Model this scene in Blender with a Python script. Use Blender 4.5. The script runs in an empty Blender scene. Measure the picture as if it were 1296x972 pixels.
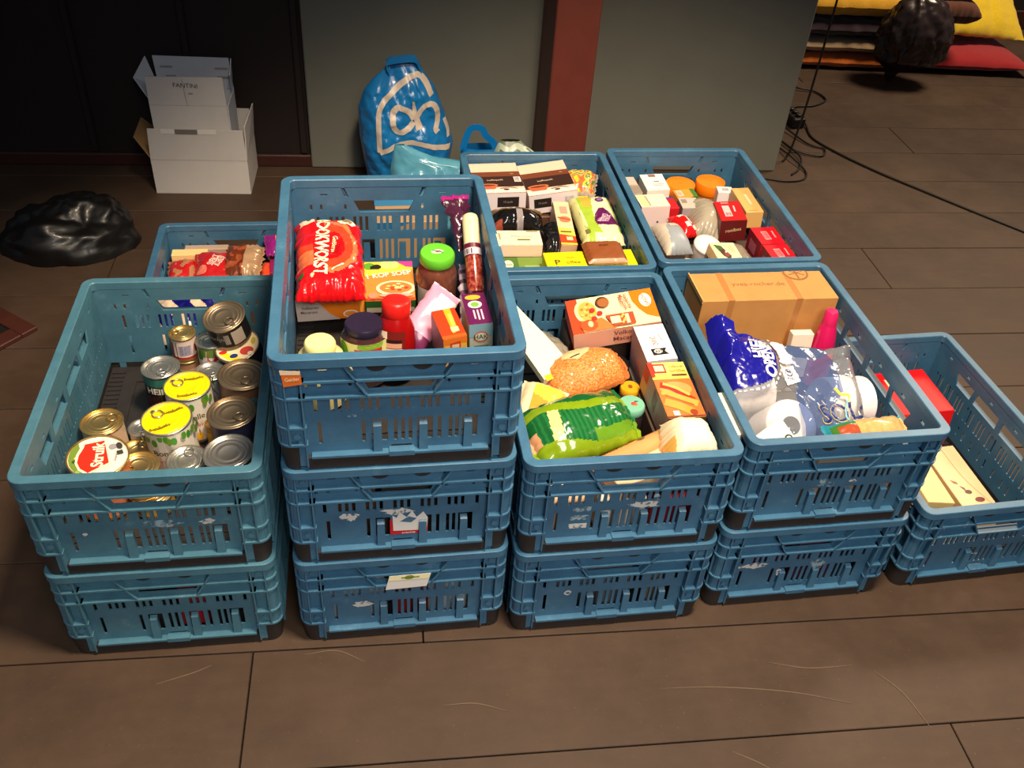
import bpy, bmesh, math, random
from math import sin, cos, pi, radians
from mathutils import Vector, Matrix, Euler

S = bpy.context.scene
COL = S.collection

# ---------------------------------------------------------------- camera
cam_data = bpy.data.cameras.new('camera')
cam_data.sensor_width = 36.0
cam_data.lens = 36.0 * 1180.83 / 1296.0
cam_data.clip_start = 0.05
cam_data.clip_end = 60
cam = bpy.data.objects.new('camera', cam_data)
COL.objects.link(cam)
_r = Vector((0.99662697, 0.05172971, 0.06370814))
_u = Vector((-0.08206516, 0.62822303, 0.77369318))
_b = _r.cross(_u)
cam.matrix_world = Matrix(((_r.x, _u.x, _b.x, 0.0), (_r.y, _u.y, _b.y, 0.0), (_r.z, _u.z, _b.z, 1.58124), (0, 0, 0, 1)))
S.camera = cam

# ---------------------------------------------------------------- world, lamps, exposure
S.view_settings.view_transform = 'Standard'
S.view_settings.look = 'None'
S.view_settings.gamma = 1.0
S.view_settings.use_curve_mapping = False
S.view_settings.exposure = 0.0
world = bpy.data.worlds.new('dim_hall')
S.world = world
world.use_nodes = True
_bg = world.node_tree.nodes['Background']
_bg.inputs[0].default_value = (0.62, 0.78, 1.0, 1)
_bg.inputs[1].default_value = 0.10


def lamp(name, kind, loc, target, energy, colour, **kw):
    d = bpy.data.lights.new(name, kind)
    d.energy = energy
    d.color = colour
    for k, val in kw.items():
        setattr(d, k, val)
    o = bpy.data.objects.new(name, d)
    o.location = loc
    o.rotation_euler = (Vector(target) - Vector(loc)).to_track_quat('-Z', 'Y').to_euler()
    COL.objects.link(o)
    return o


lamp('ceiling_spot', 'SPOT', (0.40, 0.85, 3.1), (0.50, 1.20, 0), 600, (1.0, 0.80, 0.56),
     spot_size=2 * 0.655, spot_blend=0.10, shadow_soft_size=0.24)
lamp('hall_lamp', 'AREA', (2.6, 4.3, 3.1), (2.0, 4.0, 0), 110, (1.0, 0.80, 0.56), size=0.8)
lamp('front_fill', 'SPOT', (0.8, -1.0, 2.7), (0.20, 0.85, 0.2), 300, (1.0, 0.92, 0.82),
     spot_size=2 * 0.56, spot_blend=1.0, shadow_soft_size=0.6)  # added fill behind the camera, brightens the crate fronts

# ---------------------------------------------------------------- materials
MATS = {}


def nodes(name):
    m = bpy.data.materials.new(name)
    m.use_nodes = True
    nt = m.node_tree
    return m, nt, nt.nodes['Principled BSDF']


def mat(name, col=None, rough=0.5, metal=0.0, trans=0.0, ior=1.45, noise=0.0, scale=40, bump=0.0, coat=0.0, spec=0.5, alpha=1.0, sheen=0.0, noise_col=None):
    """Plain procedural material; noise mixes the colour toward noise_col (or a darker tone) and drives a fine bump."""
    if name in MATS:
        return MATS[name]
    m, nt, b = nodes(name)
    b.inputs['Base Color'].default_value = (*col, 1)
    b.inputs['Roughness'].default_value = rough
    b.inputs['Metallic'].default_value = metal
    b.inputs['Transmission Weight'].default_value = trans
    b.inputs['IOR'].default_value = ior
    b.inputs['Coat Weight'].default_value = coat
    b.inputs['Specular IOR Level'].default_value = spec
    b.inputs['Alpha'].default_value = alpha
    b.inputs['Sheen Weight'].default_value = sheen
    if noise or bump:
        tc = nt.nodes.new('ShaderNodeTexCoord')
        n = nt.nodes.new('ShaderNodeTexNoise')
        n.inputs['Scale'].default_value = scale
        n.inputs['Detail'].default_value = 5
        n.inputs['Roughness'].default_value = 0.65
        nt.links.new(tc.outputs['Object'], n.inputs['Vector'])
        if noise:
            mx = nt.nodes.new('ShaderNodeMix')
            mx.data_type = 'RGBA'
            other = noise_col or tuple(c * 0.55 for c in col)
            mx.inputs[6].default_value = (*col, 1)
            mx.inputs[7].default_value = (*other, 1)
            mr = nt.nodes.new('ShaderNodeMapRange')
            mr.inputs['From Min'].default_value = 0.42
            mr.inputs['From Max'].default_value = 0.72
            mr.inputs['To Max'].default_value = noise
            nt.links.new(n.outputs['Fac'], mr.inputs['Value'])
            nt.links.new(mr.outputs['Result'], mx.inputs['Factor'])
            nt.links.new(mx.outputs[2], b.inputs['Base Color'])
        if bump:
            bp = nt.nodes.new('ShaderNodeBump')
            bp.inputs['Strength'].default_value = bump
            bp.inputs['Distance'].default_value = 0.002
            nt.links.new(n.outputs['Fac'], bp.inputs['Height'])
            nt.links.new(bp.outputs['Normal'], b.inputs['Normal'])
    MATS[name] = m
    return m


def srgb(r, g, b):
    f = lambda c: ((c / 255 + 0.055) / 1.055) ** 2.4 if c > 10 else c / 255 / 12.92
    return (f(r), f(g), f(b))


def ink(r, g, b, rough=0.45):
    """A print or plastic colour given in 8-bit screen values."""
    return mat('print_%02x%02x%02x_%d' % (r, g, b, int(rough * 100)), srgb(r, g, b), rough)


# ---------------------------------------------------------------- mesh helper
class MB:
    def __init__(self):
        self.v, self.f, self.m = [], [], []

    def add(self, vs, fs, mi=0):
        o = len(self.v)
        self.v += [tuple(p) for p in vs]
        self.f += [tuple(i + o for i in q) for q in fs]
        self.m += [mi] * len(fs)

    def hexa(self, p, mi=0):
        self.add(p, [(0, 3, 2, 1), (4, 5, 6, 7), (0, 1, 5, 4), (1, 2, 6, 5), (2, 3, 7, 6), (3, 0, 4, 7)], mi)

    def box(self, x0, x1, y0, y1, z0, z1, mi=0):
        self.hexa([(x0, y0, z0), (x1, y0, z0), (x1, y1, z0), (x0, y1, z0), (x0, y0, z1), (x1, y0, z1), (x1, y1, z1), (x0, y1, z1)], mi)

    def cbox(self, x0, x1, y0, y1, z0, z1, c, mi=0):
        """A box whose edges are chamfered by c."""
        P = []
        for sx, X in ((1, x0), (-1, x1)):
            for sy, Y in ((1, y0), (-1, y1)):
                for sz, Z in ((1, z0), (-1, z1)):
                    P += [(X, Y + sy * c, Z + sz * c), (X + sx * c, Y, Z + sz * c), (X + sx * c, Y + sy * c, Z)]
        ix = lambda a, b, d, k: (a * 4 + b * 2 + d) * 3 + k
        F = []
        for a in (0, 1):
            F.append([ix(a, 0, 0, 0), ix(a, 1, 0, 0), ix(a, 1, 1, 0), ix(a, 0, 1, 0)])
            F.append([ix(0, a, 0, 1), ix(1, a, 0, 1), ix(1, a, 1, 1), ix(0, a, 1, 1)])
            F.append([ix(0, 0, a, 2), ix(1, 0, a, 2), ix(1, 1, a, 2), ix(0, 1, a, 2)])
            for b in (0, 1):
                F.append([ix(a, b, 0, 0), ix(a, b, 1, 0), ix(a, b, 1, 1), ix(a, b, 0, 1)])
                F.append([ix(a, 0, b, 0), ix(a, 1, b, 0), ix(a, 1, b, 2), ix(a, 0, b, 2)])
                F.append([ix(0, a, b, 1), ix(1, a, b, 1), ix(1, a, b, 2), ix(0, a, b, 2)])
                for d in (0, 1):
                    F.append([ix(a, b, d, 0), ix(a, b, d, 1), ix(a, b, d, 2)])
        self.add(P, F, mi)

    def prism(self, poly, z0, z1, fn=lambda a, b, c: (a, b, c), mi=0):
        n = len(poly)
        self.add([fn(a, b, z0) for a, b in poly] + [fn(a, b, z1) for a, b in poly],
                 [tuple(range(n))[::-1], tuple(range(n, 2 * n))] + [(i, (i + 1) % n, n + (i + 1) % n, n + i) for i in range(n)], mi)

    def lathe(self, prof, n=32, mi=0, c=(0, 0), mis=None, cap0=True, cap1=True, sx=1, sy=1):
        o = len(self.v)
        for r, z in prof:
            for k in range(n):
                a = 2 * pi * k / n
                self.v.append((c[0] + r * sx * cos(a), c[1] + r * sy * sin(a), z))
        for j in range(len(prof) - 1):
            for k in range(n):
                k2 = (k + 1) % n
                self.f.append((o + j * n + k, o + j * n + k2, o + (j + 1) * n + k2, o + (j + 1) * n + k))
                self.m.append(mis[j] if mis else mi)
        if cap0:
            self.f.append(tuple(o + k for k in range(n))[::-1]); self.m.append(mis[0] if mis else mi)
        if cap1:
            q = o + (len(prof) - 1) * n
            self.f.append(tuple(q + k for k in range(n))); self.m.append(mis[-1] if mis else mi)

    def tube(self, path, r, n=8, mi=0, closed=False):
        P = [Vector(p) for p in path]
        L = len(P)
        o = len(self.v)
        up = Vector((0.13, 0.21, 0.97)).normalized()
        for i, p in enumerate(P):
            if closed:
                t = P[(i + 1) % L] - P[i - 1]
            else:
                t = P[min(i + 1, L - 1)] - P[max(i - 1, 0)]
            t.normalize()
            a = t.cross(up)
            if a.length < 1e-3:
                a = t.cross(Vector((1, 0, 0)))
            a.normalize()
            b = a.cross(t)
            rr = r[i] if isinstance(r, (list, tuple)) else r
            for k in range(n):
                self.v.append(tuple(p + (a * cos(2 * pi * k / n) + b * sin(2 * pi * k / n)) * rr))
        for i in range(L if closed else L - 1):
            j = (i + 1) % L
            for k in range(n):
                k2 = (k + 1) % n
                self.f.append((o + i * n + k, o + i * n + k2, o + j * n + k2, o + j * n + k)); self.m.append(mi)
        if not closed:
            self.f.append(tuple(o + k for k in range(n))); self.m.append(mi)
            self.f.append(tuple(o + (L - 1) * n + k for k in range(n))[::-1]); self.m.append(mi)

    def mesh(self, name, mats, smooth=False, recalc=True):
        me = bpy.data.meshes.new(name)
        me.from_pydata(self.v, [], self.f)
        if not isinstance(mats, (list, tuple)):
            mats = [mats]
        for x in mats:
            me.materials.append(x)
        me.polygons.foreach_set('material_index', self.m)
        if recalc:
            b = bmesh.new()
            b.from_mesh(me)
            bmesh.ops.recalc_face_normals(b, faces=b.faces)
            b.to_mesh(me)
            b.free()
        if smooth:
            me.polygons.foreach_set('use_smooth', [True] * len(me.polygons))
            me.set_sharp_from_angle(angle=radians(smooth if smooth is not True else 38))
        me.update()
        return me

    def build(self, name, mats, parent=None, smooth=False, recalc=True):
        return link(name, self.mesh(name, mats, smooth, recalc), parent)


def link(name, me, parent=None):
    o = bpy.data.objects.new(name, me)
    COL.objects.link(o)
    if parent is not None:
        o.parent = parent
    return o


def tag(o, label=None, cat=None, group=None, kind=None):
    if label: o['label'] = label
    if cat: o['category'] = cat
    if group: o['group'] = group
    if kind: o['kind'] = kind
    return o


def thing(name, label, cat, loc=(0, 0, 0), rot=(0, 0, 0), group=None):
    o = bpy.data.objects.new(name, None)
    o.empty_display_size = 0.05
    COL.objects.link(o)
    o.location = loc
    o.rotation_euler = rot
    return tag(o, label, cat, group)


def smooth_path(pts, n=8):
    """Catmull-Rom through the points."""
    P = [Vector(p) for p in pts]
    P = [P[0] * 2 - P[1]] + P + [P[-1] * 2 - P[-2]]
    out = []
    for i in range(1, len(P) - 2):
        for k in range(n):
            t = k / n
            a, b, c, d = P[i - 1], P[i], P[i + 1], P[i + 2]
            out.append(0.5 * ((2 * b) + (c - a) * t + (2 * a - 5 * b + 4 * c - d) * t * t + (3 * b - a - 3 * c + d) * t ** 3))
    out.append(P[-2])
    return out

# ---------------------------------------------------------------- the room
ANG = 0.163                       # the boards, the partition and the hall share this heading
DIR = Vector((cos(ANG), sin(ANG), 0))
NRM = Vector((-sin(ANG), cos(ANG), 0))


def room(a, b, z=0.0):
    """a along the boards, b across them, from the world origin."""
    return DIR * a + NRM * b + Vector((0, 0, z))


def floor_mat():
    m, nt, b = nodes('brown_floor_paint')
    N, Lk = nt.nodes.new, nt.links.new
    tc = N('ShaderNodeTexCoord')
    oi = N('ShaderNodeObjectInfo')
    n1 = N('ShaderNodeTexNoise'); n1.inputs['Scale'].default_value = 3.5; n1.inputs['Detail'].default_value = 6; n1.inputs['Roughness'].default_value = 0.7
    mp = N('ShaderNodeMapping'); mp.inputs['Scale'].default_value = (1.0, 5.0, 1.0)
    n2 = N('ShaderNodeTexNoise'); n2.inputs['Scale'].default_value = 9; n2.inputs['Detail'].default_value = 8
    n3 = N('ShaderNodeTexNoise'); n3.inputs['Scale'].default_value = 160; n3.inputs['Detail'].default_value = 3
    Lk(tc.outputs['Object'], n1.inputs['Vector']); Lk(tc.outputs['Object'], mp.inputs['Vector']); Lk(mp.outputs['Vector'], n2.inputs['Vector']); Lk(tc.outputs['Object'], n3.inputs['Vector'])
    r1 = N('ShaderNodeValToRGB')
    r1.color_ramp.elements[0].position = 0.3; r1.color_ramp.elements[0].color = (*srgb(60, 45, 35), 1)
    r1.color_ramp.elements[1].position = 0.75; r1.color_ramp.elements[1].color = (*srgb(79, 61, 48), 1)
    Lk(n1.outputs['Fac'], r1.inputs['Fac'])
    mx = N('ShaderNodeMix'); mx.data_type = 'RGBA'; mx.blend_type = 'MULTIPLY'; mx.inputs['Factor'].default_value = 0.14
    Lk(r1.outputs['Color'], mx.inputs[6])
    r2 = N('ShaderNodeValToRGB'); r2.color_ramp.elements[0].position = 0.35; r2.color_ramp.elements[0].color = (0.5, 0.5, 0.5, 1); r2.color_ramp.elements[1].position = 0.65
    Lk(n2.outputs['Fac'], r2.inputs['Fac']); Lk(r2.outputs['Color'], mx.inputs[7])
    sp = N('ShaderNodeMapRange'); sp.inputs['From Min'].default_value = 0.66; sp.inputs['From Max'].default_value = 0.74; sp.inputs['To Max'].default_value = 0.5
    Lk(n3.outputs['Fac'], sp.inputs['Value'])
    m2 = N('ShaderNodeMix'); m2.data_type = 'RGBA'; m2.inputs[7].default_value = (*srgb(92, 78, 66), 1)
    Lk(sp.outputs['Result'], m2.inputs['Factor']); Lk(mx.outputs[2], m2.inputs[6])
    Lk(m2.outputs[2], b.inputs['Base Color'])
    rr = N('ShaderNodeMapRange'); rr.inputs['To Min'].default_value = 0.42; rr.inputs['To Max'].default_value = 0.72
    Lk(n1.outputs['Fac'], rr.inputs['Value']); Lk(rr.outputs['Result'], b.inputs['Roughness'])
    bp = N('ShaderNodeBump'); bp.inputs['Strength'].default_value = 0.1; bp.inputs['Distance'].default_value = 0.002
    Lk(n2.outputs['Fac'], bp.inputs['Height']); Lk(bp.outputs['Normal'], b.inputs['Normal'])
    b.inputs['Specular IOR Level'].default_value = 0.35
    return m


M_FLOOR = floor_mat()
M_GAP = mat('floor_gap', srgb(22, 16, 13), 0.9)
fb = MB()
fb.box(-3.4, 4.6, -1.4, 7.2, -0.06, -0.019)
floor = fb.build('floor', M_GAP)
floor.rotation_euler = (0, 0, ANG)
tag(floor, kind='structure')
random.seed(5)
# board joints run along DIR; seams 0.2495 apart, one of them through b = 1.118
BW = 0.2495
plank_mesh = {}
for k in range(-9, 25):
    b0 = 1.1185 + (k - 1) * BW
    cuts = [-3.4]
    a = -3.4 + random.uniform(0.4, 2.2)
    fixed = {0: -0.282, 6: 1.602}.get(k)
    while a < 4.3:
        cuts.append(a)
        a += 2.44
    if fixed is not None:
        cuts = [-3.4, fixed - 2.44, fixed, fixed + 2.44]
    cuts = sorted(cuts) + [4.6]
    for c0, c1 in zip(cuts, cuts[1:]):
        pb = MB()
        ln = c1 - c0 - 0.0028
        pb.cbox(-ln / 2, ln / 2, -BW / 2 + 0.0016, BW / 2 - 0.0016, -0.018, 0.0, 0.0012)
        o = pb.build('plank', M_FLOOR, floor)
        o.location = ((c0 + c1) / 2, b0 + BW / 2, random.uniform(-0.0008, 0.0))

# pale scratches worn into the boards
M_SCR = mat('floor_scuff', srgb(96, 79, 64), 0.7)


def scratch(pts, w):
    sb = MB()
    P = smooth_path([(x, y, 0) for x, y in pts], 6)
    for i in range(len(P) - 1):
        t = (P[i + 1] - P[i]).normalized()
        nn = Vector((-t.y, t.x, 0))
        w0 = w * (0.35 + 0.65 * sin(pi * i / (len(P) - 1)))
        w1 = w * (0.35 + 0.65 * sin(pi * (i + 1) / (len(P) - 1)))
        q = [P[i] - nn * w0, P[i] + nn * w0, P[i + 1] + nn * w1, P[i + 1] - nn * w1]
        sb.hexa([p + Vector((0, 0, -0.0006)) for p in q] + [p + Vector((0, 0, 0.0003)) for p in q])
    o = sb.build('scuff_mark', M_SCR, floor)
    o.matrix_parent_inverse = floor.matrix_basis.inverted()


PXS = [[(0.335, 1.050), (0.455, 1.064), (0.595, 1.066), (0.710, 1.052)], [(0.772, 1.130), (0.818, 1.085), (0.852, 1.012)], [(0.560, 1.130), (0.64, 1.125), (0.73, 1.140)],
       [(-0.36, 1.060), (-0.30, 1.075), (-0.24, 1.055)], [(-0.08, 0.975), (-0.02, 0.985), (0.04, 0.975)], [(-0.62, 0.97), (-0.56, 1.0), (-0.53, 1.02)], [(0.46, 0.93), (0.50, 0.915), (0.53, 0.90)]]
for P_ in PXS:
    scratch(P_, 0.0012)
M_WALL = mat('grey_green_wall_paint', srgb(106, 106, 98), 0.75, noise=0.3, scale=5, bump=0.15, noise_col=srgb(92, 90, 82))
M_DARKWALL = mat('dark_brown_wall', srgb(30, 18, 16), 0.7, noise=0.5, scale=4, noise_col=srgb(22, 13, 11))
M_TRIM = mat('dark_red_trim', srgb(58, 28, 22), 0.5)
M_POST = mat('red_brown_post_paint', srgb(108, 50, 40), 0.5, noise=0.4, scale=14, noise_col=srgb(92, 40, 32))
wa = 3.101 * NRM.y - 0.792 * NRM.x      # distance of the partition's face along NRM
aL = Vector((-0.792, 3.101, 0)).dot(DIR)
aR = Vector((0.948, 3.386, 0)).dot(DIR)


def room_box(name, a0, a1, b0, b1, z0, z1, m, kind='structure', parent=None, c=0.004):
    q = MB()
    q.cbox(-(a1 - a0) / 2, (a1 - a0) / 2, -(b1 - b0) / 2, (b1 - b0) / 2, z0, z1, c)
    o = q.build(name, m, parent)
    o.location = room((a0 + a1) / 2, (b0 + b1) / 2)
    o.rotation_euler = (0, 0, ANG)
    if kind: o['kind'] = kind
    return o


room_box('wall_back', aL, aR, wa, wa + 0.12, 0, 2.6, M_WALL)
room_box('wall_left', -3.4, aL, wa + 0.02, wa + 0.12, 0, 2.6, M_DARKWALL)
for j in range(7):
    a0 = aL - 0.012 - j * 0.36
    room_box('trim_%d' % (j + 1), a0 - 0.024, a0, wa + 0.006, wa + 0.02, 0.05, 2.6, M_DARKWALL)
room_box('baseboard_left', -3.4, aL - 0.001, wa + 0.004, wa + 0.02, 0, 0.045, M_TRIM)
room_box('wall_far', -3.4, 4.6, 4.98, 5.08, 0, 2.6, M_DARKWALL)
room_box('baseboard_far', -3.4, 4.6, 4.96, 4.98, 0, 0.1, M_TRIM)
room_box('trim_8', 0.526, 0.668, wa - 0.26, wa - 0.001, 0, 2.6, M_POST)

# ---------------------------------------------------------------- the blue crates
def crate_mat(name, c0, c1, c2):
    m, nt, b = nodes(name)
    N, Lk = nt.nodes.new, nt.links.new
    tc = N('ShaderNodeTexCoord')
    oi = N('ShaderNodeObjectInfo')
    ad = N('ShaderNodeVectorMath'); ad.operation = 'ADD'
    Lk(tc.outputs['Object'], ad.inputs[0]); Lk(oi.outputs['Location'], ad.inputs[1])
    n1 = N('ShaderNodeTexNoise'); n1.inputs['Scale'].default_value = 14; n1.inputs['Detail'].default_value = 7; n1.inputs['Roughness'].default_value = 0.7
    Lk(ad.outputs[0], n1.inputs['Vector'])
    r = N('ShaderNodeValToRGB')
    e = r.color_ramp.elements
    e[0].position = 0.3; e[0].color = (*srgb(*c0), 1)
    e[1].position = 0.62; e[1].color = (*srgb(*c1), 1)
    x = e.new(0.8); x.color = (*srgb(*c2), 1)
    Lk(n1.outputs['Fac'], r.inputs['Fac'])
    Lk(r.outputs['Color'], b.inputs['Base Color'])
    b.inputs['Roughness'].default_value = 0.42
    n2 = N('ShaderNodeTexNoise'); n2.inputs['Scale'].default_value = 260; n2.inputs['Detail'].default_value = 2
    Lk(ad.outputs[0], n2.inputs['Vector'])
    bp = N('ShaderNodeBump'); bp.inputs['Strength'].default_value = 0.12; bp.inputs['Distance'].default_value = 0.001
    Lk(n2.outputs['Fac'], bp.inputs['Height']); Lk(bp.outputs['Normal'], b.inputs['Normal'])
    return m


M_BLUE = crate_mat('blue_crate_plastic', (50, 92, 124), (63, 108, 140), (102, 140, 163))
M_FADED = crate_mat('faded_blue_crate_plastic', (58, 100, 120), (71, 116, 136), (108, 144, 158))
M_BLACK = mat('black_crate_plastic', srgb(44, 40, 40), 0.5, noise=0.5, scale=30, noise_col=srgb(30, 28, 28))
CH = 0.2352          # crate height = stacking pitch
EN, SD = 0.282, 0.182  # inner half length, inner half width
TH = 0.0035


def bands_to_panel(mb, bands, half, d0, d1, fn):
    """bands: (z0, z1, [(bottom-left, bottom-right, top-left, top-right) of each hole]); fn maps (u, z, d)."""
    for z0, z1, holes in bands:
        bl, tl = -half, -half
        for hb0, hb1, ht0, ht1 in sorted(holes) + [(half, half, half, half)]:
            p = [(bl, z0), (hb0, z0), (ht0, z1), (tl, z1)]
            mb.hexa([fn(u, z, d0) for u, z in p] + [fn(u, z, d1) for u, z in p])
            bl, tl = hb1, ht1


def slots(us, w=0.006, lean=0.0):
    return [(u - w / 2, u + w / 2, u - w / 2 + lean, u + w / 2 + lean) for u in us]


def end_panel(sign):
    fn = lambda u, z, d: (u * sign * -1 if False else u, sign * d, z)
    mb = MB()
    b = [(0.026, 0.034, []), (0.034, 0.040, [(-0.016, 0.018, -0.016, 0.018)]), (0.040, 0.050, []),
         (0.050, 0.098, slots([-0.130, -0.060, -0.008, 0.004, 0.016, 0.064, 0.082, 0.093]) + slots([-0.034, 0.040, 0.114], 0.026)),
         (0.098, 0.118, []),
         (0.118, 0.152, slots([-0.134, -0.108, -0.096, -0.084, -0.060, -0.048, -0.036, -0.012, 0.0, 0.012, 0.036, 0.048, 0.060, 0.084, 0.096, 0.108, 0.134])),
         (0.152, 0.161, []),
         (0.161, 0.168, [(-0.050, 0.050, -0.053, 0.053)]),
         (0.168, 0.180, [(-0.053, 0.053, -0.058, 0.058)] + slots([-0.146, -0.126, -0.078, 0.078, 0.126, 0.146], 0.005)),
         (0.180, 0.188, [(-0.058, 0.058, -0.061, 0.061)]),
         (0.188, 0.197, []),
         (0.197, 0.2005, [(-0.078, -0.070, -0.0795, -0.0715), (0.070, 0.078, 0.0715, 0.0795)]),
         (0.2005, 0.204, [(-0.126, -0.112, -0.126, -0.112), (0.112, 0.126, 0.112, 0.126), (-0.0795, -0.0715, -0.081, -0.073), (0.0715, 0.0795, 0.073, 0.081)]),
         (0.204, 0.218, [(-0.081, -0.073, -0.086, -0.078), (0.073, 0.081, 0.078, 0.086)])]
    bands_to_panel(mb, b, SD + TH, EN, EN + TH, fn)
    o, O = EN + TH, 0.2985
    bx = lambda x0, x1, z0, z1, dd=O: mb.box(x0, x1, *sorted((sign * (o - 0.0005), sign * dd)), z0, z1)
    bx(-0.158, 0.158, 0.1865, 0.1905)                 # rib over the hand hole
    bx(-0.158, 0.158, 0.1545, 0.1585)                 # rib under the hand hole
    bx(-0.146, 0.146, 0.028, 0.0325)                  # bottom rail
    bx(-0.020, 0.022, 0.026, 0.036, 0.2995)           # clip
    for u in (-0.038, 0.037, 0.111):                  # snap pegs
        mb.hexa([(u - 0.0075, sign * (o - 0.0045), 0.032), (u + 0.0075, sign * (o - 0.0045), 0.032), (u + 0.0075, sign * (o + 0.008), 0.032), (u - 0.0075, sign * (o + 0.008), 0.032),
                 (u - 0.0065, sign * (o - 0.0045), 0.090), (u + 0.0065, sign * (o - 0.0045), 0.090), (u + 0.0065, sign * (o + 0.005), 0.086), (u - 0.0065, sign * (o + 0.005), 0.086)])
    for s in (-1, 1):                                 # struts of the hand hole
        a, c = s * 0.086, s * 0.052
        mb.hexa([(c - 0.0016, sign * (o - 0.0005), 0.157), (c + 0.0016, sign * (o - 0.0005), 0.157), (c + 0.0016, sign * O, 0.157), (c - 0.0016, sign * O, 0.157),
                 (a - 0.0016, sign * (o - 0.0005), 0.219), (a + 0.0016, sign * (o - 0.0005), 0.219), (a + 0.0016, sign * O, 0.219), (a - 0.0016, sign * O, 0.219)])
        pocket_shade = [(s * 0.036 + 0.017 * cos(t), 0.2130 - 0.015 * sin(t)) for t in [pi * k / 8 for k in range(9)]]
        mb.prism(pocket_shade, sign * (o - 0.0005), sign * (o + 0.002), lambda a_, b_, c_: (a_, c_, b_), 1)  # black half-discs painted in as the shade of the grip pockets
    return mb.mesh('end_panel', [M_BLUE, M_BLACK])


def side_panel(sign):
    fn = lambda u, z, d: (sign * d, u, z)
    mb = MB()
    g = [-0.24 + 0.048 * k for k in range(11)]
    g3 = [x + e for x in g for e in (-0.012, 0, 0.012)]
    win0 = [(-0.178, -0.118, -0.190, -0.114), (-0.104, -0.008, -0.100, -0.008), (0.008, 0.104, 0.008, 0.100), (0.118, 0.178, 0.114, 0.190)]
    b = [(0.026, 0.050, []), (0.050, 0.075, slots(g3[1::2], 0.006)), (0.075, 0.098, []), (0.098, 0.140, slots(g3, 0.006)), (0.140, 0.157, []),
         (0.157, 0.189, win0), (0.189, 0.198, []), (0.198, 0.204, slots([-0.23, -0.15, -0.05, 0.05, 0.15, 0.23], 0.014)), (0.204, 0.218, [])]
    bands_to_panel(mb, b, EN - 0.001, SD, SD + TH, fn)
    o, O = SD + TH, 0.1985
    bx = lambda y0, y1, z0, z1: mb.box(*sorted((sign * (o - 0.0005), sign * O)), y0, y1, z0, z1)
    for z in (0.1905, 0.1505, 0.028):
        bx(-0.25, 0.25, z, z + 0.004)
    for y in (-0.20, -0.11, 0.0, 0.11, 0.20):
        bx(y - 0.0015, y + 0.0015, 0.028, 0.1505)
    return mb.mesh('side_panel', M_BLUE)


def rrect(hx, hy, r, n=5):
    P = []
    for cx, cy, a0 in ((hx - r, hy - r, 0), (-hx + r, hy - r, pi / 2), (-hx + r, -hy + r, pi), (hx - r, -hy + r, 1.5 * pi)):
        P += [(cx + r * cos(a0 + pi / 2 * k / n), cy + r * sin(a0 + pi / 2 * k / n)) for k in range(n + 1)]
    return P


def loops(mb, L, mi=0, closed=True):
    """Skin a list of equally long 3D loops."""
    n = len(L[0])
    o = len(mb.v)
    for lp in L:
        mb.v += [tuple(p) for p in lp]
    m = len(L)
    for i in range(m if closed else m - 1):
        j = (i + 1) % m
        for k in range(n):
            k2 = (k + 1) % n
            mb.f.append((o + i * n + k, o + i * n + k2, o + j * n + k2, o + j * n + k)); mb.m.append(mi)


def rim_mesh():
    mb = MB()
    R = lambda ins, z, r: [(x, y, z) for x, y in rrect(0.2 - ins, 0.3 - ins, r)]
    loops(mb, [R(0.0, 0.2185, 0.024), R(0.0, 0.2340, 0.024), R(0.0012, CH, 0.023), R(0.0165, CH, 0.011), R(0.018, 0.2335, 0.010), R(0.018, 0.2170, 0.010), R(0.0025, 0.2170, 0.022)])
    return mb.mesh('rim', M_BLUE, smooth=30)


def corner_poly(la, lb, ins, r, d_in):
    """L-shaped plan wrapping the +x +y corner: la along the end, lb along the side, outer inset ins, inner inset d_in."""
    X, Y = 0.2 - ins, 0.3 - ins
    P = [(0.2 - la, Y)]
    P = [(0.2 - la, 0.3 - d_in), (0.2 - la, Y)]
    P += [(X - r + r * sin(pi / 2 * k / 6), Y - r + r * cos(pi / 2 * k / 6)) for k in range(7)]
    P += [(X, 0.3 - lb), (0.2 - d_in, 0.3 - lb), (0.2 - d_in, 0.3 - d_in)]
    return P


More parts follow.
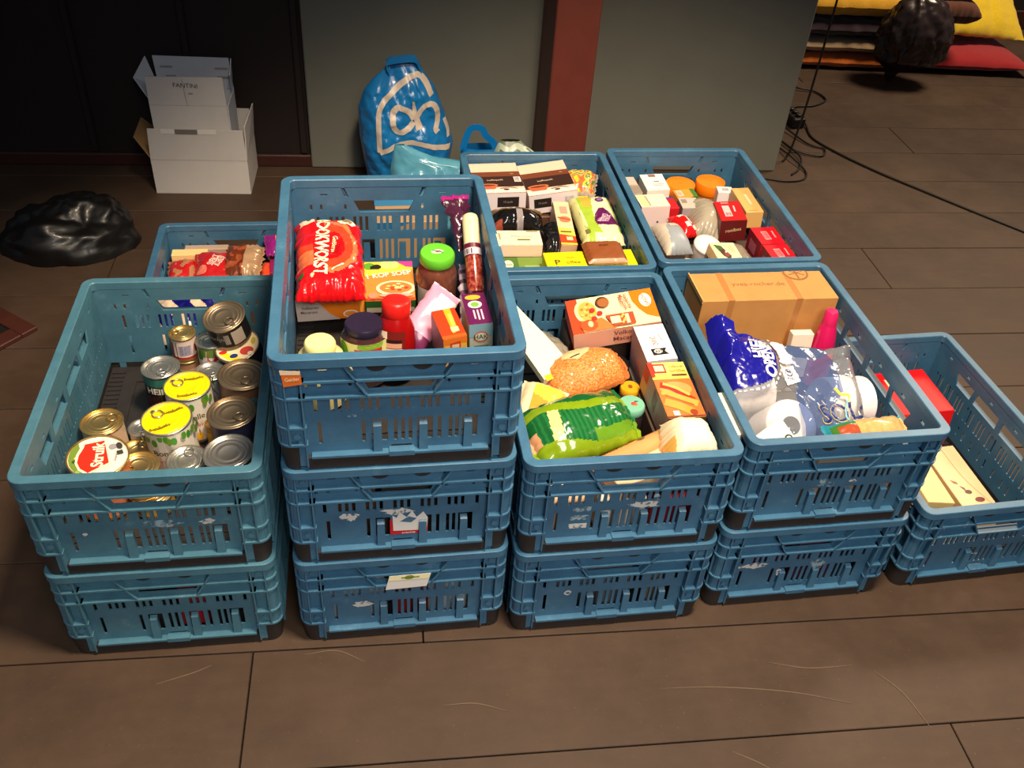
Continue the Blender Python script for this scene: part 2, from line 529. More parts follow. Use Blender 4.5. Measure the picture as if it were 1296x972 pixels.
def corner_post(sx, sy):
    mb = MB()
    fn = lambda a, b, c: (sx * a, sy * b, c)
    for z in (0.1865, 0.1545):
        mb.prism(corner_poly(0.052, 0.050, 0.001, 0.022, 0.0150), z, z + 0.004, fn)
    for z in (0.093, 0.056):
        mb.prism(corner_poly(0.050, 0.046, 0.0015, 0.022, 0.0150), z, z + 0.004, fn)
    mb.prism(corner_poly(0.021, 0.021, 0.006, 0.014, 0.0095), 0.058, 0.219, fn)
    for a, zb in ((0.022, 0.057), (0.047, 0.010)):
        mb.hexa([fn(*p) for p in [(0.2 - a - 0.0014, 0.285, zb), (0.2 - a + 0.0014, 0.285, zb), (0.2 - a + 0.0014, 0.2982, zb), (0.2 - a - 0.0014, 0.2982, zb),
                 (0.2 - a - 0.0014, 0.285, 0.219), (0.2 - a + 0.0014, 0.285, 0.219), (0.2 - a + 0.0014, 0.2988, 0.219), (0.2 - a - 0.0014, 0.2988, 0.219)]])
        mb.hexa([fn(*p) for p in [(0.185, 0.3 - a - 0.0014, zb), (0.185, 0.3 - a + 0.0014, zb), (0.1982, 0.3 - a + 0.0014, zb), (0.1982, 0.3 - a - 0.0014, zb),
                 (0.185, 0.3 - a - 0.0014, 0.219), (0.185, 0.3 - a + 0.0014, 0.219), (0.1988, 0.3 - a + 0.0014, 0.219), (0.1988, 0.3 - a - 0.0014, 0.219)]])
    for z in (0.194, 0.064):                          # screw bosses
        mb.hexa([fn(*p) for p in [(0.1545, 0.285, z), (0.1785, 0.285, z), (0.1785, 0.293, z), (0.1545, 0.293, z), (0.1545, 0.285, z + 0.024), (0.1785, 0.285, z + 0.024), (0.1785, 0.293, z + 0.024), (0.1545, 0.293, z + 0.024)]])
        mb.prism([(0.1665 + 0.006 * cos(pi * k / 4), z + 0.012 + 0.006 * sin(pi * k / 4)) for k in range(8)], 0.292, 0.2965, lambda a, b, c: fn(a, c, b))
    mb.hexa([fn(*p) for p in [(0.1515, 0.2825, 0.010), (0.1655, 0.2825, 0.010), (0.1655, 0.2945, 0.010), (0.1515, 0.2945, 0.010), (0.1515, 0.2825, 0.064), (0.1655, 0.2825, 0.064), (0.1655, 0.2945, 0.064), (0.1515, 0.2945, 0.064)]])
    return mb.mesh('corner_post', M_BLUE)


def foot_mesh(sx, sy):
    mb = MB()
    fn = lambda a, b, c: (sx * a, sy * b, c)
    top = corner_poly(0.034, 0.044, 0.003, 0.024, 0.0150)
    bot = corner_poly(0.034, 0.042, 0.007, 0.022, 0.0150)
    n = len(top)
    mb.add([fn(a, b, 0.0004) for a, b in bot] + [fn(a, b, 0.0555) for a, b in top],
           [tuple(range(n))[::-1], tuple(range(n, 2 * n))] + [(i, (i + 1) % n, n + (i + 1) % n, n + i) for i in range(n)])
    return mb.mesh('foot', M_BLACK, smooth=30)


def base_mesh():
    mb = MB()
    mb.box(-0.1815, 0.1815, -0.2815, 0.2815, 0.007, 0.0125)
    for s in (-1, 1):
        mb.box(-0.1512, 0.1512, *sorted((s * 0.2822, s * 0.2955)), 0.004, 0.0272)
        mb.box(*sorted((s * 0.1822, s * 0.1955)), -0.252, 0.252, 0.004, 0.0272)
        mb.box(-0.125, 0.125, *sorted((s * 0.225, s * 0.229)), 0.0125, 0.0156)
        mb.box(*sorted((s * 0.121, s * 0.125)), -0.225, 0.225, 0.0125, 0.0156)
        for k in range(36):
            y = -0.26 + k * 0.52 / 35
            mb.box(*sorted((s * 0.150, s * 0.178)), y - 0.003, y + 0.003, 0.0125, 0.0157)
    return mb.mesh('base', M_BLACK)


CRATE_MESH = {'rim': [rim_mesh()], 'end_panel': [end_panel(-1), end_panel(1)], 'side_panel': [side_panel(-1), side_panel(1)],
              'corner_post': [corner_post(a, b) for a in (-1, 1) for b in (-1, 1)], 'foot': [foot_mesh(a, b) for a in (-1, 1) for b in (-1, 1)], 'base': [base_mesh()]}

# stack: (front-centre x, y, heading)
STACK = {'A': (-0.5979, 1.0480, 0.1901), 'B': (-0.1737, 1.1228, 0.2012), 'C': (0.2303, 1.1859, 0.1958), 'D': (0.6333, 1.2896, 0.2048),
         'E': (1.0570, 1.3912, 0.2318), 'F': (0.1149, 1.7893, 0.1885), 'G': (0.5129, 1.8877, 0.1892), 'H': (-0.6935, 1.6872, 0.2)}
CRATE = {}


def crate(key, level, label, dx=0.0, dy=0.0, da=0.0, group='blue stacking crates', plastic=None):
    x, y, a = STACK[key]
    a += da
    loc = (x + dx - 0.3 * sin(a), y + dy + 0.3 * cos(a), level * CH)
    t = thing('stacking_crate', label, 'crate', loc, (0, 0, a), group)
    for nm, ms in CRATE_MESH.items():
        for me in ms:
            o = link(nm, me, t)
            if plastic and me.materials[0] == M_BLUE:
                o.material_slots[0].link = 'OBJECT'
                o.material_slots[0].material = plastic
    CRATE[key] = t                                  # the last one built is the open one on top
    return t


def inside(key, x, y, z):
    """World point of a spot in the top crate of a stack, from the middle of its floor."""
    t = CRATE[key]
    a = t.rotation_euler.z
    return Vector((t.location.x + x * cos(a) - y * sin(a), t.location.y + x * sin(a) + y * cos(a), t.location.z + 0.016 + z))


crate('A', 0, 'blue crate under the open crate of tins, far left of the front row', plastic=M_FADED)
crate('A', 1, 'blue open crate of tins, front left, topmost of its stack', plastic=M_FADED)
crate('B', 0, 'blue crate on the floor, lowest of the stack of three')
crate('B', 1, 'blue crate with torn red and white label, middle of the stack of three')
crate('B', 2, 'blue open crate holding red sausage packet, topmost of the stack of three')
crate('C', 0, 'blue crate on the floor under the crate with the green pasta bag')
crate('C', 1, 'blue open crate holding green pasta bag and macaroni box, on one other crate')
crate('D', 0, 'blue crate on the floor under the crate with the brown carton')
crate('D', 1, 'blue open crate holding brown carton and toilet rolls, on one other crate')
crate('E', 0, 'blue single crate on the floor at the right end of the front row')
crate('F', 0, 'blue hidden crate under the back crate of coffee boxes')
crate('F', 1, 'blue open crate of coffee boxes and yellow packets, back row centre')
crate('G', 0, 'blue hidden crate under the back crate with two orange lids')
crate('G', 1, 'blue open crate of red boxes and two orange lidded jars, back row right')
crate('H', 0, 'blue low crate of chocolate packets behind the crate of tins')

# ---------------------------------------------------------------- builders for groceries
from mathutils import noise as mnoise

M_STEEL = mat('tin_steel', (0.62, 0.60, 0.56), 0.32, metal=0.9, noise=0.25, scale=60)
M_REFLSTEEL = mat('tin_steel_warm_reflection', (0.42, 0.33, 0.23), 0.38, metal=0.9, noise=0.25, scale=60)  # brown tone paints in the warm surroundings mirrored by the lids
M_BRASS = mat('tin_gold', (0.66, 0.48, 0.20), 0.34, metal=0.9, noise=0.25, scale=60)


def clear_mat(name, tint=(1, 1, 1), haze=0.06, rough=0.06, gloss=0.9, milk=(0.9, 0.92, 1.0), bump=0.0):
    """Thin clear film or jar glass: lets light straight through, with a fresnel shine and a little milkiness."""
    m = bpy.data.materials.new(name)
    m.use_nodes = True
    nt = m.node_tree
    N, Lk = nt.nodes.new, nt.links.new
    nt.nodes.remove(nt.nodes['Principled BSDF'])
    out = nt.nodes['Material Output']
    tr = N('ShaderNodeBsdfTransparent'); tr.inputs[0].default_value = (*tint, 1)
    gl = N('ShaderNodeBsdfGlossy'); gl.inputs['Roughness'].default_value = rough
    df = N('ShaderNodeBsdfDiffuse'); df.inputs[0].default_value = (*milk, 1)
    lw = N('ShaderNodeLayerWeight'); lw.inputs[0].default_value = 0.28
    mr = N('ShaderNodeMapRange'); mr.inputs['To Min'].default_value = 0.05; mr.inputs['To Max'].default_value = gloss
    Lk(lw.outputs['Fresnel'], mr.inputs['Value'])
    m1 = N('ShaderNodeMixShader'); m1.inputs[0].default_value = haze
    Lk(tr.outputs[0], m1.inputs[1]); Lk(df.outputs[0], m1.inputs[2])
    m2 = N('ShaderNodeMixShader')
    Lk(mr.outputs[0], m2.inputs[0]); Lk(m1.outputs[0], m2.inputs[1]); Lk(gl.outputs[0], m2.inputs[2])
    Lk(m2.outputs[0], out.inputs[0])
    if bump:
        n = N('ShaderNodeTexNoise'); n.inputs['Scale'].default_value = 34; n.inputs['Detail'].default_value = 3
        tc = N('ShaderNodeTexCoord'); Lk(tc.outputs['Object'], n.inputs['Vector'])
        bp = N('ShaderNodeBump'); bp.inputs['Strength'].default_value = bump; bp.inputs['Distance'].default_value = 0.006
        Lk(n.outputs['Fac'], bp.inputs['Height'])
        for q in (gl, df): Lk(bp.outputs['Normal'], q.inputs['Normal'])
    return m


M_FILM = clear_mat('clear_film', haze=0.15, rough=0.12, bump=0.5)
M_GLASS = clear_mat('jar_glass', haze=0.02, rough=0.03, gloss=0.7)
M_GREYFILM = clear_mat('grey_film', tint=(0.8, 0.8, 0.8), haze=0.55, rough=0.2, milk=(0.6, 0.58, 0.54), bump=0.5)

_TXT = {}


def text_geo(s, bold=0.0):
    k = (s, bold)
    if k not in _TXT:
        cu = bpy.data.curves.new('lettering', 'FONT')
        cu.body = s
        cu.size = 1.0
        cu.resolution_u = 3
        cu.offset = bold
        o = bpy.data.objects.new('lettering', cu)
        COL.objects.link(o)
        dg = bpy.context.evaluated_depsgraph_get()
        me = bpy.data.meshes.new_from_object(o.evaluated_get(dg))
        V = [(v.co.x, v.co.y) for v in me.vertices]
        F = [tuple(p.vertices) for p in me.polygons]
        bpy.data.objects.remove(o)
        bpy.data.curves.remove(cu)
        bpy.data.meshes.remove(me)
        xs, ys = [a for a, b in V], [b for a, b in V]
        x0, x1, y0, y1 = min(xs), max(xs), min(ys), max(ys)
        _TXT[k] = ([(a - (x0 + x1) / 2, b - (y0 + y1) / 2) for a, b in V], F, x1 - x0, y1 - y0)
    return _TXT[k]


def in_poly(x, y, P):
    c = False
    for (x0, y0), (x1, y1) in zip(P, P[1:] + P[:1]):
        if (y0 > y) != (y1 > y) and x < (x1 - x0) * (y - y0) / (y1 - y0) + x0: c = not c
    return c


def grid_fill(P, step):
    """Fill a polygon with small quads so that the print can follow a crumpled surface."""
    xs, ys = [a for a, b in P], [b for a, b in P]
    nx, ny = max(2, int((max(xs) - min(xs)) / step)), max(2, int((max(ys) - min(ys)) / step))
    V, F, ix = [], [], {}
    g = lambda i, j: (min(xs) + (max(xs) - min(xs)) * i / nx, min(ys) + (max(ys) - min(ys)) * j / ny)
    for j in range(ny):
        for i in range(nx):
            a, b = g(i + 0.5, j + 0.5)
            if in_poly(a, b, P):
                q = []
                for ii, jj in ((i, j), (i + 1, j), (i + 1, j + 1), (i, j + 1)):
                    if (ii, jj) not in ix:
                        ix[(ii, jj)] = len(V); V.append(g(ii, jj))
                    q.append(ix[(ii, jj)])
                F.append(tuple(q))
    return V, F


def decals(shapes, W, H, mp, name, parent, seg=1, off0=0.0004, rough=0.4, grid=0, tgrid=0):
    """Flat print on a surface. Shapes are given in fractions of W x H; mp(u, v, off) puts metres onto the surface."""
    mb = MB()
    cols, mats = {}, []

    def mi(c):
        if not isinstance(c, tuple):
            key = c.name
            if key not in cols:
                cols[key] = len(mats); mats.append(c)
            return cols[key]
        if c not in cols:
            cols[c] = len(mats); mats.append(ink(*c, rough))
        return cols[c]

    for i, s in enumerate(shapes):
        off = off0 + 0.00016 * i
        k = s[0]
        put = lambda pts, faces, c: mb.add([mp(min(max(u, 0), W), min(max(v, 0), H), off) for u, v in pts], faces, mi(c))
        if grid and k in 'rpe':
            if k == 'r':
                P = [(s[1] * W, s[2] * H), (s[3] * W, s[2] * H), (s[3] * W, s[4] * H), (s[1] * W, s[4] * H)]
            elif k == 'e':
                P = [(s[1] * W + s[3] * W * cos(pi * q / 16), s[2] * H + s[4] * H * sin(pi * q / 16)) for q in range(32)]
            else:
                P = [(a * W, b * H) for a, b in s[1]]
            V, F = grid_fill(P, grid)
            put(V, F, s[-1])
            continue
        if k == 'r':
            u0, v0, u1, v1 = s[1] * W, s[2] * H, s[3] * W, s[4] * H
            for q in range(seg):
                a, b = u0 + (u1 - u0) * q / seg, u0 + (u1 - u0) * (q + 1) / seg
                put([(a, v0), (b, v0), (b, v1), (a, v1)], [(0, 1, 2, 3)], s[5])
        elif k == 'e':
            n = 24
            P = [(s[1] * W, s[2] * H)]
            for j in (0.5, 1.0):
                P += [(s[1] * W + j * s[3] * W * cos(2 * pi * t / n), s[2] * H + j * s[4] * H * sin(2 * pi * t / n)) for t in range(n)]
            put(P, [(0, 1 + t, 1 + (t + 1) % n) for t in range(n)] + [(1 + t, 1 + n + t, 1 + n + (t + 1) % n, 1 + (t + 1) % n) for t in range(n)], s[5])
        elif k == 'p':
            put([(a * W, b * H) for a, b in s[1]], [tuple(range(len(s[1])))], s[2])
        elif k == 'l':
            P = [Vector((a * W, b * H, 0)) for a, b in s[1]]
            P = smooth_path(P, 6) if len(P) > 2 else P
            V, F = [], []
            for j, p in enumerate(P):
                t = (P[min(j + 1, len(P) - 1)] - P[max(j - 1, 0)]).normalized() * s[2] / 2
                V += [(p.x - t.y, p.y + t.x), (p.x + t.y, p.y - t.x)]
            F = [(2 * j, 2 * j + 1, 2 * j + 3, 2 * j + 2) for j in range(len(P) - 1)]
            put(V, F, s[3])
        elif k == 'b':
            u0, v0, u1, v1, n = s[1] * W, s[2] * H, s[3] * W, s[4] * H, s[5]
            rr = random.Random(n)
            st = (u1 - u0) / n
            for q in range(n):
                w = st * rr.uniform(0.25, 0.7)
                put([(u0 + q * st, v0), (u0 + q * st + w, v0), (u0 + q * st + w, v1), (u0 + q * st, v1)], [(0, 1, 2, 3)], s[6])
        elif k == 't':
            V, F, tw, th = text_geo(s[1], s[8] if len(s) > 8 else 0.012)
            sc = s[4] * H / th
            sx = min(sc, s[7] * W / tw) if len(s) > 7 and s[7] else sc
            a = radians(s[6]) if len(s) > 6 else 0
            Q = [(s[2] * W + x * sx * cos(a) - y * sc * sin(a), s[3] * H + x * sx * sin(a) + y * sc * cos(a)) for x, y in V]
            if tgrid:                                  # letters cut into small cells that drape over the folds
                cells, ix, V2, F2 = set(), {}, [], []
                for f in F:
                    P = [Q[i] for i in f]
                    xs, ys = [p[0] for p in P], [p[1] for p in P]
                    for ci in range(int(min(xs) / tgrid) - 1, int(max(xs) / tgrid) + 2):
                        for cj in range(int(min(ys) / tgrid) - 1, int(max(ys) / tgrid) + 2):
                            if in_poly((ci + 0.5) * tgrid, (cj + 0.5) * tgrid, P): cells.add((ci, cj))
                for ci, cj in sorted(cells):
                    q = []
                    for k2 in ((ci, cj), (ci + 1, cj), (ci + 1, cj + 1), (ci, cj + 1)):
                        if k2 not in ix:
                            ix[k2] = len(V2); V2.append((k2[0] * tgrid, k2[1] * tgrid))
                        q.append(ix[k2])
                    F2.append(tuple(q))
                Q, F = V2, F2
            put(Q, F, s[5])
    o = mb.build(name, mats, parent, recalc=False)
    return o


FACES = {'T': lambda d: (d[0], d[1], lambda u, v, o: (u - d[0] / 2, v - d[1] / 2, d[2] / 2 + o)),
         'F': lambda d: (d[0], d[2], lambda u, v, o: (u - d[0] / 2, -d[1] / 2 - o, v - d[2] / 2)),
         'L': lambda d: (d[1], d[2], lambda u, v, o: (-d[0] / 2 - o, d[1] / 2 - u, v - d[2] / 2)),
         'R': lambda d: (d[1], d[2], lambda u, v, o: (d[0] / 2 + o, u - d[1] / 2, v - d[2] / 2)),
         'K': lambda d: (d[0], d[2], lambda u, v, o: (d[0] / 2 - u, d[1] / 2 + o, v - d[2] / 2))}
FACE_NAME = {'T': 'printed_top', 'F': 'printed_front', 'L': 'printed_side', 'R': 'printed_side', 'K': 'printed_back'}


PLACED = []


def put(o, key, c, r):
    """Stand an object in the open crate of a stack; c from the middle of the crate's floor, r relative to the crate."""
    PLACED.append((o, key))
    if key:
        o.location = inside(key, *c)
        o.rotation_euler = (r[0], r[1], r[2] + CRATE[key].rotation_euler.z)
    else:
        o.location = c
        o.rotation_euler = r
    return o


def carton(name, label, cat, key, c, d, r, col, prints=None, group=None, rough=0.45, bevel=0.0012):
    m = col if not isinstance(col, tuple) else ink(*col, rough)
    q = MB()
    q.cbox(-d[0] / 2, d[0] / 2, -d[1] / 2, d[1] / 2, -d[2] / 2, d[2] / 2, bevel)
    o = q.build(name, m)
    put(o, key, c, r)
    tag(o, label, cat, group)
    for f, sh in (prints or {}).items():
        W, H, mp = FACES[f](d)
        decals(sh, W, H, mp, FACE_NAME[f], o, rough=rough)
    return o


def cyl_map(R, a0=-pi / 2, z0=0.0, W=None):
    W = W or 2 * pi * R
    return lambda u, v, o: ((R + o) * cos(a0 + (u - W / 2) / R), (R + o) * sin(a0 + (u - W / 2) / R), z0 + v)


def tin(label, key, x, y, ztop, dia, h, body, metal, group='tins in the front left crate', tab=None, print_=None, lid_print=None, tilt=(0, 0), yaw=0.0, name='tin_can', lid_col=None, cat='can', lid_name='lid'):
    """A tin: body with two seams, ringed lid, pull tab; ztop is the height of its lid over the crate floor."""
    t = thing(name, label, cat, group=group)
    R = dia / 2
    put(t, key, (x, y, ztop - h), (tilt[0], tilt[1], yaw))
    mb = MB()
    b = body if not isinstance(body, tuple) else ink(*body, 0.4)
    mb.lathe([(R - 0.004, 0.0), (R, 0.001), (R, 0.004), (R - 0.0015, 0.006), (R - 0.0015, h - 0.006)], 40, mis=[1, 1, 1, 0], cap1=False)
    mb.build('body', [b, metal], t, smooth=40)
    mb = MB()
    lm = metal if lid_col is None else lid_col
    prof = [(R - 0.0015, h - 0.006), (R, h - 0.004), (R + 0.0006, h - 0.001), (R, h), (R - 0.0022, h), (R - 0.003, h - 0.0035), (R * 0.84, h - 0.0035), (R * 0.80, h - 0.0022), (R * 0.76, h - 0.0035),
            (R * 0.70, h - 0.0035), (R * 0.66, h - 0.0024), (R * 0.62, h - 0.0034), (R * 0.45, h - 0.0034), (R * 0.43, h - 0.0028), (R * 0.40, h - 0.0034), (0.001, h - 0.0034)]
    mb.lathe(prof, 40, mis=[0, 0, 0, 0, 0] + [1] * 10, cap0=False)
    mb.build(lid_name, [metal, lm], t, smooth=60)
    if tab is not None:
        tb = MB()
        zz = h - 0.0008
        ca, sa = cos(tab), sin(tab)
        P = lambda a, b_, z=zz: (a * ca - b_ * sa, a * sa + b_ * ca, z)
        k = min(R, 0.04)
        tb.tube([P(k * 0.52 + k * 0.26 * cos(2 * pi * i / 16), k * 0.24 * sin(2 * pi * i / 16), zz + 0.001) for i in range(16)], 0.0013, 6, closed=True)
        tb.prism([(P(a, b_)[0], P(a, b_)[1]) for a, b_ in [(k * 0.74, -k * 0.12), (k * 0.92, -k * 0.08), (k * 0.92, k * 0.08), (k * 0.74, k * 0.12)]], zz - 0.001, zz + 0.0014)
        tb.build('pull_tab', metal, t, smooth=50)
    if lid_print:
        for lp in (lid_print if isinstance(lid_print[0], list) else [lid_print]):
            decals(lp, 2 * R, 2 * R, lambda u, v, o: (u - R, v - R, h - 0.0020 + o), 'lid_print', t)
    if print_:
        decals(print_, 2 * pi * R, h - 0.012, cyl_map(R - 0.0015, z0=0.006), 'printed_label', t, seg=24)
    return t


def bag(name, label, cat, key, c, L, W, H, r, mats, colfn=None, nx=40, ny=30, wr=0.002, seed=0, crimp=True, flat=0.4, px=3.0, py=2.6, group=None, prints=None, wscale=28, shape=None, rise=None, smooth=50, print_off=0.0012):
    """A filled soft packet: two bulging sheets that meet in a flat seal; colfn(u, v) in -1..1 picks the print colour of each facet."""
    if not isinstance(mats, (list, tuple)): mats = [mats]
    off = Vector((seed * 3.7, seed * 1.3, seed * 0.7))

    def prof(u, v):
        uu = min(1.0, abs(u) / (0.93 if crimp else 1.0))
        return max(0.0, 1 - uu ** px) ** 0.62 * max(0.0, 1 - abs(v) ** py) ** 0.62

    def S(u, v, top, o=0.0):
        p = prof(u, v)
        x, y = u * L / 2, v * W / 2
        if shape:
            sx, sy = shape(u, v)
            x, y = x * sx, y * sy
        w = mnoise.fractal(Vector((x, y, 0)) * wscale + off, 0.9, 2.2, 4) * wr
        x += mnoise.noise(Vector((v * 6, seed, 0))) * wr * 1.6 * u * u
        y += mnoise.noise(Vector((u * 6, seed + 9, 0))) * wr * 1.6 * v * v
        e = min(1.0, p * 2.2)
        if crimp and abs(u) > 0.9:
            w += 0.0009 * sin(v * 60)
        z = (H * (1 - flat) * p + w * (0.35 + e) + 0.0005 + o) if top else (-H * flat * p + w * (0.35 + 0.4 * e) - 0.0005)
        if rise: z += rise(u, v)
        return (x, y, z)

    mb = MB()
    for top in (True, False):
        o = len(mb.v)
        for j in range(ny + 1):
            for i in range(nx + 1):
                mb.v.append(S(-1 + 2 * i / nx, -1 + 2 * j / ny, top))
        for j in range(ny):
            for i in range(nx):
                q = (o + j * (nx + 1) + i, o + j * (nx + 1) + i + 1, o + (j + 1) * (nx + 1) + i + 1, o + (j + 1) * (nx + 1) + i)
                mb.f.append(q if top else q[::-1])
                mb.m.append(colfn(-1 + 2 * (i + 0.5) / nx, -1 + 2 * (j + 0.5) / ny) if colfn else 0)
    n1 = (nx + 1) * (ny + 1)
    ring = [i for i in range(nx + 1)] + [j * (nx + 1) + nx for j in range(1, ny + 1)] + [ny * (nx + 1) + i for i in range(nx - 1, -1, -1)] + [j * (nx + 1) for j in range(ny - 1, 0, -1)]
    for a, b in zip(ring, ring[1:] + ring[:1]):
        mb.f.append((a, n1 + a, n1 + b, b)); mb.m.append(0)
    ob = mb.build(name, mats, None, smooth=smooth, recalc=False)
    put(ob, key, c, r)
    tag(ob, label, cat, group)
    if prints:
        decals(prints, L, W, lambda u, v, o: S(max(-1, min(1, 2 * u / L - 1)), max(-1, min(1, 2 * v / W - 1)), True, o), 'printed_artwork', ob, seg=10, off0=print_off, grid=0.0018, tgrid=0.0009)
    return ob


def jar(label, key, c, prof, lid_prof, content, lid_col, group=None, tilt=(0, 0, 0), label_print=None, label_R=0.0, label_z=0.0, label_h=0.05, label_w=None, a0=-pi / 2, name='glass_jar', cat='jar', glass=True, lid_print=None, sx=1, sy=1, lumps=0.0):
    t = thing(name, label, cat, group=group)
    put(t, key, c, tilt)
    mb = MB()
    mb.lathe([(max(0.001, rr - (0.0018 if glass else 0)), z) for rr, z in prof], 40, sx=sx, sy=sy)
    if lumps:
        mb.v = [tuple(Vector(p) * (1 + lumps * mnoise.noise(Vector(p) * 75))) for p in mb.v]
    mb.build('contents' if glass else 'body', content if not isinstance(content, tuple) else ink(*content, 0.35), t, smooth=50)
    if glass:
        mb = MB()
        mb.lathe(prof, 40, sx=sx, sy=sy)
        mb.build('glass', M_GLASS, t, smooth=50)
    mb = MB()
    mb.lathe(lid_prof, 40)
    mb.build('lid', lid_col if not isinstance(lid_col, tuple) else ink(*lid_col, 0.35), t, smooth=50)
    if lid_print:
        R = lid_prof[-2][0]
        decals(lid_print, 2 * R, 2 * R, lambda u, v, o: (u - R, v - R, lid_prof[-1][1] + o), 'lid_print', t)
    if label_print:
        W = label_w or 2 * pi * label_R
        mpf = cyl_map(label_R, a0, label_z, W)
        decals(label_print, W, label_h, lambda u, v, o: tuple(a * b for a, b in zip(mpf(u, v, o), (sx, sy, 1))), 'paper_label', t, seg=16, off0=0.0006)
    return t


WHITE, CREAM, BLACK_, RED, YEL, ORANGE, GREEN = (238, 232, 222), (246, 232, 190), (26, 24, 24), (206, 26, 30), (250, 220, 20), (240, 120, 16), (40, 110, 44)

# ---------------------------------------------------------------- crate of tins, front left
BRN, DGRN, TEAL = (70, 44, 30), (30, 70, 40), (60, 150, 150)
M_YLID = mat('yellow_lid_print', srgb(250, 214, 10), 0.35)
M_WLID = mat('white_lid_print', srgb(238, 226, 200), 0.4)
yl_text = lambda a, b: [('t', 'Bonduelle', 0.5 + a, 0.5 + b, 0.075, (96, 80, 20), 18), ('l', [(0.36 + a, 0.43 + b), (0.5 + a, 0.45 + b), (0.64 + a, 0.52 + b)], 0.0016, (96, 80, 20))]


def corn_label(seed):
    rr = random.Random(seed)
    s = [('r', 0, 0.0, 1, 1, (226, 216, 200))]
    for k in range(26):
        u = rr.random()
        s.append(('e', u, rr.uniform(0.84, 0.98), 0.016, 0.09, (60 + rr.randrange(50), 140, 40)))
        s.append(('e', u + 0.02, rr.uniform(0.02, 0.22), 0.02, 0.10, (240, 200 - rr.randrange(50), 40)))
    for k in (0.22, 0.5, 0.8):
        s += [('t', 'Bonduelle', k, 0.66, 0.13, (70, 60, 40), 2, 0.2), ('t', 'crispy corn', k, 0.44, 0.10, (222, 80, 90), 2, 0.18)]
    return s


tin('tin with yellow printed lid nearest the green topped gold tin, front one of two', 'A', 0.000, -0.040, 0.118, 0.094, 0.118, (226, 216, 200), M_STEEL, tab=2.45,
    print_=corn_label(3), lid_col=M_YLID, yaw=0.1, tilt=(0.04, -0.03), lid_print=[yl_text(0.12, 0.22), yl_text(-0.12, -0.24)])
tin('tin with yellow printed lid further back, beside the green and black tin', 'A', 0.025, 0.058, 0.118, 0.092, 0.118, (226, 216, 200), M_STEEL, tab=2.8,
    print_=corn_label(5), lid_col=M_YLID, yaw=-0.1, tilt=(0.02, 0.0), lid_print=[yl_text(0.08, 0.27), yl_text(0.06, -0.28)])
tin('black tin with green band and white capital letters under a silver lid', 'A', -0.041, 0.135, 0.108, 0.076, 0.108, (34, 24, 22), M_STEEL, tab=-1.2,
    print_=[('r', 0, 0.78, 1, 0.99, (44, 104, 92)), ('r', 0, 0.55, 1, 0.78, (30, 24, 24)), ('t', 'HEINZ', 0.5, 0.67, 0.16, (230, 222, 205), 0, 0.28, 0.03), ('t', 'HEINZ', 0.0, 0.67, 0.16, (230, 222, 205), 0, 0.28, 0.03), ('r', 0, 0.1, 1, 0.5, (58, 26, 22))], yaw=-0.1)
tin('small gold rimmed tin with a barcode label, standing on another tin', 'A', -0.006, 0.240, 0.116, 0.056, 0.060, (214, 190, 176), M_BRASS, tab=2.9,
    print_=[('r', 0, 0.0, 1, 0.14, (170, 60, 50)), ('r', 0.42, 0.22, 0.58, 0.78, (200, 190, 196)), ('b', 0.43, 0.25, 0.57, 0.75, 14, (90, 84, 130)), ('r', 0.62, 0.3, 0.72, 0.7, (190, 40, 44)), ('r', 0.395, 0.05, 0.405, 0.95, (60, 40, 40)), ('r', 0.2, 0.1, 0.36, 0.9, (150, 80, 76))], yaw=0.05)
tin('low gold tin carrying the small barcode tin', 'A', -0.004, 0.240, 0.0555, 0.060, 0.0555, (150, 110, 84), M_BRASS, print_=[('r', 0, 0.35, 1, 0.7, (190, 160, 130))])
tin('white tin with green leaves and a red crest, behind the silver lid', 'A', 0.046, 0.226, 0.108, 0.064, 0.108, (214, 204, 206), M_STEEL, yaw=0.0,
    print_=[('r', 0, 0.78, 1, 1.0, (110, 140, 60)), ('p', [(0.44, 0.95), (0.56, 0.95), (0.58, 0.7), (0.5, 0.55), (0.42, 0.7)], (236, 226, 214)), ('p', [(0.455, 0.92), (0.545, 0.92), (0.56, 0.72), (0.5, 0.62), (0.44, 0.72)], (204, 40, 40)), ('e', 0.36, 0.8, 0.04, 0.12, (60, 120, 40)), ('e', 0.62, 0.86, 0.04, 0.12, (60, 120, 40)), ('r', 0.3, 0.2, 0.7, 0.45, (186, 180, 196))])
tin('black tub with a white, red and yellow printed lid under the tilted black tin', 'A', 0.116, 0.215, 0.100, 0.096, 0.100, (36, 40, 48), M_REFLSTEEL, lid_col=M_WLID, lid_name='printed_lid', tilt=(0.22, -0.16),
    lid_print=[('e', 0.5, 0.5, 0.46, 0.46, (236, 214, 176)), ('p', [(0.12, 0.3), (0.30, 0.12), (0.5, 0.06), (0.62, 0.08), (0.45, 0.24), (0.25, 0.32)], (246, 214, 40)), ('e', 0.44, 0.2, 0.09, 0.06, (40, 50, 120)), ('e', 0.72, 0.3, 0.15, 0.12, (190, 60, 50)), ('e', 0.8, 0.22, 0.06, 0.05, (230, 220, 210)), ('e', 0.2, 0.34, 0.09, 0.05, (204, 40, 36)), ('e', 0.86, 0.56, 0.05, 0.1, (200, 180, 60))], name='food_tub', cat='tub')
tin('black low tin lying tilted on the printed tub lid, topmost of the tins', 'A', 0.092, 0.226, 0.170, 0.088, 0.058, (30, 28, 30), M_REFLSTEEL, tab=-0.9, tilt=(0.20, -0.14),
    print_=[('r', 0.53, 0.08, 0.63, 0.9, (190, 176, 160)), ('t', 'tonijn', 0.4, 0.5, 0.3, (150, 140, 130), 0, 0.16), ('b', 0.47, 0.2, 0.51, 0.8, 5, (190, 180, 170))])
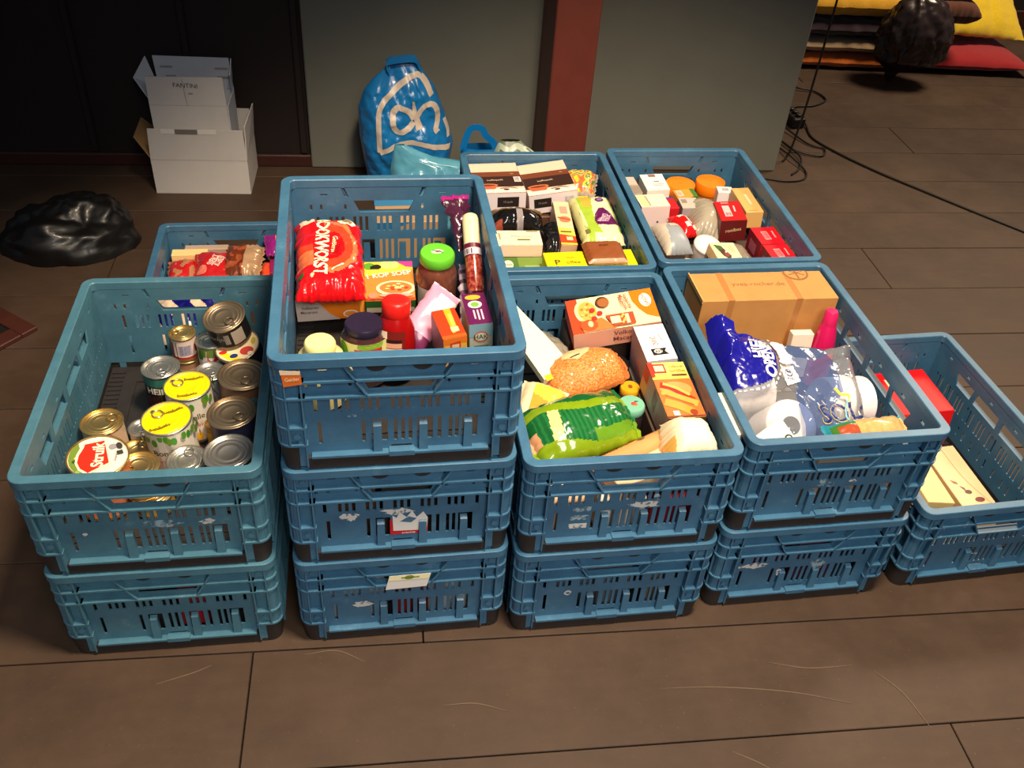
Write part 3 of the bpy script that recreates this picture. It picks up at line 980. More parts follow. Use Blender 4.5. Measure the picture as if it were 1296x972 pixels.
tin('silver lidded tin between the white leafy tin and the rear yellow lid', 'A', 0.062, 0.150, 0.085, 0.064, 0.085, (120, 120, 124), M_STEEL, tab=-1.0)
tin('big dull gold lidded tin furthest back along the right wall of the crate', 'A', 0.124, 0.092, 0.116, 0.099, 0.116, (116, 84, 64), M_REFLSTEEL, tab=-1.2, print_=[('r', 0, 0.2, 1, 0.55, (150, 110, 84)), ('e', 0.55, 0.6, 0.05, 0.2, (70, 130, 150))], tilt=(0.03, 0.03))
tin('big grey lidded tin with navy label, middle of the three along the right wall', 'A', 0.122, -0.024, 0.116, 0.094, 0.116, (40, 42, 70), M_REFLSTEEL, tab=-0.7, tilt=(0.04, -0.05))
tin('big silver lidded tin without pull tab in the front right corner', 'A', 0.124, -0.136, 0.116, 0.092, 0.116, (96, 90, 92), M_STEEL, tilt=(0.05, -0.04))
tin('plain gold tin with a pull tab by the left wall of the crate', 'A', -0.132, -0.008, 0.090, 0.080, 0.090, (190, 160, 132), M_BRASS, tab=0.6)
tin('wide tin with red arched crest and green leaves printed on a white lid', 'A', -0.116, -0.136, 0.122, 0.106, 0.122, (190, 110, 70), M_BRASS, lid_col=M_WLID, lid_name='printed_lid', tilt=(0.10, 0.05), yaw=0.42,
    lid_print=[('e', 0.5, 0.5, 0.46, 0.46, (240, 232, 214)), ('p', [(0.5 - 0.46 * cos(t), 0.5 + 0.46 * sin(t)) for t in [k * 0.15 - 1.0 for k in range(15)]], (112, 140, 52))] +
    [('e', 0.14 + 0.05 * (k % 4), 0.28 + 0.06 * k, 0.05, 0.035, ((150, 180, 80), (58, 84, 30), (196, 204, 120))[k % 3]) for k in range(8)] +
    [('p', [(0.14, 0.298), (0.24, 0.147), (0.665, 0.247), (0.74, 0.848), (0.34, 0.873), (0.302, 0.797), (0.19, 0.647), (0.128, 0.472)], (250, 232, 200)),
     ('p', [(0.177, 0.323), (0.265, 0.185), (0.627, 0.285), (0.69, 0.81), (0.378, 0.835), (0.34, 0.76), (0.228, 0.622), (0.165, 0.472)], (222, 44, 26)),
     ('t', 'Struik', 0.51, 0.53, 0.20, (252, 236, 206), 72, 0.56, 0.03), ('t', 'Original', 0.76, 0.36, 0.05, (120, 110, 110), 66), ('e', 0.78, 0.62, 0.07, 0.06, (150, 146, 150)), ('e', 0.88, 0.60, 0.05, 0.08, (60, 54, 56)), ('r', 0.80, 0.40, 0.90, 0.49, (60, 60, 50))])
tin('small gold topped tin touching the wide crested lid', 'A', -0.063, -0.058, 0.058, 0.064, 0.058, (200, 170, 140), M_BRASS, tab=1.2, tilt=(0.03, 0))
tin('small gold tin with raised ring at the front rim, beside the crested lid', 'A', -0.042, -0.140, 0.098, 0.072, 0.060, (150, 120, 60), M_BRASS, tab=-2.6, tilt=(0.06, 0.03))
tin('squat golden tin underneath the ringed gold tin at the front', 'A', -0.040, -0.142, 0.036, 0.076, 0.036, (150, 120, 60), M_BRASS)
tin('silver beige lidded tin at the front rim between yellow lid and big silver tin', 'A', 0.030, -0.118, 0.082, 0.076, 0.082, (160, 130, 110), M_STEEL, tab=1.5, tilt=(0.05, 0))
tin('pale tin half hidden behind the front yellow lidded tin', 'A', -0.072, 0.028, 0.040, 0.054, 0.040, (200, 186, 170), M_STEEL)
tin('gold tin deep between the yellow lidded tins and the navy tin', 'A', 0.066, 0.010, 0.060, 0.028, 0.060, (170, 120, 40), M_BRASS, print_=[('r', 0.3, 0.3, 0.7, 0.7, (200, 160, 60))])

# ---------------------------------------------------------------- crate on the stack of three
BG = 'groceries in the stack of three'
carton('pasta_box', 'orange and grey pasta box under the red sausage packet', 'box', 'B', (-0.112, 0.150, 0.044), (0.132, 0.136, 0.048), (-0.03, -0.05, -0.01), (240, 128, 24),
       {'F': [('p', [(0, 0), (0.62, 0), (0.46, 0.35), (0.30, 1), (0, 1)], (196, 180, 170)), ('e', 0.78, 0.24, 0.11, 0.17, (250, 240, 226)), ('e', 0.78, 0.24, 0.09, 0.13, (244, 150, 50)), ('t', 'Volkoren', 0.2, 0.62, 0.13, (60, 44, 40), 0, 0.4), ('t', 'Macaroni', 0.18, 0.42, 0.13, (90, 70, 64), 0, 0.36), ('e', 0.95, 0.5, 0.03, 0.4, (250, 170, 60))],
        'T': [('r', 0.05, 0.1, 0.6, 0.9, (230, 200, 160)), ('r', 0.86, 0.05, 1, 0.95, (214, 130, 50)), ('p', [(0.9, 0.2), (0.98, 0.3), (0.92, 0.6), (0.86, 0.5)], (110, 120, 60))]}, BG)


def rook_col(u, v):
    # print of a cooked ring sausage on red: 0 red, 1 sausage, 2 lighter sausage, 3 dark red, 4 cream
    d = math.hypot((u - 0.05) * 1.0, (v - 0.05) * 1.15)
    if 0.42 < d < 0.80 and u > -0.1: return 2 if d > 0.66 else 1
    if -0.92 < u < -0.45 and -0.45 < v < 0.12: return 2 if v < -0.05 else 1
    if d < 0.30: return 3
    return 0


bag('sausage_packet', 'shiny red plastic packet of smoked sausage with slanted cream lettering', 'food packet', 'B', (-0.116, 0.150, 0.110), 0.128, 0.222, 0.062, (0.14, 0.02, 0.03),
    [mat('red_foil', srgb(214, 14, 22), 0.22, coat=0.4), mat('sausage_print', srgb(206, 62, 34), 0.25, coat=0.4), mat('sausage_light', srgb(232, 112, 66), 0.25, coat=0.4), mat('dark_red_foil', srgb(168, 12, 18), 0.22, coat=0.4)],
    rook_col, 56, 70, 0.0042, 2, crimp=False, py=6, px=4, wscale=30, group=BG,
    prints=[('t', 'ROOKWORST', 0.40, 0.54, 0.12, (252, 232, 196), -94, 1.35, 0.03), ('t', 'Gelderse', 0.58, 0.54, 0.04, (250, 214, 170), -98), ('r', 0.07, 0.84, 0.30, 0.93, (236, 200, 170)), ('e', 0.78, 0.86, 0.13, 0.055, (240, 226, 200)), ('e', 0.79, 0.86, 0.07, 0.035, (130, 110, 80)), ('l', [(0.52, 0.20), (0.60, 0.24), (0.70, 0.27)], 0.003, (252, 232, 196)), ('e', 0.24, 0.16, 0.03, 0.02, (250, 170, 140)), ('e', 0.07, 0.18, 0.045, 0.035, (50, 100, 50))])
carton('soup_box', 'instant soup box with a bowl of soup on its front, behind the ketchup', 'box', 'B', (0.001, 0.135, 0.060), (0.096, 0.122, 0.030), (0.10, 0.0, -0.01), (40, 90, 36),
       {'T': [('r', 0, 0.0, 1, 1, (236, 128, 52)), ('p', [(0, 0.62), (1, 0.78), (1, 1), (0, 1)], (206, 190, 60)), ('e', 0.1, 0.88, 0.12, 0.09, (90, 150, 40)), ('e', 0.52, 0.92, 0.2, 0.12, (246, 226, 120)), ('p', [(0.66, 1), (1, 1), (1, 0.84), (0.86, 0.86)], (200, 60, 140)),
              ('r', 0.12, 0.80, 0.3, 0.88, (30, 28, 24)), ('e', 0.25, 0.86, 0.1, 0.06, (30, 28, 24)), ('t', '1 KOP SOEP', 0.5, 0.66, 0.115, (252, 236, 214), 9, 0.92, 0.02),
              ('e', 0.62, 0.30, 0.40, 0.19, (246, 214, 170)), ('e', 0.62, 0.31, 0.33, 0.145, (214, 120, 60))] +
             [('e', 0.62 + 0.24 * cos(k * 2.4) * (k / 14), 0.31 + 0.1 * sin(k * 2.4) * (k / 14), 0.045, 0.022, ((240, 190, 100), (196, 70, 40), (236, 210, 150))[k % 3]) for k in range(14)] +
             [('e', 0.62, 0.10, 0.34, 0.05, (236, 160, 140)), ('e', 0.16, 0.1, 0.1, 0.08, (236, 130, 96)), ('r', 0, 0, 1, 0.03, (206, 60, 50))],
        'F': [('r', 0.02, 0.06, 0.98, 0.46, (186, 176, 150)), ('r', 0.0, 0.5, 1, 1, (40, 92, 36))]}, BG)
jar('glass jar of brown beans with a bright green lid', 'B', (0.103, 0.128, 0.002), [(0.030, 0), (0.039, 0.003), (0.041, 0.012), (0.041, 0.095), (0.036, 0.112), (0.031, 0.118), (0.031, 0.128)],
    [(0.0335, 0.122), (0.0345, 0.126), (0.0345, 0.138), (0.032, 0.142), (0.018, 0.1435), (0.001, 0.1435)], mat('beans', srgb(150, 72, 30), 0.3, noise=0.8, scale=60, noise_col=srgb(96, 44, 20), bump=0.5), (100, 190, 50), BG, lumps=0.05,
    label_print=[('r', 0, 0, 1, 1, (226, 214, 200)), ('b', 0.3, 0.2, 0.8, 0.6, 18, (150, 130, 150))], label_R=0.0412, label_z=0.03, label_h=0.048, label_w=0.052, a0=-pi / 2 - 0.62,
    lid_print=[('e', 0.5, 0.5, 0.34, 0.2, (214, 230, 190)), ('e', 0.55, 0.5, 0.15, 0.1, (190, 60, 60)), ('l', [(0.25, 0.62), (0.5, 0.56), (0.8, 0.36)], 0.003, (70, 120, 150))], tilt=(0.05, 0, 0.1))
jar('glass jar of dark cherries with green and cream paper label', 'B', (-0.052, -0.072, 0.002), [(0.034, 0), (0.042, 0.004), (0.0435, 0.014), (0.0435, 0.082), (0.040, 0.096), (0.032, 0.106), (0.031, 0.112)],
    [(0.0335, 0.104), (0.0345, 0.107), (0.0345, 0.116), (0.032, 0.120), (0.018, 0.1205), (0.001, 0.1205)], mat('cherries', srgb(92, 10, 16), 0.15, noise=0.8, scale=50, noise_col=srgb(50, 4, 10)), (38, 30, 52), BG, lumps=0.03,
    label_print=[('r', 0, 0, 1, 1, (226, 226, 150)), ('e', 0.1, 0.5, 0.1, 0.5, (90, 150, 40)), ('e', 0.92, 0.6, 0.1, 0.5, (90, 150, 40)), ('e', 0.55, 0.95, 0.2, 0.2, (140, 180, 60)), ('r', 0.3, 0.52, 0.72, 0.82, (200, 60, 44)), ('t', 'Marvin', 0.51, 0.67, 0.2, (250, 236, 214), 0, 0.36), ('e', 0.52, 0.22, 0.34, 0.24, (248, 244, 226)), ('t', 'Cherries', 0.52, 0.25, 0.2, (60, 90, 40), 0, 0.5)],
    label_R=0.0437, label_z=0.040, label_h=0.060, label_w=0.12, a0=-pi / 2 + 0.12, tilt=(-0.02, 0, 0))
jar('red ketchup bottle standing on its cap end up, barcode on its back label', 'B', (0.006, -0.066, 0.002), [(0.028, 0), (0.036, 0.004), (0.038, 0.02), (0.037, 0.070), (0.034, 0.098), (0.027, 0.116), (0.0245, 0.122)],
    [(0.0245, 0.121), (0.026, 0.125), (0.026, 0.147), (0.023, 0.151), (0.012, 0.152), (0.001, 0.152)], mat('ketchup_red', srgb(150, 10, 12), 0.2, coat=0.3), (216, 30, 24), BG, glass=False, name='sauce_bottle', cat='bottle',
    label_print=[('r', 0, 0, 1, 1, (120, 30, 24)), ('r', 0.05, 0.78, 0.5, 0.98, (244, 220, 196)), ('r', 0.05, 0.68, 0.9, 0.76, (40, 26, 24)), ('r', 0.05, 0.52, 0.9, 0.66, (220, 160, 130)), ('r', 0.1, 0.34, 0.92, 0.5, (244, 226, 206)), ('b', 0.14, 0.36, 0.88, 0.48, 16, (200, 150, 130)), ('r', 0.2, 0.12, 0.7, 0.3, (206, 180, 130)), ('r', 0.5, 0.1, 0.95, 0.3, (40, 40, 40))],
    label_R=0.0385, label_z=0.036, label_h=0.070, label_w=0.066, a0=-pi / 2 - 0.35, tilt=(-0.14, 0.03, -0.1))
jar('cream coloured mayonnaise jar with matching screw lid in the front left corner', 'B', (-0.128, -0.128, -0.0), [(0.034, 0), (0.041, 0.004), (0.043, 0.02), (0.043, 0.080), (0.039, 0.096), (0.028, 0.104), (0.026, 0.106)],
    [(0.0265, 0.1055), (0.0275, 0.108), (0.027, 0.122), (0.0245, 0.126), (0.012, 0.127), (0.001, 0.127)], mat('mayo', srgb(240, 222, 150), 0.35), (244, 228, 150), BG, glass=False, name='sauce_jar')
carton('vegetable_carton', 'carton with purple top and grey blue front along the right wall', 'carton', 'B', (0.150, -0.045, 0.080), (0.043, 0.096, 0.100), (0.01, -0.05, 0.04), (176, 180, 166),
       {'T': [('r', 0, 0, 1, 1, (92, 20, 76)), ('e', 0.45, 0.86, 0.34, 0.08, (206, 170, 50)), ('e', 0.46, 0.62, 0.3, 0.12, (230, 214, 220)), ('e', 0.46, 0.62, 0.18, 0.08, (120, 170, 70)), ('l', [(0.34, 0.44), (0.34, 0.16)], 0.003, (220, 190, 210)), ('l', [(0.5, 0.44), (0.5, 0.12)], 0.003, (220, 190, 210)), ('l', [(0.66, 0.44), (0.66, 0.12)], 0.003, (220, 190, 210))],
        'F': [('r', 0, 0.72, 1, 1, (130, 170, 186)), ('e', 0.5, 0.72, 0.3, 0.12, (206, 96, 40)), ('e', 0.5, 0.72, 0.25, 0.09, (196, 206, 196)), ('t', 'HAK', 0.5, 0.72, 0.1, (60, 70, 40), 0, 0.6), ('r', 0.2, 0.5, 0.82, 0.53, (110, 120, 110)), ('r', 0.25, 0.44, 0.75, 0.47, (110, 120, 110))],
        'L': [('r', 0, 0, 1, 1, (150, 160, 170))]}, BG)
carton('mix_box', 'orange red and yellow packet box beside the purple topped carton', 'box', 'B', (0.100, -0.060, 0.068), (0.044, 0.086, 0.080), (0.03, -0.06, 0.17), (240, 176, 60),
       {'T': [('r', 0, 0, 1, 1, (226, 60, 24)), ('p', [(0.5, 1), (0.8, 1), (0.75, 0.2), (0.5, 0.15)], (246, 170, 40)), ('p', [(0.6, 0.8), (0.74, 0.8), (0.72, 0.4), (0.6, 0.4)], (250, 214, 90)), ('r', 0.48, 0.2, 0.8, 0.36, (250, 226, 160)), ('r', 0.0, 0.0, 1, 0.1, (236, 90, 30))],
        'F': [('r', 0, 0.84, 1, 1, (236, 120, 40)), ('p', [(0.28, 0.86), (0.72, 0.9), (0.74, 0.52), (0.3, 0.5)], (206, 60, 36)), ('r', 0.36, 0.58, 0.66, 0.82, (240, 200, 150)), ('t', 'Honig', 0.51, 0.7, 0.1, (200, 50, 36), 0, 0.25), ('t', 'Macaroni', 0.5, 0.36, 0.09, (110, 70, 30), 0, 0.6)],
        'L': [('r', 0, 0, 1, 1, (170, 160, 156))]}, BG)
bag('pink_pouch', 'pink and white crumpled plastic pouch between ketchup and bean jar', 'food packet', 'B', (0.066, 0.006, 0.068), 0.135, 0.060, 0.022, (0.55, -0.50, 0.80),
    [mat('pink_foil', srgb(226, 150, 180), 0.25, coat=0.3), mat('white_foil', srgb(240, 220, 226), 0.25, coat=0.3), mat('plum_foil', srgb(110, 40, 80), 0.25, coat=0.3)],
    lambda u, v: 1 if 0.1 < u < 0.8 and v < 0.2 else (2 if u < -0.55 else 0), 30, 16, 0.0014, 5, wscale=16, group=BG)
# sausage stick: cream end, printed band, dark red lower half, purple sleeve gathered behind its top
t = thing('salami_roll', 'long stick with cream top and red speckled lower half along right wall', 'sausage', group=BG)
put(t, 'B', (0.1625, 0.112, 0.150), (-0.96, 0.0, 0.0))
mb = MB(); mb.lathe([(0.001, 0.080), (0.008, 0.079), (0.014, 0.075), (0.0165, 0.067), (0.0165, 0.002)], 24, cap1=False); mb.build('cream_end', mat('cream_wrap', srgb(238, 220, 176), 0.35, coat=0.3), t, smooth=50)
mb = MB(); mb.lathe([(0.0165, 0.002), (0.017, -0.005), (0.017, -0.076), (0.014, -0.086), (0.001, -0.089)], 24, cap0=False); mb.build('red_end', mat('red_speckle', srgb(120, 24, 26), 0.2, coat=0.5, noise=0.9, scale=120, noise_col=srgb(206, 120, 90)), t, smooth=50)
decals([('r', 0, 0, 1, 1, (96, 16, 50)), ('r', 0, 0.1, 1, 0.62, (206, 196, 204)), ('b', 0.1, 0.15, 0.5, 0.55, 9, (60, 50, 70))], 2 * pi * 0.017, 0.026, cyl_map(0.0172, z0=-0.014), 'printed_band', t, seg=24)
bag('purple_sleeve', 'dark purple plastic sleeve gathered behind the cream topped stick', 'wrapper', 'B', (0.148, 0.188, 0.170), 0.060, 0.120, 0.016, (0.62, 0.10, 0.30), [mat('purple_sleeve', srgb(66, 26, 50), 0.22, coat=0.5), mat('magenta_edge', srgb(150, 30, 110), 0.25, coat=0.4)], lambda u, v: 1 if v > 0.82 else 0, 24, 36, 0.005, 14, crimp=False, group=BG, shape=lambda u, v: (0.7 + 0.35 * max(0, v), 1))
bag('clear_stick_sleeve', 'narrow clear and white plastic sleeve wedged beside the long salami stick', 'food packet', 'B', (0.136, 0.062, 0.075), 0.15, 0.022, 0.016, (0.05, -0.42, 1.5),
    [mat('pale_sleeve', srgb(206, 190, 206), 0.2, coat=0.4), mat('mauve_sleeve', srgb(120, 84, 110), 0.2, coat=0.4)], lambda u, v: 1 if (int((u + 1) * 9) % 3 == 0) else 0, 30, 10, 0.003, 8, group=BG)

# ---------------------------------------------------------------- crate with the green pasta bag
CG = 'groceries in the crate with the green pasta bag'
carton('macaroni_box', 'orange and cream macaroni box with a round window and pasta picture', 'box', 'C', (0.070, 0.185, 0.168), (0.190, 0.105, 0.048), (0.15, -0.17, -0.02), (236, 190, 150),
       {'T': [('r', 0, 0, 1, 1, (246, 222, 176)), ('r', 0, 0, 0.13, 1, (214, 70, 34)), ('p', [(0.74, 1), (0.75, 0.7), (0.8, 0.45), (0.87, 0.25), (0.97, 0.14), (1, 0.13), (1, 1)], (240, 118, 10)), ('e', 0.90, 0.68, 0.068, 0.2, (250, 240, 226)), ('t', 'HONIG', 0.90, 0.68, 0.085, (206, 50, 30), -78, 0.2),
              ('e', 0.2, 0.60, 0.125, 0.34, (250, 226, 160)), ('e', 0.22, 0.6, 0.105, 0.28, (240, 170, 80))] +
             [('e', 0.22 + 0.08 * cos(k * 2.4) * (k / 12), 0.6 + 0.22 * sin(k * 2.4) * (k / 12), 0.016, 0.03, ((250, 196, 110), (214, 120, 50))[k % 2]) for k in range(13)] +
             [('p', [(0.12, 0.0), (0.5, 0.0), (0.36, 0.34), (0.2, 0.3), (0.12, 0.34)], (236, 120, 60)), ('e', 0.2, 0.17, 0.1, 0.16, (214, 84, 40)), ('e', 0.22, 0.2, 0.03, 0.09, (244, 190, 150))] +
             [('e', 0.30 + 0.05 * cos(k * 2.1), 0.46 + 0.14 * sin(k * 2.1), 0.032, 0.06, (214, 50, 40)) for k in range(8)] +
             [('e', 0.41, 0.76, 0.078, 0.16, (90, 50, 30)), ('e', 0.42, 0.74, 0.068, 0.13, (160, 96, 50)), ('p', [(0.40, 0.36), (0.72, 0.36), (0.72, 0.02), (0.47, 0.02)], (176, 74, 40)), ('r', 0.45, 0.1, 0.56, 0.3, (250, 220, 180)), ('r', 0.62, 0.05, 0.66, 0.32, (250, 220, 180))] +
             [('e', 0.58 + 0.02 * (k % 3), 0.1 + 0.05 * k, 0.016, 0.035, (240, 180, 90)) for k in range(5)] +
             [('t', 'Volkoren', 0.695, 0.68, 0.085, (150, 70, 60), -80, 0.24), ('t', 'Macaroni', 0.645, 0.66, 0.085, (190, 60, 50), -80, 0.26), ('l', [(0.61, 0.88), (0.615, 0.5)], 0.0012, (150, 110, 90))],
        'F': [('r', 0, 0, 1, 1, (222, 160, 130)), ('r', 0.0, 0.0, 0.46, 1, (224, 176, 152)), ('t', 'Volkoren', 0.62, 0.72, 0.26, (120, 64, 70), 0, 0.32), ('t', 'Macaroni', 0.62, 0.36, 0.26, (120, 64, 70), 0, 0.34)],
        'L': [('r', 0, 0, 1, 1, (206, 76, 40))]}, CG)
carton('rusk_box', 'upright white carton with red word and a black ribbon mark on top', 'box', 'C', (0.138, 0.083, 0.142), (0.064, 0.112, 0.100), (0.06, -0.08, 0.02), (226, 222, 226),
       {'T': [('r', 0, 0, 1, 1, (242, 238, 236)), ('t', 'GRAND', 0.48, 0.54, 0.11, (206, 40, 44), -86, 0.46), ('t', 'biscuits', 0.74, 0.62, 0.05, (120, 110, 110), -80, 0.4), ('p', [(0.26, 0.32), (0.78, 0.32), (0.70, 0.23), (0.80, 0.14), (0.28, 0.14)], (26, 24, 24)), ('e', 0.48, 0.24, 0.14, 0.06, (220, 214, 206)), ('t', 'AH', 0.48, 0.24, 0.07, (30, 28, 28), 10)],
        'F': [('r', 0, 0, 1, 1, (216, 208, 206))], 'L': [('r', 0, 0, 1, 1, (176, 170, 190)), ('p', [(0.4, 0.1), (0.7, 0.2), (0.6, 0.6), (0.35, 0.5)], (196, 150, 166))]}, CG)  # bluish grey of the left face is shade put into the colour
carton('tortilla_box', 'brown tortilla kit box picturing rolled wraps, lying along the right wall', 'box', 'C', (0.133, -0.072, 0.150), (0.078, 0.153, 0.064), (0.10, 0.03, 0.04), (150, 110, 92),
       {'T': [('r', 0, 0, 1, 1, (240, 190, 90)), ('r', 0, 0.78, 1, 1, (246, 214, 110)), ('p', [(0, 1), (0.14, 1), (0.10, 0.74), (0, 0.72)], (206, 50, 36)), ('r', 0.1, 0.80, 0.44, 0.97, (176, 40, 30)), ('r', 0.14, 0.83, 0.40, 0.94, (236, 196, 170)), ('t', 'Volkoren', 0.74, 0.92, 0.05, (110, 130, 60), 0, 0.42), ('t', 'tortillas', 0.74, 0.84, 0.06, (176, 130, 30), 0, 0.42), ('r', 0.55, 0.74, 0.95, 0.77, (90, 60, 30)),
              ('r', 0, 0, 1, 0.68, (222, 110, 50)), ('e', 0.5, 0.5, 0.42, 0.13, (232, 150, 84)), ('l', [(0.12, 0.58), (0.4, 0.52), (0.7, 0.36), (0.85, 0.28)], 0.016, (176, 40, 24)), ('l', [(0.2, 0.60), (0.5, 0.52), (0.8, 0.38)], 0.007, (236, 176, 90)), ('l', [(0.1, 0.46), (0.5, 0.34), (0.92, 0.22)], 0.017, (242, 160, 70)), ('l', [(0.08, 0.28), (0.4, 0.2), (0.72, 0.08)], 0.02, (244, 150, 60)), ('e', 0.72, 0.08, 0.1, 0.05, (150, 60, 30)), ('l', [(0.14, 0.4), (0.5, 0.29), (0.8, 0.2)], 0.003, (190, 90, 40)), ('r', 0.18, 0.03, 0.34, 0.11, (240, 226, 200)), ('r', 0, 0, 1, 0.025, (120, 60, 40))],
        'F': [('r', 0, 0, 1, 1, (104, 62, 50)), ('r', 0.25, 0.2, 0.85, 0.8, (196, 150, 130)), ('r', 0.28, 0.24, 0.82, 0.76, (120, 76, 62)), ('b', 0.32, 0.3, 0.78, 0.7, 10, (190, 150, 130))],
        'L': [('r', 0, 0, 1, 1, (176, 152, 146)), ('r', 0.0, 0.0, 0.22, 1, (214, 170, 110)), ('r', 0.0, 0.5, 0.2, 1, (206, 60, 44)), ('p', [(0.45, 0.95), (0.6, 0.8), (0.6, 0.2), (0.45, 0.4)], (124, 96, 92)), ('r', 0.68, 0.1, 0.95, 0.9, (160, 136, 134))]}, CG)


def lentil_rise(u, v): return 0.0


bag('lentil_bag', 'clear bag of orange red lentils with a cream paper label', 'food packet', 'C', (-0.014, 0.058, 0.128), 0.190, 0.118, 0.070, (0.16, -0.05, 0.30),
    [mat('red_lentils', srgb(214, 104, 34), 0.32, coat=0.5, noise=1.0, scale=260, noise_col=srgb(250, 190, 110), bump=1.0), mat('lentil_film', srgb(196, 110, 60), 0.2, coat=0.4)],
    lambda u, v: 1 if abs(u) > 0.9 or v < -0.93 else 0, 56, 40, 0.003, 11, wscale=20, group=CG, px=2.4, py=2.2, shape=lambda u, v: (1 - 0.10 * v * v, 1 - 0.26 * u * u),
    prints=[('p', [(0.25, 0.72), (0.30, 0.94), (0.62, 0.99), (0.66, 0.84), (0.58, 0.70), (0.42, 0.58)], (226, 190, 140)), ('r', 0.34, 0.66, 0.46, 0.69, (60, 44, 34)), ('l', [(0.36, 0.8), (0.56, 0.87)], 0.0012, (160, 120, 90)), ('l', [(0.36, 0.85), (0.56, 0.92)], 0.0012, (160, 120, 90))])


def pasta_col(u, v):
    k = v + 0.18 * sin(u * 2.6 + 0.6)
    if k > 0.62: return 1
    if 0.30 < k < 0.60: return 0
    if k < -0.66: return 0
    if -0.66 < k < -0.34 and u > 0.1: return 2
    if -0.60 < u - 0.1 * v < -0.40: return 3
    if u < -0.82: return 4 if v < 0 else 1
    return 1 if (int((u + 1.2) * 22) % 2) else 5


bag('spinach_pasta_bag', 'shiny dark green bag with lime stripes and a cream band', 'food packet', 'C', (-0.062, -0.128, 0.142), 0.225, 0.140, 0.072, (0.20, -0.04, 0.26),
    [mat('lime_foil', srgb(122, 150, 20), 0.2, coat=0.5), mat('green_foil', srgb(22, 92, 44), 0.18, coat=0.5), mat('olive_foil', srgb(96, 140, 30), 0.2, coat=0.5), mat('cream_band', srgb(214, 192, 130), 0.3), mat('beige_band', srgb(206, 150, 110), 0.3), mat('green_foil_light', srgb(34, 110, 54), 0.16, coat=0.5)],
    pasta_col, 90, 60, 0.0032, 21, wscale=20, group=CG, shape=lambda u, v: (1 - 0.05 * v * v, 1 - 0.10 * u * u))
bag('cheese_packet', 'yellow and white packet half under the green bag at the left wall', 'food packet', 'C', (-0.135, -0.030, 0.128), 0.095, 0.105, 0.04, (0.1, 0.12, -0.35),
    [mat('pale_wrap', srgb(240, 214, 176), 0.3, coat=0.3), mat('yellow_wrap', srgb(246, 196, 70), 0.3, coat=0.3), mat('amber_wrap', srgb(226, 150, 50), 0.3, coat=0.3)],
    lambda u, v: 0 if u < -0.45 or v > 0.75 else (2 if v + 0.4 * u < -0.1 else 1), 26, 26, 0.002, 4, group=CG)
q = MB()
wed = [(-0.110, 0.010), (-0.100, -0.030), (-0.004, -0.040), (0.092, -0.042), (0.098, 0.030), (0.020, 0.026)]
q.prism(wed, -0.009, 0.009)
o = q.build('cream_slab_packet', ink(248, 240, 200), None)
put(o, 'C', (-0.098, 0.135, 0.150), (0.10, 0.22, -1.15))
tag(o, 'long cream wedge shaped packet with a yellow end beside the stack of three', 'food packet', CG)
decals([('p', [(0.92, 0.05), (0.99, 0.05), (1.0, 0.95), (0.95, 0.95)], (240, 220, 40))], 0.21, 0.072, lambda u, v, o_: (u - 0.110, v - 0.042, 0.009 + o_), 'printed_edge', o)
bag('grey_plastic_bag', 'crumpled translucent grey plastic bag behind the cream wedge packet', 'plastic bag', 'C', (-0.052, 0.165, 0.100), 0.085, 0.20, 0.070, (0, 0.25, 0.25),
    [mat('grey_plastic', srgb(150, 142, 128), 0.25, coat=0.3)], None, 36, 44, 0.009, 31, crimp=False, wscale=16, group=CG)
jar('small jar with a teal lid picturing berries, beside the tortilla box', 'C', (0.068, -0.042, 0.035), [(0.022, 0), (0.026, 0.003), (0.027, 0.07), (0.024, 0.078)], [(0.0265, 0.076), (0.0275, 0.079), (0.0275, 0.090), (0.0255, 0.093), (0.015, 0.0935), (0.001, 0.0935)],
    mat('dark_jam', srgb(70, 16, 20), 0.2), (124, 186, 160), CG, lid_print=[('e', 0.62, 0.45, 0.2, 0.18, (222, 80, 60)), ('e', 0.74, 0.35, 0.13, 0.12, (230, 110, 80)), ('r', 0.7, 0.6, 0.95, 0.7, (60, 70, 90))])
jar('small jar with a golden lid near the end of the lentil bag', 'C', (0.082, 0.028, 0.035), [(0.018, 0), (0.021, 0.003), (0.022, 0.07), (0.019, 0.078)], [(0.0205, 0.076), (0.021, 0.079), (0.021, 0.088), (0.0195, 0.091), (0.010, 0.0912), (0.001, 0.0912)],
    mat('amber_jam', srgb(120, 70, 20), 0.2), (226, 160, 30), CG, lid_print=[('e', 0.5, 0.5, 0.25, 0.3, (130, 80, 30))])
jar('jar with a black and white ringed lid under the macaroni box', 'C', (0.080, 0.118, 0.008), [(0.026, 0), (0.030, 0.003), (0.031, 0.07), (0.028, 0.08)], [(0.030, 0.078), (0.031, 0.081), (0.031, 0.094), (0.029, 0.097), (0.015, 0.0973), (0.001, 0.0973)],
    mat('dark_spread', srgb(50, 30, 20), 0.2), (24, 24, 28), CG, lid_print=[('e', 0.5, 0.5, 0.43, 0.43, (214, 210, 206)), ('e', 0.5, 0.5, 0.36, 0.36, (30, 30, 34)), ('e', 0.5, 0.5, 0.26, 0.26, (214, 210, 206)), ('e', 0.5, 0.5, 0.2, 0.2, (30, 30, 34))])
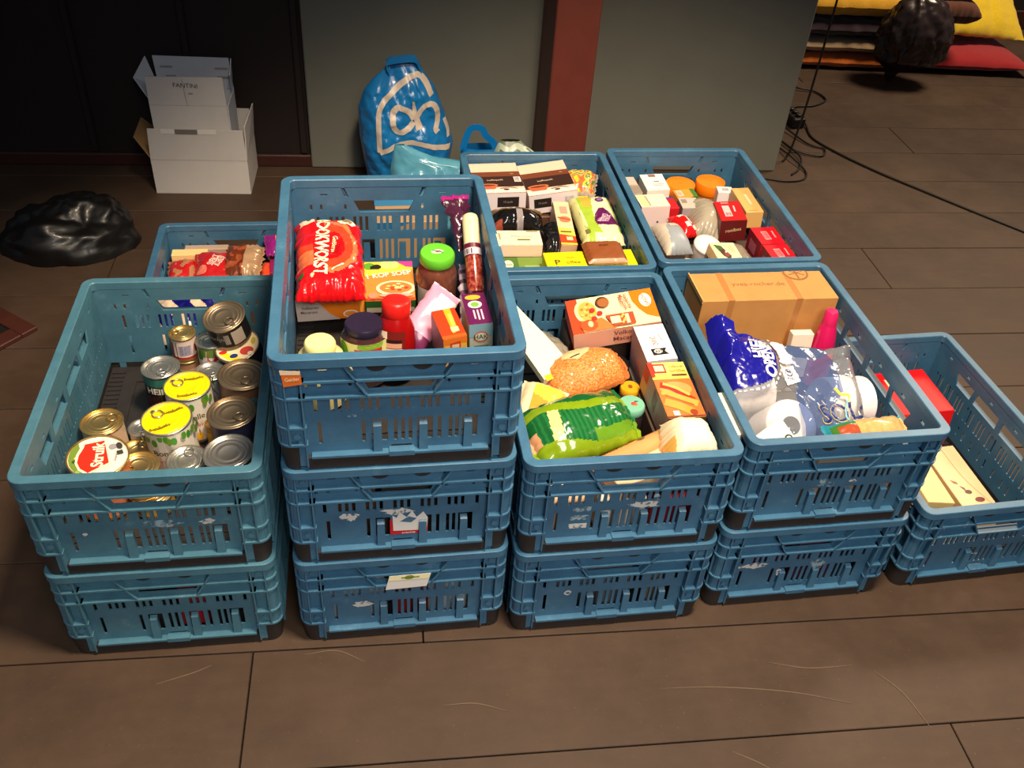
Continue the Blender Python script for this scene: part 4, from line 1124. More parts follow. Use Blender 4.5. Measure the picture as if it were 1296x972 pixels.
# tan wrapped roll, flat pack and a knotted paper bag at the front
t = thing('biscuit_roll', 'tan paper wrapped biscuit roll between green bag and tortilla box', 'food packet', group=CG)
put(t, 'C', (0.035, -0.175, 0.130), (0.0, pi / 2 - 0.06, 0.42))
mb = MB(); mb.lathe([(0.012, -0.104), (0.021, -0.100), (0.023, -0.092), (0.023, 0.070), (0.021, 0.078), (0.008, 0.081)], 24)
mb.v = [(x * (1 + 0.03 * mnoise.noise(Vector((x, y, z)) * 60)), y * (1 + 0.03 * mnoise.noise(Vector((x, y, z)) * 55)), z) for x, y, z in mb.v]
mb.build('wrapper', mat('tan_wrap', srgb(222, 150, 96), 0.25, coat=0.4), t, smooth=50)
decals([('e', 0.3, 0.6, 0.05, 0.1, (200, 70, 50)), ('e', 0.42, 0.7, 0.04, 0.06, (110, 90, 40)), ('t', 'SPRITS', 0.35, 0.3, 0.12, (130, 60, 50), 90)], 2 * pi * 0.0235, 0.15, cyl_map(0.0236, a0=pi, z0=-0.085), 'printed_band', t, seg=12)
carton('cracker_pack', 'flat cream cracker pack lying at the front rim under the tan roll', 'box', 'C', (0.045, -0.232, 0.120), (0.15, 0.06, 0.04), (0.05, -0.04, 0.30), (232, 200, 160), {'T': [('l', [(0.1, 0.3), (0.9, 0.34)], 0.002, (206, 150, 120)), ('r', 0.7, 0.1, 0.95, 0.2, (150, 70, 50))]}, CG)
bag('paper_pouch', 'white folded paper pouch in the front right corner', 'paper bag', 'C', (0.130, -0.200, 0.152), 0.10, 0.095, 0.105, (0.30, 0.15, 0.12), [mat('white_paper', srgb(246, 230, 196), 0.5), mat('yellow_paper', srgb(232, 180, 90), 0.5)],
    lambda u, v: 1 if u < -0.85 and v < 0 else 0, 30, 30, 0.0035, 41, crimp=False, flat=0.45, px=5, py=4, wscale=9, group=CG, smooth=35, shape=lambda u, v: (0.92 - 0.14 * v, 1))
q = MB(); q.cbox(-0.006, 0.006, -0.058, 0.058, -0.075, 0.0, 0.001)
o = q.build('card_strip', ink(246, 238, 206)); put(o, 'C', (0.2115, -0.172, 0.205), (0.04, -0.06, -0.02))
tag(o, 'narrow cream card strip stuck between the two crates in the front row', 'card')

# ---------------------------------------------------------------- crate with the brown carton
DG = 'goods in the crate with the brown carton'
M_CARD = mat('brown_cardboard', srgb(196, 138, 76), 0.7, noise=0.25, scale=18)
M_CARDPR = mat('brown_cardboard_print', srgb(140, 92, 52), 0.7)
M_TAPE = mat('carton_tape', srgb(178, 120, 66), 0.3)
o = carton('mail_carton', 'closed brown cardboard carton with grey printed web address on top', 'box', 'D', (0.018, 0.218, 0.107), (0.318, 0.112, 0.211), (0.0, 0.0, -0.01), M_CARD,
           {'T': [('t', 'yves-rocher.de', 0.47, 0.55, 0.17, M_CARDPR, -1, 0.46, 0.0), ('e', 0.80, 0.93, 0.095, 0.27, M_CARDPR), ('e', 0.80, 0.93, 0.08, 0.22, M_CARD), ('l', [(0.74, 0.86), (0.86, 1.0)], 0.004, M_CARDPR), ('l', [(0.86, 0.84), (0.76, 1.0)], 0.004, M_CARDPR), ('l', [(0.80, 0.72), (0.80, 1.0)], 0.004, M_CARDPR)]}, DG)
for f_, pp in (('T', [(0.20, 1), (0.245, 1), (0.235, 0), (0.19, 0)]), ('T', [(0.70, 1), (0.745, 1), (0.735, 0), (0.69, 0)]), ('F', [(0.19, 1), (0.235, 1), (0.215, 0), (0.17, 0)]), ('F', [(0.69, 1), (0.735, 1), (0.715, 0), (0.67, 0)])):
    W_, H_, mp_ = FACES[f_]((0.318, 0.112, 0.211))
    decals([('p', pp, M_TAPE)], W_, H_, mp_, 'tape_strip', o, off0=0.0002)
M_CARDEDGE = mat('cardboard_edge', srgb(214, 160, 96), 0.8)
qa = MB(); qa.box(-0.160, -0.1575, -0.056, 0.056, 0.099, 0.1082); qa.build('torn_edge', M_CARDEDGE, o)

# toilet roll pack: rolls under clear film with a blue printed panel
t = thing('toilet_roll_pack', 'clear plastic pack of toilet rolls with dark blue printed flap', 'paper pack', group=DG)
put(t, 'D', (0, 0, 0), (0, 0, 0))
CR = [Vector((-0.150, 0.112, 0.196)), Vector((0.155, 0.030, 0.196)), Vector((0.112, -0.232, 0.160)), Vector((-0.172, -0.246, 0.140))]


def film_pt(u, v, off=0.0):
    """u 0..1 left to right, v 0..1 front to back, over the top of the pack."""
    p = (CR[3] * (1 - u) + CR[2] * u) * (1 - v) + (CR[0] * (1 - u) + CR[1] * u) * v
    e = 0.0
    if not hasattr(film_pt, 'rolls'):
        film_pt.rolls = [(-0.055, -0.150), (0.098, -0.075), (-0.085, -0.005)]
    for cx, cy in film_pt.rolls:
        d = math.hypot(p.x - cx, p.y - cy)
        e = max(e, 0.018 * (1 - min(1, max(0, (d - 0.045) / 0.03))))
    ed = min(u, 1 - u, v * 0.9, (1 - v) * (0.9 if u > 0.5 else 0.9 + 6 * (0.5 - u)))
    drop = max(0, 0.10 - ed) / 0.10
    z = p.z - 0.012 + e - 0.055 * drop ** 1.6
    if u < 0.18 and v > 0.72: z += 0.03 * (0.18 - u) / 0.18 + 0.03 * (v - 0.72) / 0.28
    z += 0.05 * max(0.0, (u - 0.80) / 0.20) * max(0.0, (v - 0.80) / 0.20)
    q_ = Vector((p.x, p.y, 0))
    z += 0.005 * mnoise.fractal(q_ * 16 + Vector((3, 1, 0)), 0.8, 2.1, 4) + 0.0025 * abs(mnoise.noise(Vector((p.x * 40 + p.y * 20, p.y * 18, 2))))
    return (p.x, p.y, z + off)


mb = MB()
n1, n2 = 60, 50
mb.v = [film_pt(i / n1, j / n2) for j in range(n2 + 1) for i in range(n1 + 1)]
for j in range(n2):
    for i in range(n1):
        a = j * (n1 + 1) + i
        mb.f.append((a, a + 1, a + n1 + 2, a + n1 + 1)); mb.m.append(0)
mb.build('film', M_FILM, t, smooth=60, recalc=False)
M_TISSUE = mat('tissue_paper', srgb(226, 220, 222), 0.85, noise=0.15, scale=120, bump=0.3)
for i, (pos, rot) in enumerate([((-0.058, -0.118, 0.066), (0.62, 0.0, 0.05)), ((0.150, -0.075, 0.110), (0.0, -pi / 2 + 0.1, 0.1)), ((-0.035, -0.005, 0.088), (0.0, -pi / 2 + 0.1, 0.05))]):
    mb = MB()
    n = 40
    prof = [(0.019, 0.0), (0.0535, 0.0), (0.054, 0.003), (0.054, 0.095), (0.052, 0.0985), (0.019, 0.0985)]
    o_ = len(mb.v)
    for rr, z in prof:
        for k in range(n): mb.v.append((rr * cos(2 * pi * k / n), rr * sin(2 * pi * k / n), z))
    for a in range(len(prof)):
        b = (a + 1) % len(prof)
        for k in range(n):
            mb.f.append((a * n + k, a * n + (k + 1) % n, b * n + (k + 1) % n, b * n + k)); mb.m.append(0)
    ro = mb.build('toilet_roll', M_TISSUE, t, smooth=45)
    mb = MB(); mb.lathe([(0.0188, 0.001), (0.0188, 0.0975)], n, cap0=True, cap1=False); mb.build('core', mat('blue_core', srgb(70, 96, 140), 0.7), ro, smooth=45)
    ro.location = pos; ro.rotation_euler = rot
M_NAVY = mat('navy_film_print', srgb(24, 22, 140), 0.22, coat=0.4)
M_NAVYT = mat('navy_text', srgb(30, 40, 110), 0.3)
M_WHT = mat('white_text', srgb(236, 236, 244), 0.3)
poly = [(-0.02, 1.06), (0.15, 1.0), (0.36, 0.93), (0.405, 0.86), (0.415, 0.74), (0.40, 0.63), (0.35, 0.555), (0.26, 0.52), (0.12, 0.50), (0.03, 0.50), (0.0, 0.55)]


def inpoly(x, y):
    c = False
    for (x0, y0), (x1, y1) in zip(poly, poly[1:] + poly[:1]):
        if (y0 > y) != (y1 > y) and x < (x1 - x0) * (y - y0) / (y1 - y0) + x0: c = not c
    return c


def film_patch(name, inside_fn, m, off, nu=150, nv=120):
    mb = MB()
    idx = {}
    def vi(i, j):
        if (i, j) not in idx:
            idx[(i, j)] = len(mb.v); mb.v.append(film_pt(i / nu, j / nv, off))
        return idx[(i, j)]
    for j in range(nv):
        for i in range(nu):
            if inside_fn((i + 0.5) / nu, (j + 0.5) / nv):
                mb.f.append((vi(i, j), vi(i + 1, j), vi(i + 1, j + 1), vi(i, j + 1))); mb.m.append(0)
    return mb.build(name, m, t, smooth=60, recalc=False)


film_patch('blue_panel', inpoly, M_NAVY, 0.0010)
M_TINT = clear_mat('blue_tint_print', tint=(0.55, 0.64, 0.86), haze=0.36, rough=0.14, milk=srgb(96, 120, 174), bump=0.4)
film_patch('tinted_panel', lambda u, v: (0.52 < u < 0.80 and v > 0.30 + 0.15 * sin(u * 9)) or (0.46 < u < 0.72 and 0.06 < v < 0.5), M_TINT, 0.0006, 90, 70)
fm = lambda u, v, o_: film_pt(u, v, 0.0026 + o_)
decals([('t', 'HIER', 0.295, 0.80, 0.085, M_WHT, 88, 0.2, 0.03), ('t', 'OPENEN', 0.350, 0.735, 0.085, M_WHT, 88, 0.34, 0.03),
        ('p', [(0.43, 0.66), (0.53, 0.70), (0.55, 0.56), (0.45, 0.52)], (232, 228, 230)), ('e', 0.485, 0.63, 0.026, 0.034, (60, 60, 110)), ('e', 0.485, 0.63, 0.02, 0.026, (232, 228, 230)), ('e', 0.478, 0.64, 0.009, 0.012, (40, 40, 90)), ('e', 0.493, 0.635, 0.009, 0.012, (40, 40, 90)), ('t', 'PEFC', 0.495, 0.575, 0.022, (60, 60, 90), -6),
        ('p', [(0.42, 0.90), (0.50, 0.91), (0.54, 0.72), (0.44, 0.69)], (200, 196, 214))], 1, 1, fm, 'printed_text', t, grid=0.006, tgrid=0.0035)
dash = MB()
for k in range(22):
    a, b = k / 22, (k + 0.55) / 22
    path = [(0.40, 0.97), (0.436, 0.86), (0.44, 0.74), (0.425, 0.62), (0.37, 0.53), (0.26, 0.495), (0.12, 0.475), (0.02, 0.475)]
    def at_path(s):
        s *= len(path) - 1
        i = min(int(s), len(path) - 2)
        f_ = s - i
        return (path[i][0] * (1 - f_) + path[i + 1][0] * f_, path[i][1] * (1 - f_) + path[i + 1][1] * f_)
    p0, p1 = at_path(a), at_path(b)
    dx, dy = p1[0] - p0[0], p1[1] - p0[1]
    ln = math.hypot(dx, dy); nx_, ny_ = -dy / ln * 0.005, dx / ln * 0.005
    dash.add([fm(p0[0] - nx_, p0[1] - ny_, 0.0006), fm(p1[0] - nx_, p1[1] - ny_, 0.0006), fm(p1[0] + nx_, p1[1] + ny_, 0.0006), fm(p0[0] + nx_, p0[1] + ny_, 0.0006)], [(0, 1, 2, 3)])
dash.build('dashed_line', M_WHT, t, recalc=False)
decals([('t', 'SOLO', 0.82, 0.27, 0.17, (190, 180, 110), 2, 0.42, 0.022), ('t', 'SOLO', 0.82, 0.272, 0.16, M_NAVYT, 2, 0.41, 0.012), ('l', [(0.74, 0.44), (0.78, 0.40), (0.83, 0.39), (0.83, 0.35)], 0.014, (236, 206, 40)), ('l', [(0.83, 0.37), (0.80, 0.30), (0.79, 0.24), (0.80, 0.20)], 0.010, (120, 190, 190)), ('e', 0.86, 0.06, 0.02, 0.03, (230, 210, 70))], 1, 1, fm, 'printed_logo', t, grid=0.006, tgrid=0.003)

# bottle, white tube, price card and bread packet
t = thing('lotion_bottle', 'bright pink tapered bottle standing between brown carton and right wall', 'bottle', group=DG)
put(t, 'D', (0.150, 0.112, 0.010), (-0.06, -0.02, 0))
mb = MB(); mb.lathe([(0.020, 0), (0.028, 0.004), (0.0285, 0.05), (0.026, 0.10), (0.020, 0.148), (0.0165, 0.160)], 28); mb.build('body', mat('magenta_plastic', srgb(206, 20, 90), 0.3, coat=0.2), t, smooth=50)
mb = MB(); mb.lathe([(0.0165, 0.160), (0.0165, 0.166), (0.0145, 0.190), (0.012, 0.194), (0.001, 0.1945)], 28); mb.build('cap', mat('magenta_cap', srgb(216, 30, 96), 0.35), t, smooth=40)
carton('cream_tube_box', 'small white upright box beside the pink bottle', 'box', 'D', (0.098, 0.128, 0.085), (0.050, 0.022, 0.115), (-0.1, 0, -0.03), (240, 226, 206), {'F': [('t', 'creme', 0.5, 0.62, 0.08, (120, 96, 60), 0, 0.5)]}, DG)
carton('battery_card', 'white card with black and orange print leaning at the front rim', 'card', 'D', (-0.118, -0.250, 0.168), (0.085, 0.060, 0.003), (0.55, -0.10, 0.55), (240, 232, 214),
       {'T': [('p', [(0.02, 0.3), (0.25, 0.55), (0.5, 0.62), (0.5, 0.5), (0.3, 0.4), (0.1, 0.15)], (26, 24, 26)), ('p', [(0.38, 0.36), (0.55, 0.5), (0.66, 0.4), (0.6, 0.2)], (226, 120, 70)), ('e', 0.82, 0.3, 0.12, 0.16, (40, 36, 36)), ('e', 0.82, 0.3, 0.08, 0.11, (240, 232, 214))]}, DG)
bag('bread_packet', 'slim packet of tan biscuits with teal and green printed end', 'food packet', 'D', (0.055, -0.256, 0.186), 0.165, 0.055, 0.040, (0.2, -0.06, 0.06),
    [mat('tan_biscuit', srgb(206, 164, 104), 0.25, coat=0.5, noise=0.6, scale=90), mat('teal_print', srgb(40, 130, 150), 0.25, coat=0.4), mat('green_print', srgb(60, 110, 40), 0.25, coat=0.4), mat('rust_print', srgb(160, 70, 40), 0.25, coat=0.4)],
    lambda u, v: (1 if u < -0.86 or v > 0.62 else (3 if abs(v) < 0.4 and u > -0.72 else 2)) if u < -0.25 else (1 if v > 0.75 else 0), 44, 20, 0.003, 51, group=DG)
bag('striped_packet', 'red striped packet down behind the right wall of rolls', 'food packet', 'D', (0.160, -0.150, 0.110), 0.07, 0.04, 0.024, (0.2, 0.9, 1.5), [mat('red_stripe', srgb(190, 30, 36), 0.3), mat('dark_stripe', srgb(40, 34, 40), 0.3)], lambda u, v: int((u + 1) * 6) % 2, 24, 14, 0.002, 61, group=DG)

# ---------------------------------------------------------------- single crate on the right
EG = 'goods in the single right crate'
carton('red_gift_box', 'glossy red box standing in the single right crate', 'box', 'E', (0.072, 0.176, 0.074), (0.132, 0.172, 0.110), (-0.04, -0.09, -0.06), (220, 16, 22), {'T': [('p', [(0.1, 0.55), (0.5, 0.6), (0.55, 0.8), (0.1, 0.82)], (240, 210, 160))], 'L': [('p', [(0.3, 0.5), (0.6, 0.45), (0.6, 0.9), (0.3, 0.95)], (236, 180, 90))]}, EG)
carton('cream_long_box', 'long cream box with small printed marks lying along the single crate', 'box', 'E', (0.072, -0.070, 0.040), (0.080, 0.225, 0.050), (-0.03, -0.10, -0.05), mat('cream_card', srgb(236, 206, 160), 0.5, noise=0.3, scale=14, noise_col=srgb(214, 176, 130)),
       {'T': [('p', [(0.15, 0.5), (0.3, 0.46), (0.32, 0.42), (0.2, 0.44)], (150, 90, 60)), ('e', 0.45, 0.3, 0.1, 0.03, (90, 60, 50)), ('e', 0.62, 0.18, 0.14, 0.035, (120, 44, 40)), ('p', [(0.3, 0.4), (0.42, 0.36), (0.4, 0.3)], (120, 80, 60)), ('l', [(0.55, 0.95), (0.6, 0.5), (0.9, 0.05)], 0.001, (200, 150, 110))]}, EG)
carton('cream_square_box', 'smaller cream box leaning on the long cream one', 'box', 'E', (-0.010, -0.075, 0.040), (0.070, 0.130, 0.045), (0.0, 0.12, -0.06), (240, 212, 150), {}, EG)
carton('dark_green_book', 'dark green flat pack at the front left of the single crate', 'box', 'E', (-0.010, -0.185, 0.022), (0.110, 0.090, 0.030), (0.05, 0.0, 0.1), (50, 58, 40), {'T': [('l', [(0.1, 0.2), (0.9, 0.3)], 0.002, (70, 80, 54)), ('l', [(0.1, 0.5), (0.9, 0.6)], 0.002, (70, 80, 54)), ('e', 0.55, 0.9, 0.1, 0.1, (20, 20, 18))]}, EG)

# ---------------------------------------------------------------- back crate with the coffee boxes
FG = 'groceries in the back row centre crate'


def coffee_prints(mir):
    return {'T': [('r', 0, 0, 1, 1, (240, 206, 180)), ('r', 0, 0.54, 1, 0.70, (120, 64, 40)), ('r', 0, 0.20, 1, 0.54, (58, 36, 30)), ('t', 'koffiepads', 0.45, 0.42, 0.055, (214, 190, 170), 2, 0.42), ('t', 'fijn', 0.84, 0.62, 0.04, (210, 170, 130)),
                  ('e', 0.26, 0.25, 0.22, 0.055, (214, 130, 84)), ('p', [(0.04, 0.25), (0.48, 0.25), (0.40, 0.13), (0.12, 0.13)], (206, 100, 66)), ('e', 0.26, 0.25, 0.17, 0.03, (120, 60, 36)), ('r', 0, 0, 1, 0.12, (240, 222, 214)), ('l', [(0.5, 0.14), (0.72, 0.17), (0.86, 0.12)], 0.003, (120, 100, 96)), ('e', 0.62, 0.10, 0.06, 0.025, (60, 40, 36))] +
                 ([('r', 0.84, 0.33, 0.98, 0.50, (226, 214, 214)), ('b', 0.86, 0.35, 0.96, 0.48, 7, (90, 80, 80))] if mir else []),
            'F': [('r', 0, 0, 1, 1, (222, 210, 214)), ('r', 0.42 if mir else 0.10, 0.30, 0.86 if mir else 0.46, 0.80, (34, 28, 28)), ('t', '10 pads', 0.64 if mir else 0.28, 0.55, 0.14, (130, 116, 106), 0, 0.26)] +
                 ([] if mir else [('b', 0.74, 0.45, 0.93, 0.75, 12, (150, 150, 170))]),
            'R': [('r', 0, 0, 1, 1, (226, 210, 210))]}


carton('coffee_box', 'white and dark brown coffee box in the back left corner of its crate', 'box', 'F', (-0.110, 0.186, 0.168), (0.128, 0.180, 0.056), (-0.03, -0.02, 0.02), (236, 218, 206), coffee_prints(True), FG)
carton('coffee_box', 'white and dark brown coffee box touching the candy bag, tilted to the left', 'box', 'F', (0.026, 0.186, 0.172), (0.128, 0.178, 0.052), (-0.01, -0.12, 0.04), (236, 218, 206), coffee_prints(False), FG)
bag('candy_bag', 'clear bag of mixed orange, yellow and green sweets in the back right corner', 'food packet', 'F', (0.132, 0.225, 0.150), 0.095, 0.105, 0.060, (0.15, -0.1, -0.3),
    [mat('sweet_orange', srgb(230, 110, 60), 0.25, coat=0.4), mat('sweet_yellow', srgb(236, 200, 60), 0.25, coat=0.4), mat('sweet_green', srgb(110, 140, 80), 0.25, coat=0.4), mat('sweet_peach', srgb(240, 170, 120), 0.25, coat=0.4), mat('sweet_film', srgb(170, 160, 150), 0.2, coat=0.5)],
    lambda u, v: 4 if abs(u) > 0.88 or abs(v) > 0.9 else int(8 + 5 * mnoise.noise(Vector((u * 1.9, v * 1.9, 1.5)))) % 4, 40, 40, 0.004, 71, group=FG)
bag('black_foil_pack', 'glossy black foil coffee pack with a gold crumpled top', 'food packet', 'F', (-0.072, 0.022, 0.152), 0.135, 0.075, 0.062, (0.35, 0.0, 0.0),
    [mat('black_foil', srgb(20, 18, 18), 0.16, coat=0.6), mat('gold_film', srgb(150, 116, 66), 0.18, metal=0.5, coat=0.5), mat('grey_band', srgb(150, 140, 140), 0.3), mat('rust_spot', srgb(150, 70, 50), 0.3)],
    lambda u, v: 2 if -0.05 < u < 0.2 and v < 0.35 else (1 if v > 0.38 else (3 if u < -0.6 and v < -0.4 else 0)), 44, 30, 0.005, 72, wscale=20, group=FG)
bag('black_plastic_pack', 'small crumpled black plastic pack beside the gold topped foil pack', 'food packet', 'F', (0.008, -0.025, 0.125), 0.055, 0.13, 0.07, (0.2, 0.1, -0.15), [mat('black_film', srgb(24, 24, 26), 0.14, coat=0.6)], None, 24, 36, 0.006, 73, crimp=False, wscale=20, group=FG)
carton('tea_box', 'low white box with grey lettering in front of the black foil pack', 'box', 'F', (-0.088, -0.085, 0.160), (0.108, 0.068, 0.034), (-0.01, 0.0, -0.03), (240, 206, 180),
       {'T': [('r', 0, 0, 1, 1, (246, 232, 196)), ('t', 'Afternoon', 0.55, 0.6, 0.13, (150, 140, 110), 0, 0.5), ('r', 0.45, 0.3, 0.74, 0.40, (110, 110, 60)), ('r', 0.02, 0.35, 0.08, 0.8, (206, 140, 110)), ('r', 0.68, 0.9, 0.95, 1.0, (150, 140, 110))]}, FG)
carton('green_box', 'green gradient box with a white badge lying at the front left of its crate', 'box', 'F', (-0.078, -0.166, 0.142), (0.128, 0.085, 0.030), (0.0, 0.0, -0.02), (84, 120, 40),
       {'T': [('r', 0, 0, 0.35, 1, (70, 110, 36)), ('r', 0.35, 0, 1, 1, (110, 140, 56)), ('e', 0.16, 0.62, 0.09, 0.22, (226, 222, 196)), ('t', 'Pickwick', 0.16, 0.62, 0.12, (70, 100, 40), 0, 0.14), ('r', 0.45, 0.46, 0.85, 0.56, (150, 170, 90))]}, FG)
carton('yellow_box', 'long bright yellow box with dark letters along the front rim', 'box', 'F', (0.064, -0.208, 0.164), (0.216, 0.078, 0.040), (0.02, -0.01, 0.03), (250, 222, 20),
       {'T': [('t', 'P', 0.13, 0.45, 0.26, (96, 84, 20), 0, 0, 0.03), ('t', 'offee', 0.30, 0.42, 0.16, (120, 104, 24), 0, 0.24), ('t', 'classic', 0.29, 0.68, 0.09, (160, 140, 30), 0, 0.2)]}, FG)
bag('brown_paper_packet', 'flat brown packet lying across the yellow box', 'food packet', 'F', (0.098, -0.196, 0.193), 0.096, 0.085, 0.018, (0.04, 0.0, 0.03), [mat('brown_packet', srgb(136, 74, 38), 0.45), mat('clear_end', srgb(196, 160, 130), 0.25, coat=0.4)], lambda u, v: 1 if v < -0.84 else 0, 24, 24, 0.0012, 74, py=8, px=8, group=FG,
    prints=[('t', 'cacao', 0.5, 0.7, 0.06, (100, 50, 26))])
bag('lentil_carton_bag', 'lime and white packet with a purple rounded triangle badge', 'food packet', 'F', (0.118, -0.002, 0.160), 0.108, 0.200, 0.040, (0.10, 0.0, 0.03),
    [mat('lime_packet', srgb(160, 190, 60), 0.3, coat=0.3), mat('cream_packet', srgb(236, 220, 180), 0.3, coat=0.3), mat('amber_packet', srgb(230, 170, 70), 0.3, coat=0.3), mat('pale_packet', srgb(206, 206, 140), 0.3, coat=0.3)],
    lambda u, v: 3 if u < -0.72 else (2 if -0.55 < u < -0.1 and v > 0.35 else (1 if (u > -0.15 + 0.3 * v * v and u < 0.78) or (v < -0.72 and u > -0.4) else 0)), 40, 56, 0.0022, 75, crimp=False, py=7, px=6, group=FG,
    prints=[('p', [(0.40, 0.38), (0.44, 0.31), (0.66, 0.27), (0.92, 0.27), (0.94, 0.32), (0.84, 0.50), (0.70, 0.64), (0.60, 0.64), (0.46, 0.52)], (92, 16, 80)), ('t', 'bonen', 0.60, 0.44, 0.075, (226, 190, 214), 64, 0.3), ('t', 'mix', 0.70, 0.42, 0.075, (226, 190, 214), 64, 0.3), ('t', 'bio', 0.52, 0.40, 0.05, (226, 190, 214), 64, 0.2), ('e', 0.68, 0.82, 0.10, 0.055, (84, 30, 110)), ('e', 0.68, 0.82, 0.06, 0.03, (140, 110, 170)), ('r', 0.10, 0.13, 0.2, 0.2, (110, 110, 60)), ('l', [(0.13, 0.6), (0.16, 0.25)], 0.006, (226, 220, 170))])
bag('lime_packet', 'narrow lime green packet squeezed at the right wall by the badge packet', 'food packet', 'F', (0.158, -0.085, 0.128), 0.045, 0.16, 0.04, (0.08, 0.0, 0.02), [mat('lime_packet', srgb(160, 190, 60), 0.3), mat('pale_packet', srgb(206, 206, 140), 0.3)], lambda u, v: 1 if abs(v + 0.1) < 0.3 and u > 0.1 else 0, 14, 30, 0.002, 76, crimp=False, group=FG)
carton('orange_box', 'orange red box with white lower part behind the badge packet', 'box', 'F', (0.160, 0.110, 0.135), (0.043, 0.105, 0.050), (0.0, 0, 0.0), (230, 92, 24), {'T': [('p', [(0, 0), (1, 0), (1, 0.42), (0.7, 0.5), (0.55, 0.32), (0.2, 0.40), (0, 0.36)], (238, 220, 196)), ('e', 0.5, 0.78, 0.26, 0.13, (244, 190, 170)), ('e', 0.75, 0.36, 0.16, 0.07, (230, 92, 24))]}, FG)
carton('bouillon_box', 'little brown box with yellow top lettered in brown, left of the orange box', 'box', 'F', (0.121, 0.128, 0.135), (0.033, 0.070, 0.050), (0.0, 0, 0.04), (110, 50, 24), {'T': [('r', 0, 0, 1, 1, (246, 206, 40)), ('p', [(0.25, 0.25), (0.8, 0.25), (0.75, 0.8), (0.25, 0.85)], (196, 140, 40)), ('t', 'Bf', 0.5, 0.52, 0.34, (110, 60, 24), 0, 0.5)]}, FG)
carton('biscuit_pack', 'beige and red biscuit pack standing between black pack and badge packet', 'box', 'F', (0.042, -0.012, 0.148), (0.040, 0.185, 0.056), (0.10, 0.04, -0.04), (230, 186, 150),
       {'T': [('r', 0, 0, 1, 1, (240, 196, 160)), ('r', 0, 0, 1, 0.28, (214, 66, 36)), ('p', [(0, 0.24), (1, 0.20), (1, 0.36), (0, 0.4)], (248, 216, 90)), ('r', 0.1, 0.28, 0.8, 0.31, (90, 50, 40)), ('e', 0.55, 0.58, 0.36, 0.07, (206, 120, 80)), ('l', [(0.1, 0.62), (0.9, 0.57)], 0.004, (176, 60, 40)), ('r', 0.35, 0.72, 0.8, 0.88, (226, 150, 130)), ('r', 0.4, 0.10, 0.8, 0.18, (246, 200, 150)), ('r', 0.0, 0.0, 1, 0.04, (246, 210, 60))],
        'L': [('r', 0, 0, 1, 1, (206, 170, 150)), ('r', 0.7, 0.2, 0.95, 0.8, (206, 70, 44))]}, FG)

# ---------------------------------------------------------------- back crate with the two orange lids
GG = 'goods in the back row right crate'
carton('white_cube_box', 'tall plain white box with a tiny dark dot by the left wall', 'box', 'G', (-0.100, 0.098, 0.110), (0.078, 0.074, 0.100), (-0.06, -0.04, 0.01), (228, 204, 200), {'T': [('r', 0, 0, 1, 1, (248, 236, 206)), ('p', [(0.05, 0.05), (0.35, 0.05), (0.3, 0.95), (0.05, 0.95)], (244, 214, 160)), ('l', [(0.34, 0.1), (0.32, 0.9)], 0.003, (150, 130, 116))], 'F': [('e', 0.6, 0.55, 0.04, 0.03, (90, 70, 90)), ('p', [(0, 0), (0.5, 0), (0.2, 0.2), (0, 0.4)], (214, 130, 120))]}, GG)
carton('white_flat_box', 'flat white box with grey lettering behind the tall plain white box', 'box', 'G', (-0.072, 0.205, 0.148), (0.064, 0.090, 0.030), (0.01, -0.04, 0.0), (236, 232, 220), {'T': [('r', 0, 0, 1, 1, (246, 242, 232)), ('r', 0.34, 0.82, 0.66, 0.98, (150, 100, 100)), ('r', 0.46, 0.5, 0.7, 0.55, (90, 90, 90)), ('r', 0.36, 0.34, 0.86, 0.37, (150, 150, 150)), ('r', 0.4, 0.26, 0.8, 0.29, (150, 150, 150))]}, GG)
carton('grey_slim_box', 'slim grey box on edge in the back left corner', 'box', 'G', (-0.136, 0.195, 0.125), (0.030, 0.096, 0.070), (0, 0, 0.03), (196, 184, 170), {'T': [('r', 0, 0, 1, 0.45, (150, 136, 122)), ('r', 0.2, 0.4, 0.9, 0.5, (176, 150, 130))]}, GG)
for lab, x, y in (('peanut butter jar with orange lid, left of the two orange lids', 0.009, 0.222), ('peanut butter jar with orange lid, right of the two orange lids', 0.101, 0.234)):
    jar(lab, 'G', (x, y, 0.010), [(0.034, 0), (0.039, 0.004), (0.040, 0.01), (0.040, 0.10), (0.038, 0.112)], [(0.0405, 0.108), (0.0418, 0.110), (0.0418, 0.138), (0.0405, 0.1405), (0.036, 0.1405), (0.0355, 0.1395), (0.001, 0.1395)],
        mat('peanut_butter', srgb(170, 110, 50), 0.4), mat('orange_lid', srgb(244, 130, 10), 0.5), GG, glass=False, lid_print=[('l', [(0.42, 0.55), (0.5, 0.53), (0.58, 0.55)], 0.0018, (214, 104, 10))])
carton('orange_card_box', 'small orange box with a green end leaning on the left orange lid', 'box', 'G', (0.014, 0.150, 0.140), (0.060, 0.040, 0.028), (0.06, -0.03, 0.10), (236, 150, 60), {'T': [('r', 0.78, 0, 1, 1, (70, 120, 44)), ('r', 0.08, 0.15, 0.36, 0.85, (226, 200, 176)), ('b', 0.12, 0.25, 0.32, 0.75, 7, (150, 110, 90))], 'F': [('r', 0.7, 0, 1, 1, (70, 120, 44))]}, GG)
carton('scarlet_box', 'narrow scarlet box between the tall white box and the grey box', 'box', 'G', (-0.046, 0.108, 0.118), (0.026, 0.056, 0.070), (0.03, 0, 0.10), (206, 26, 36), {'T': [('r', 0, 0.88, 1, 1, (70, 60, 150))]}, GG)
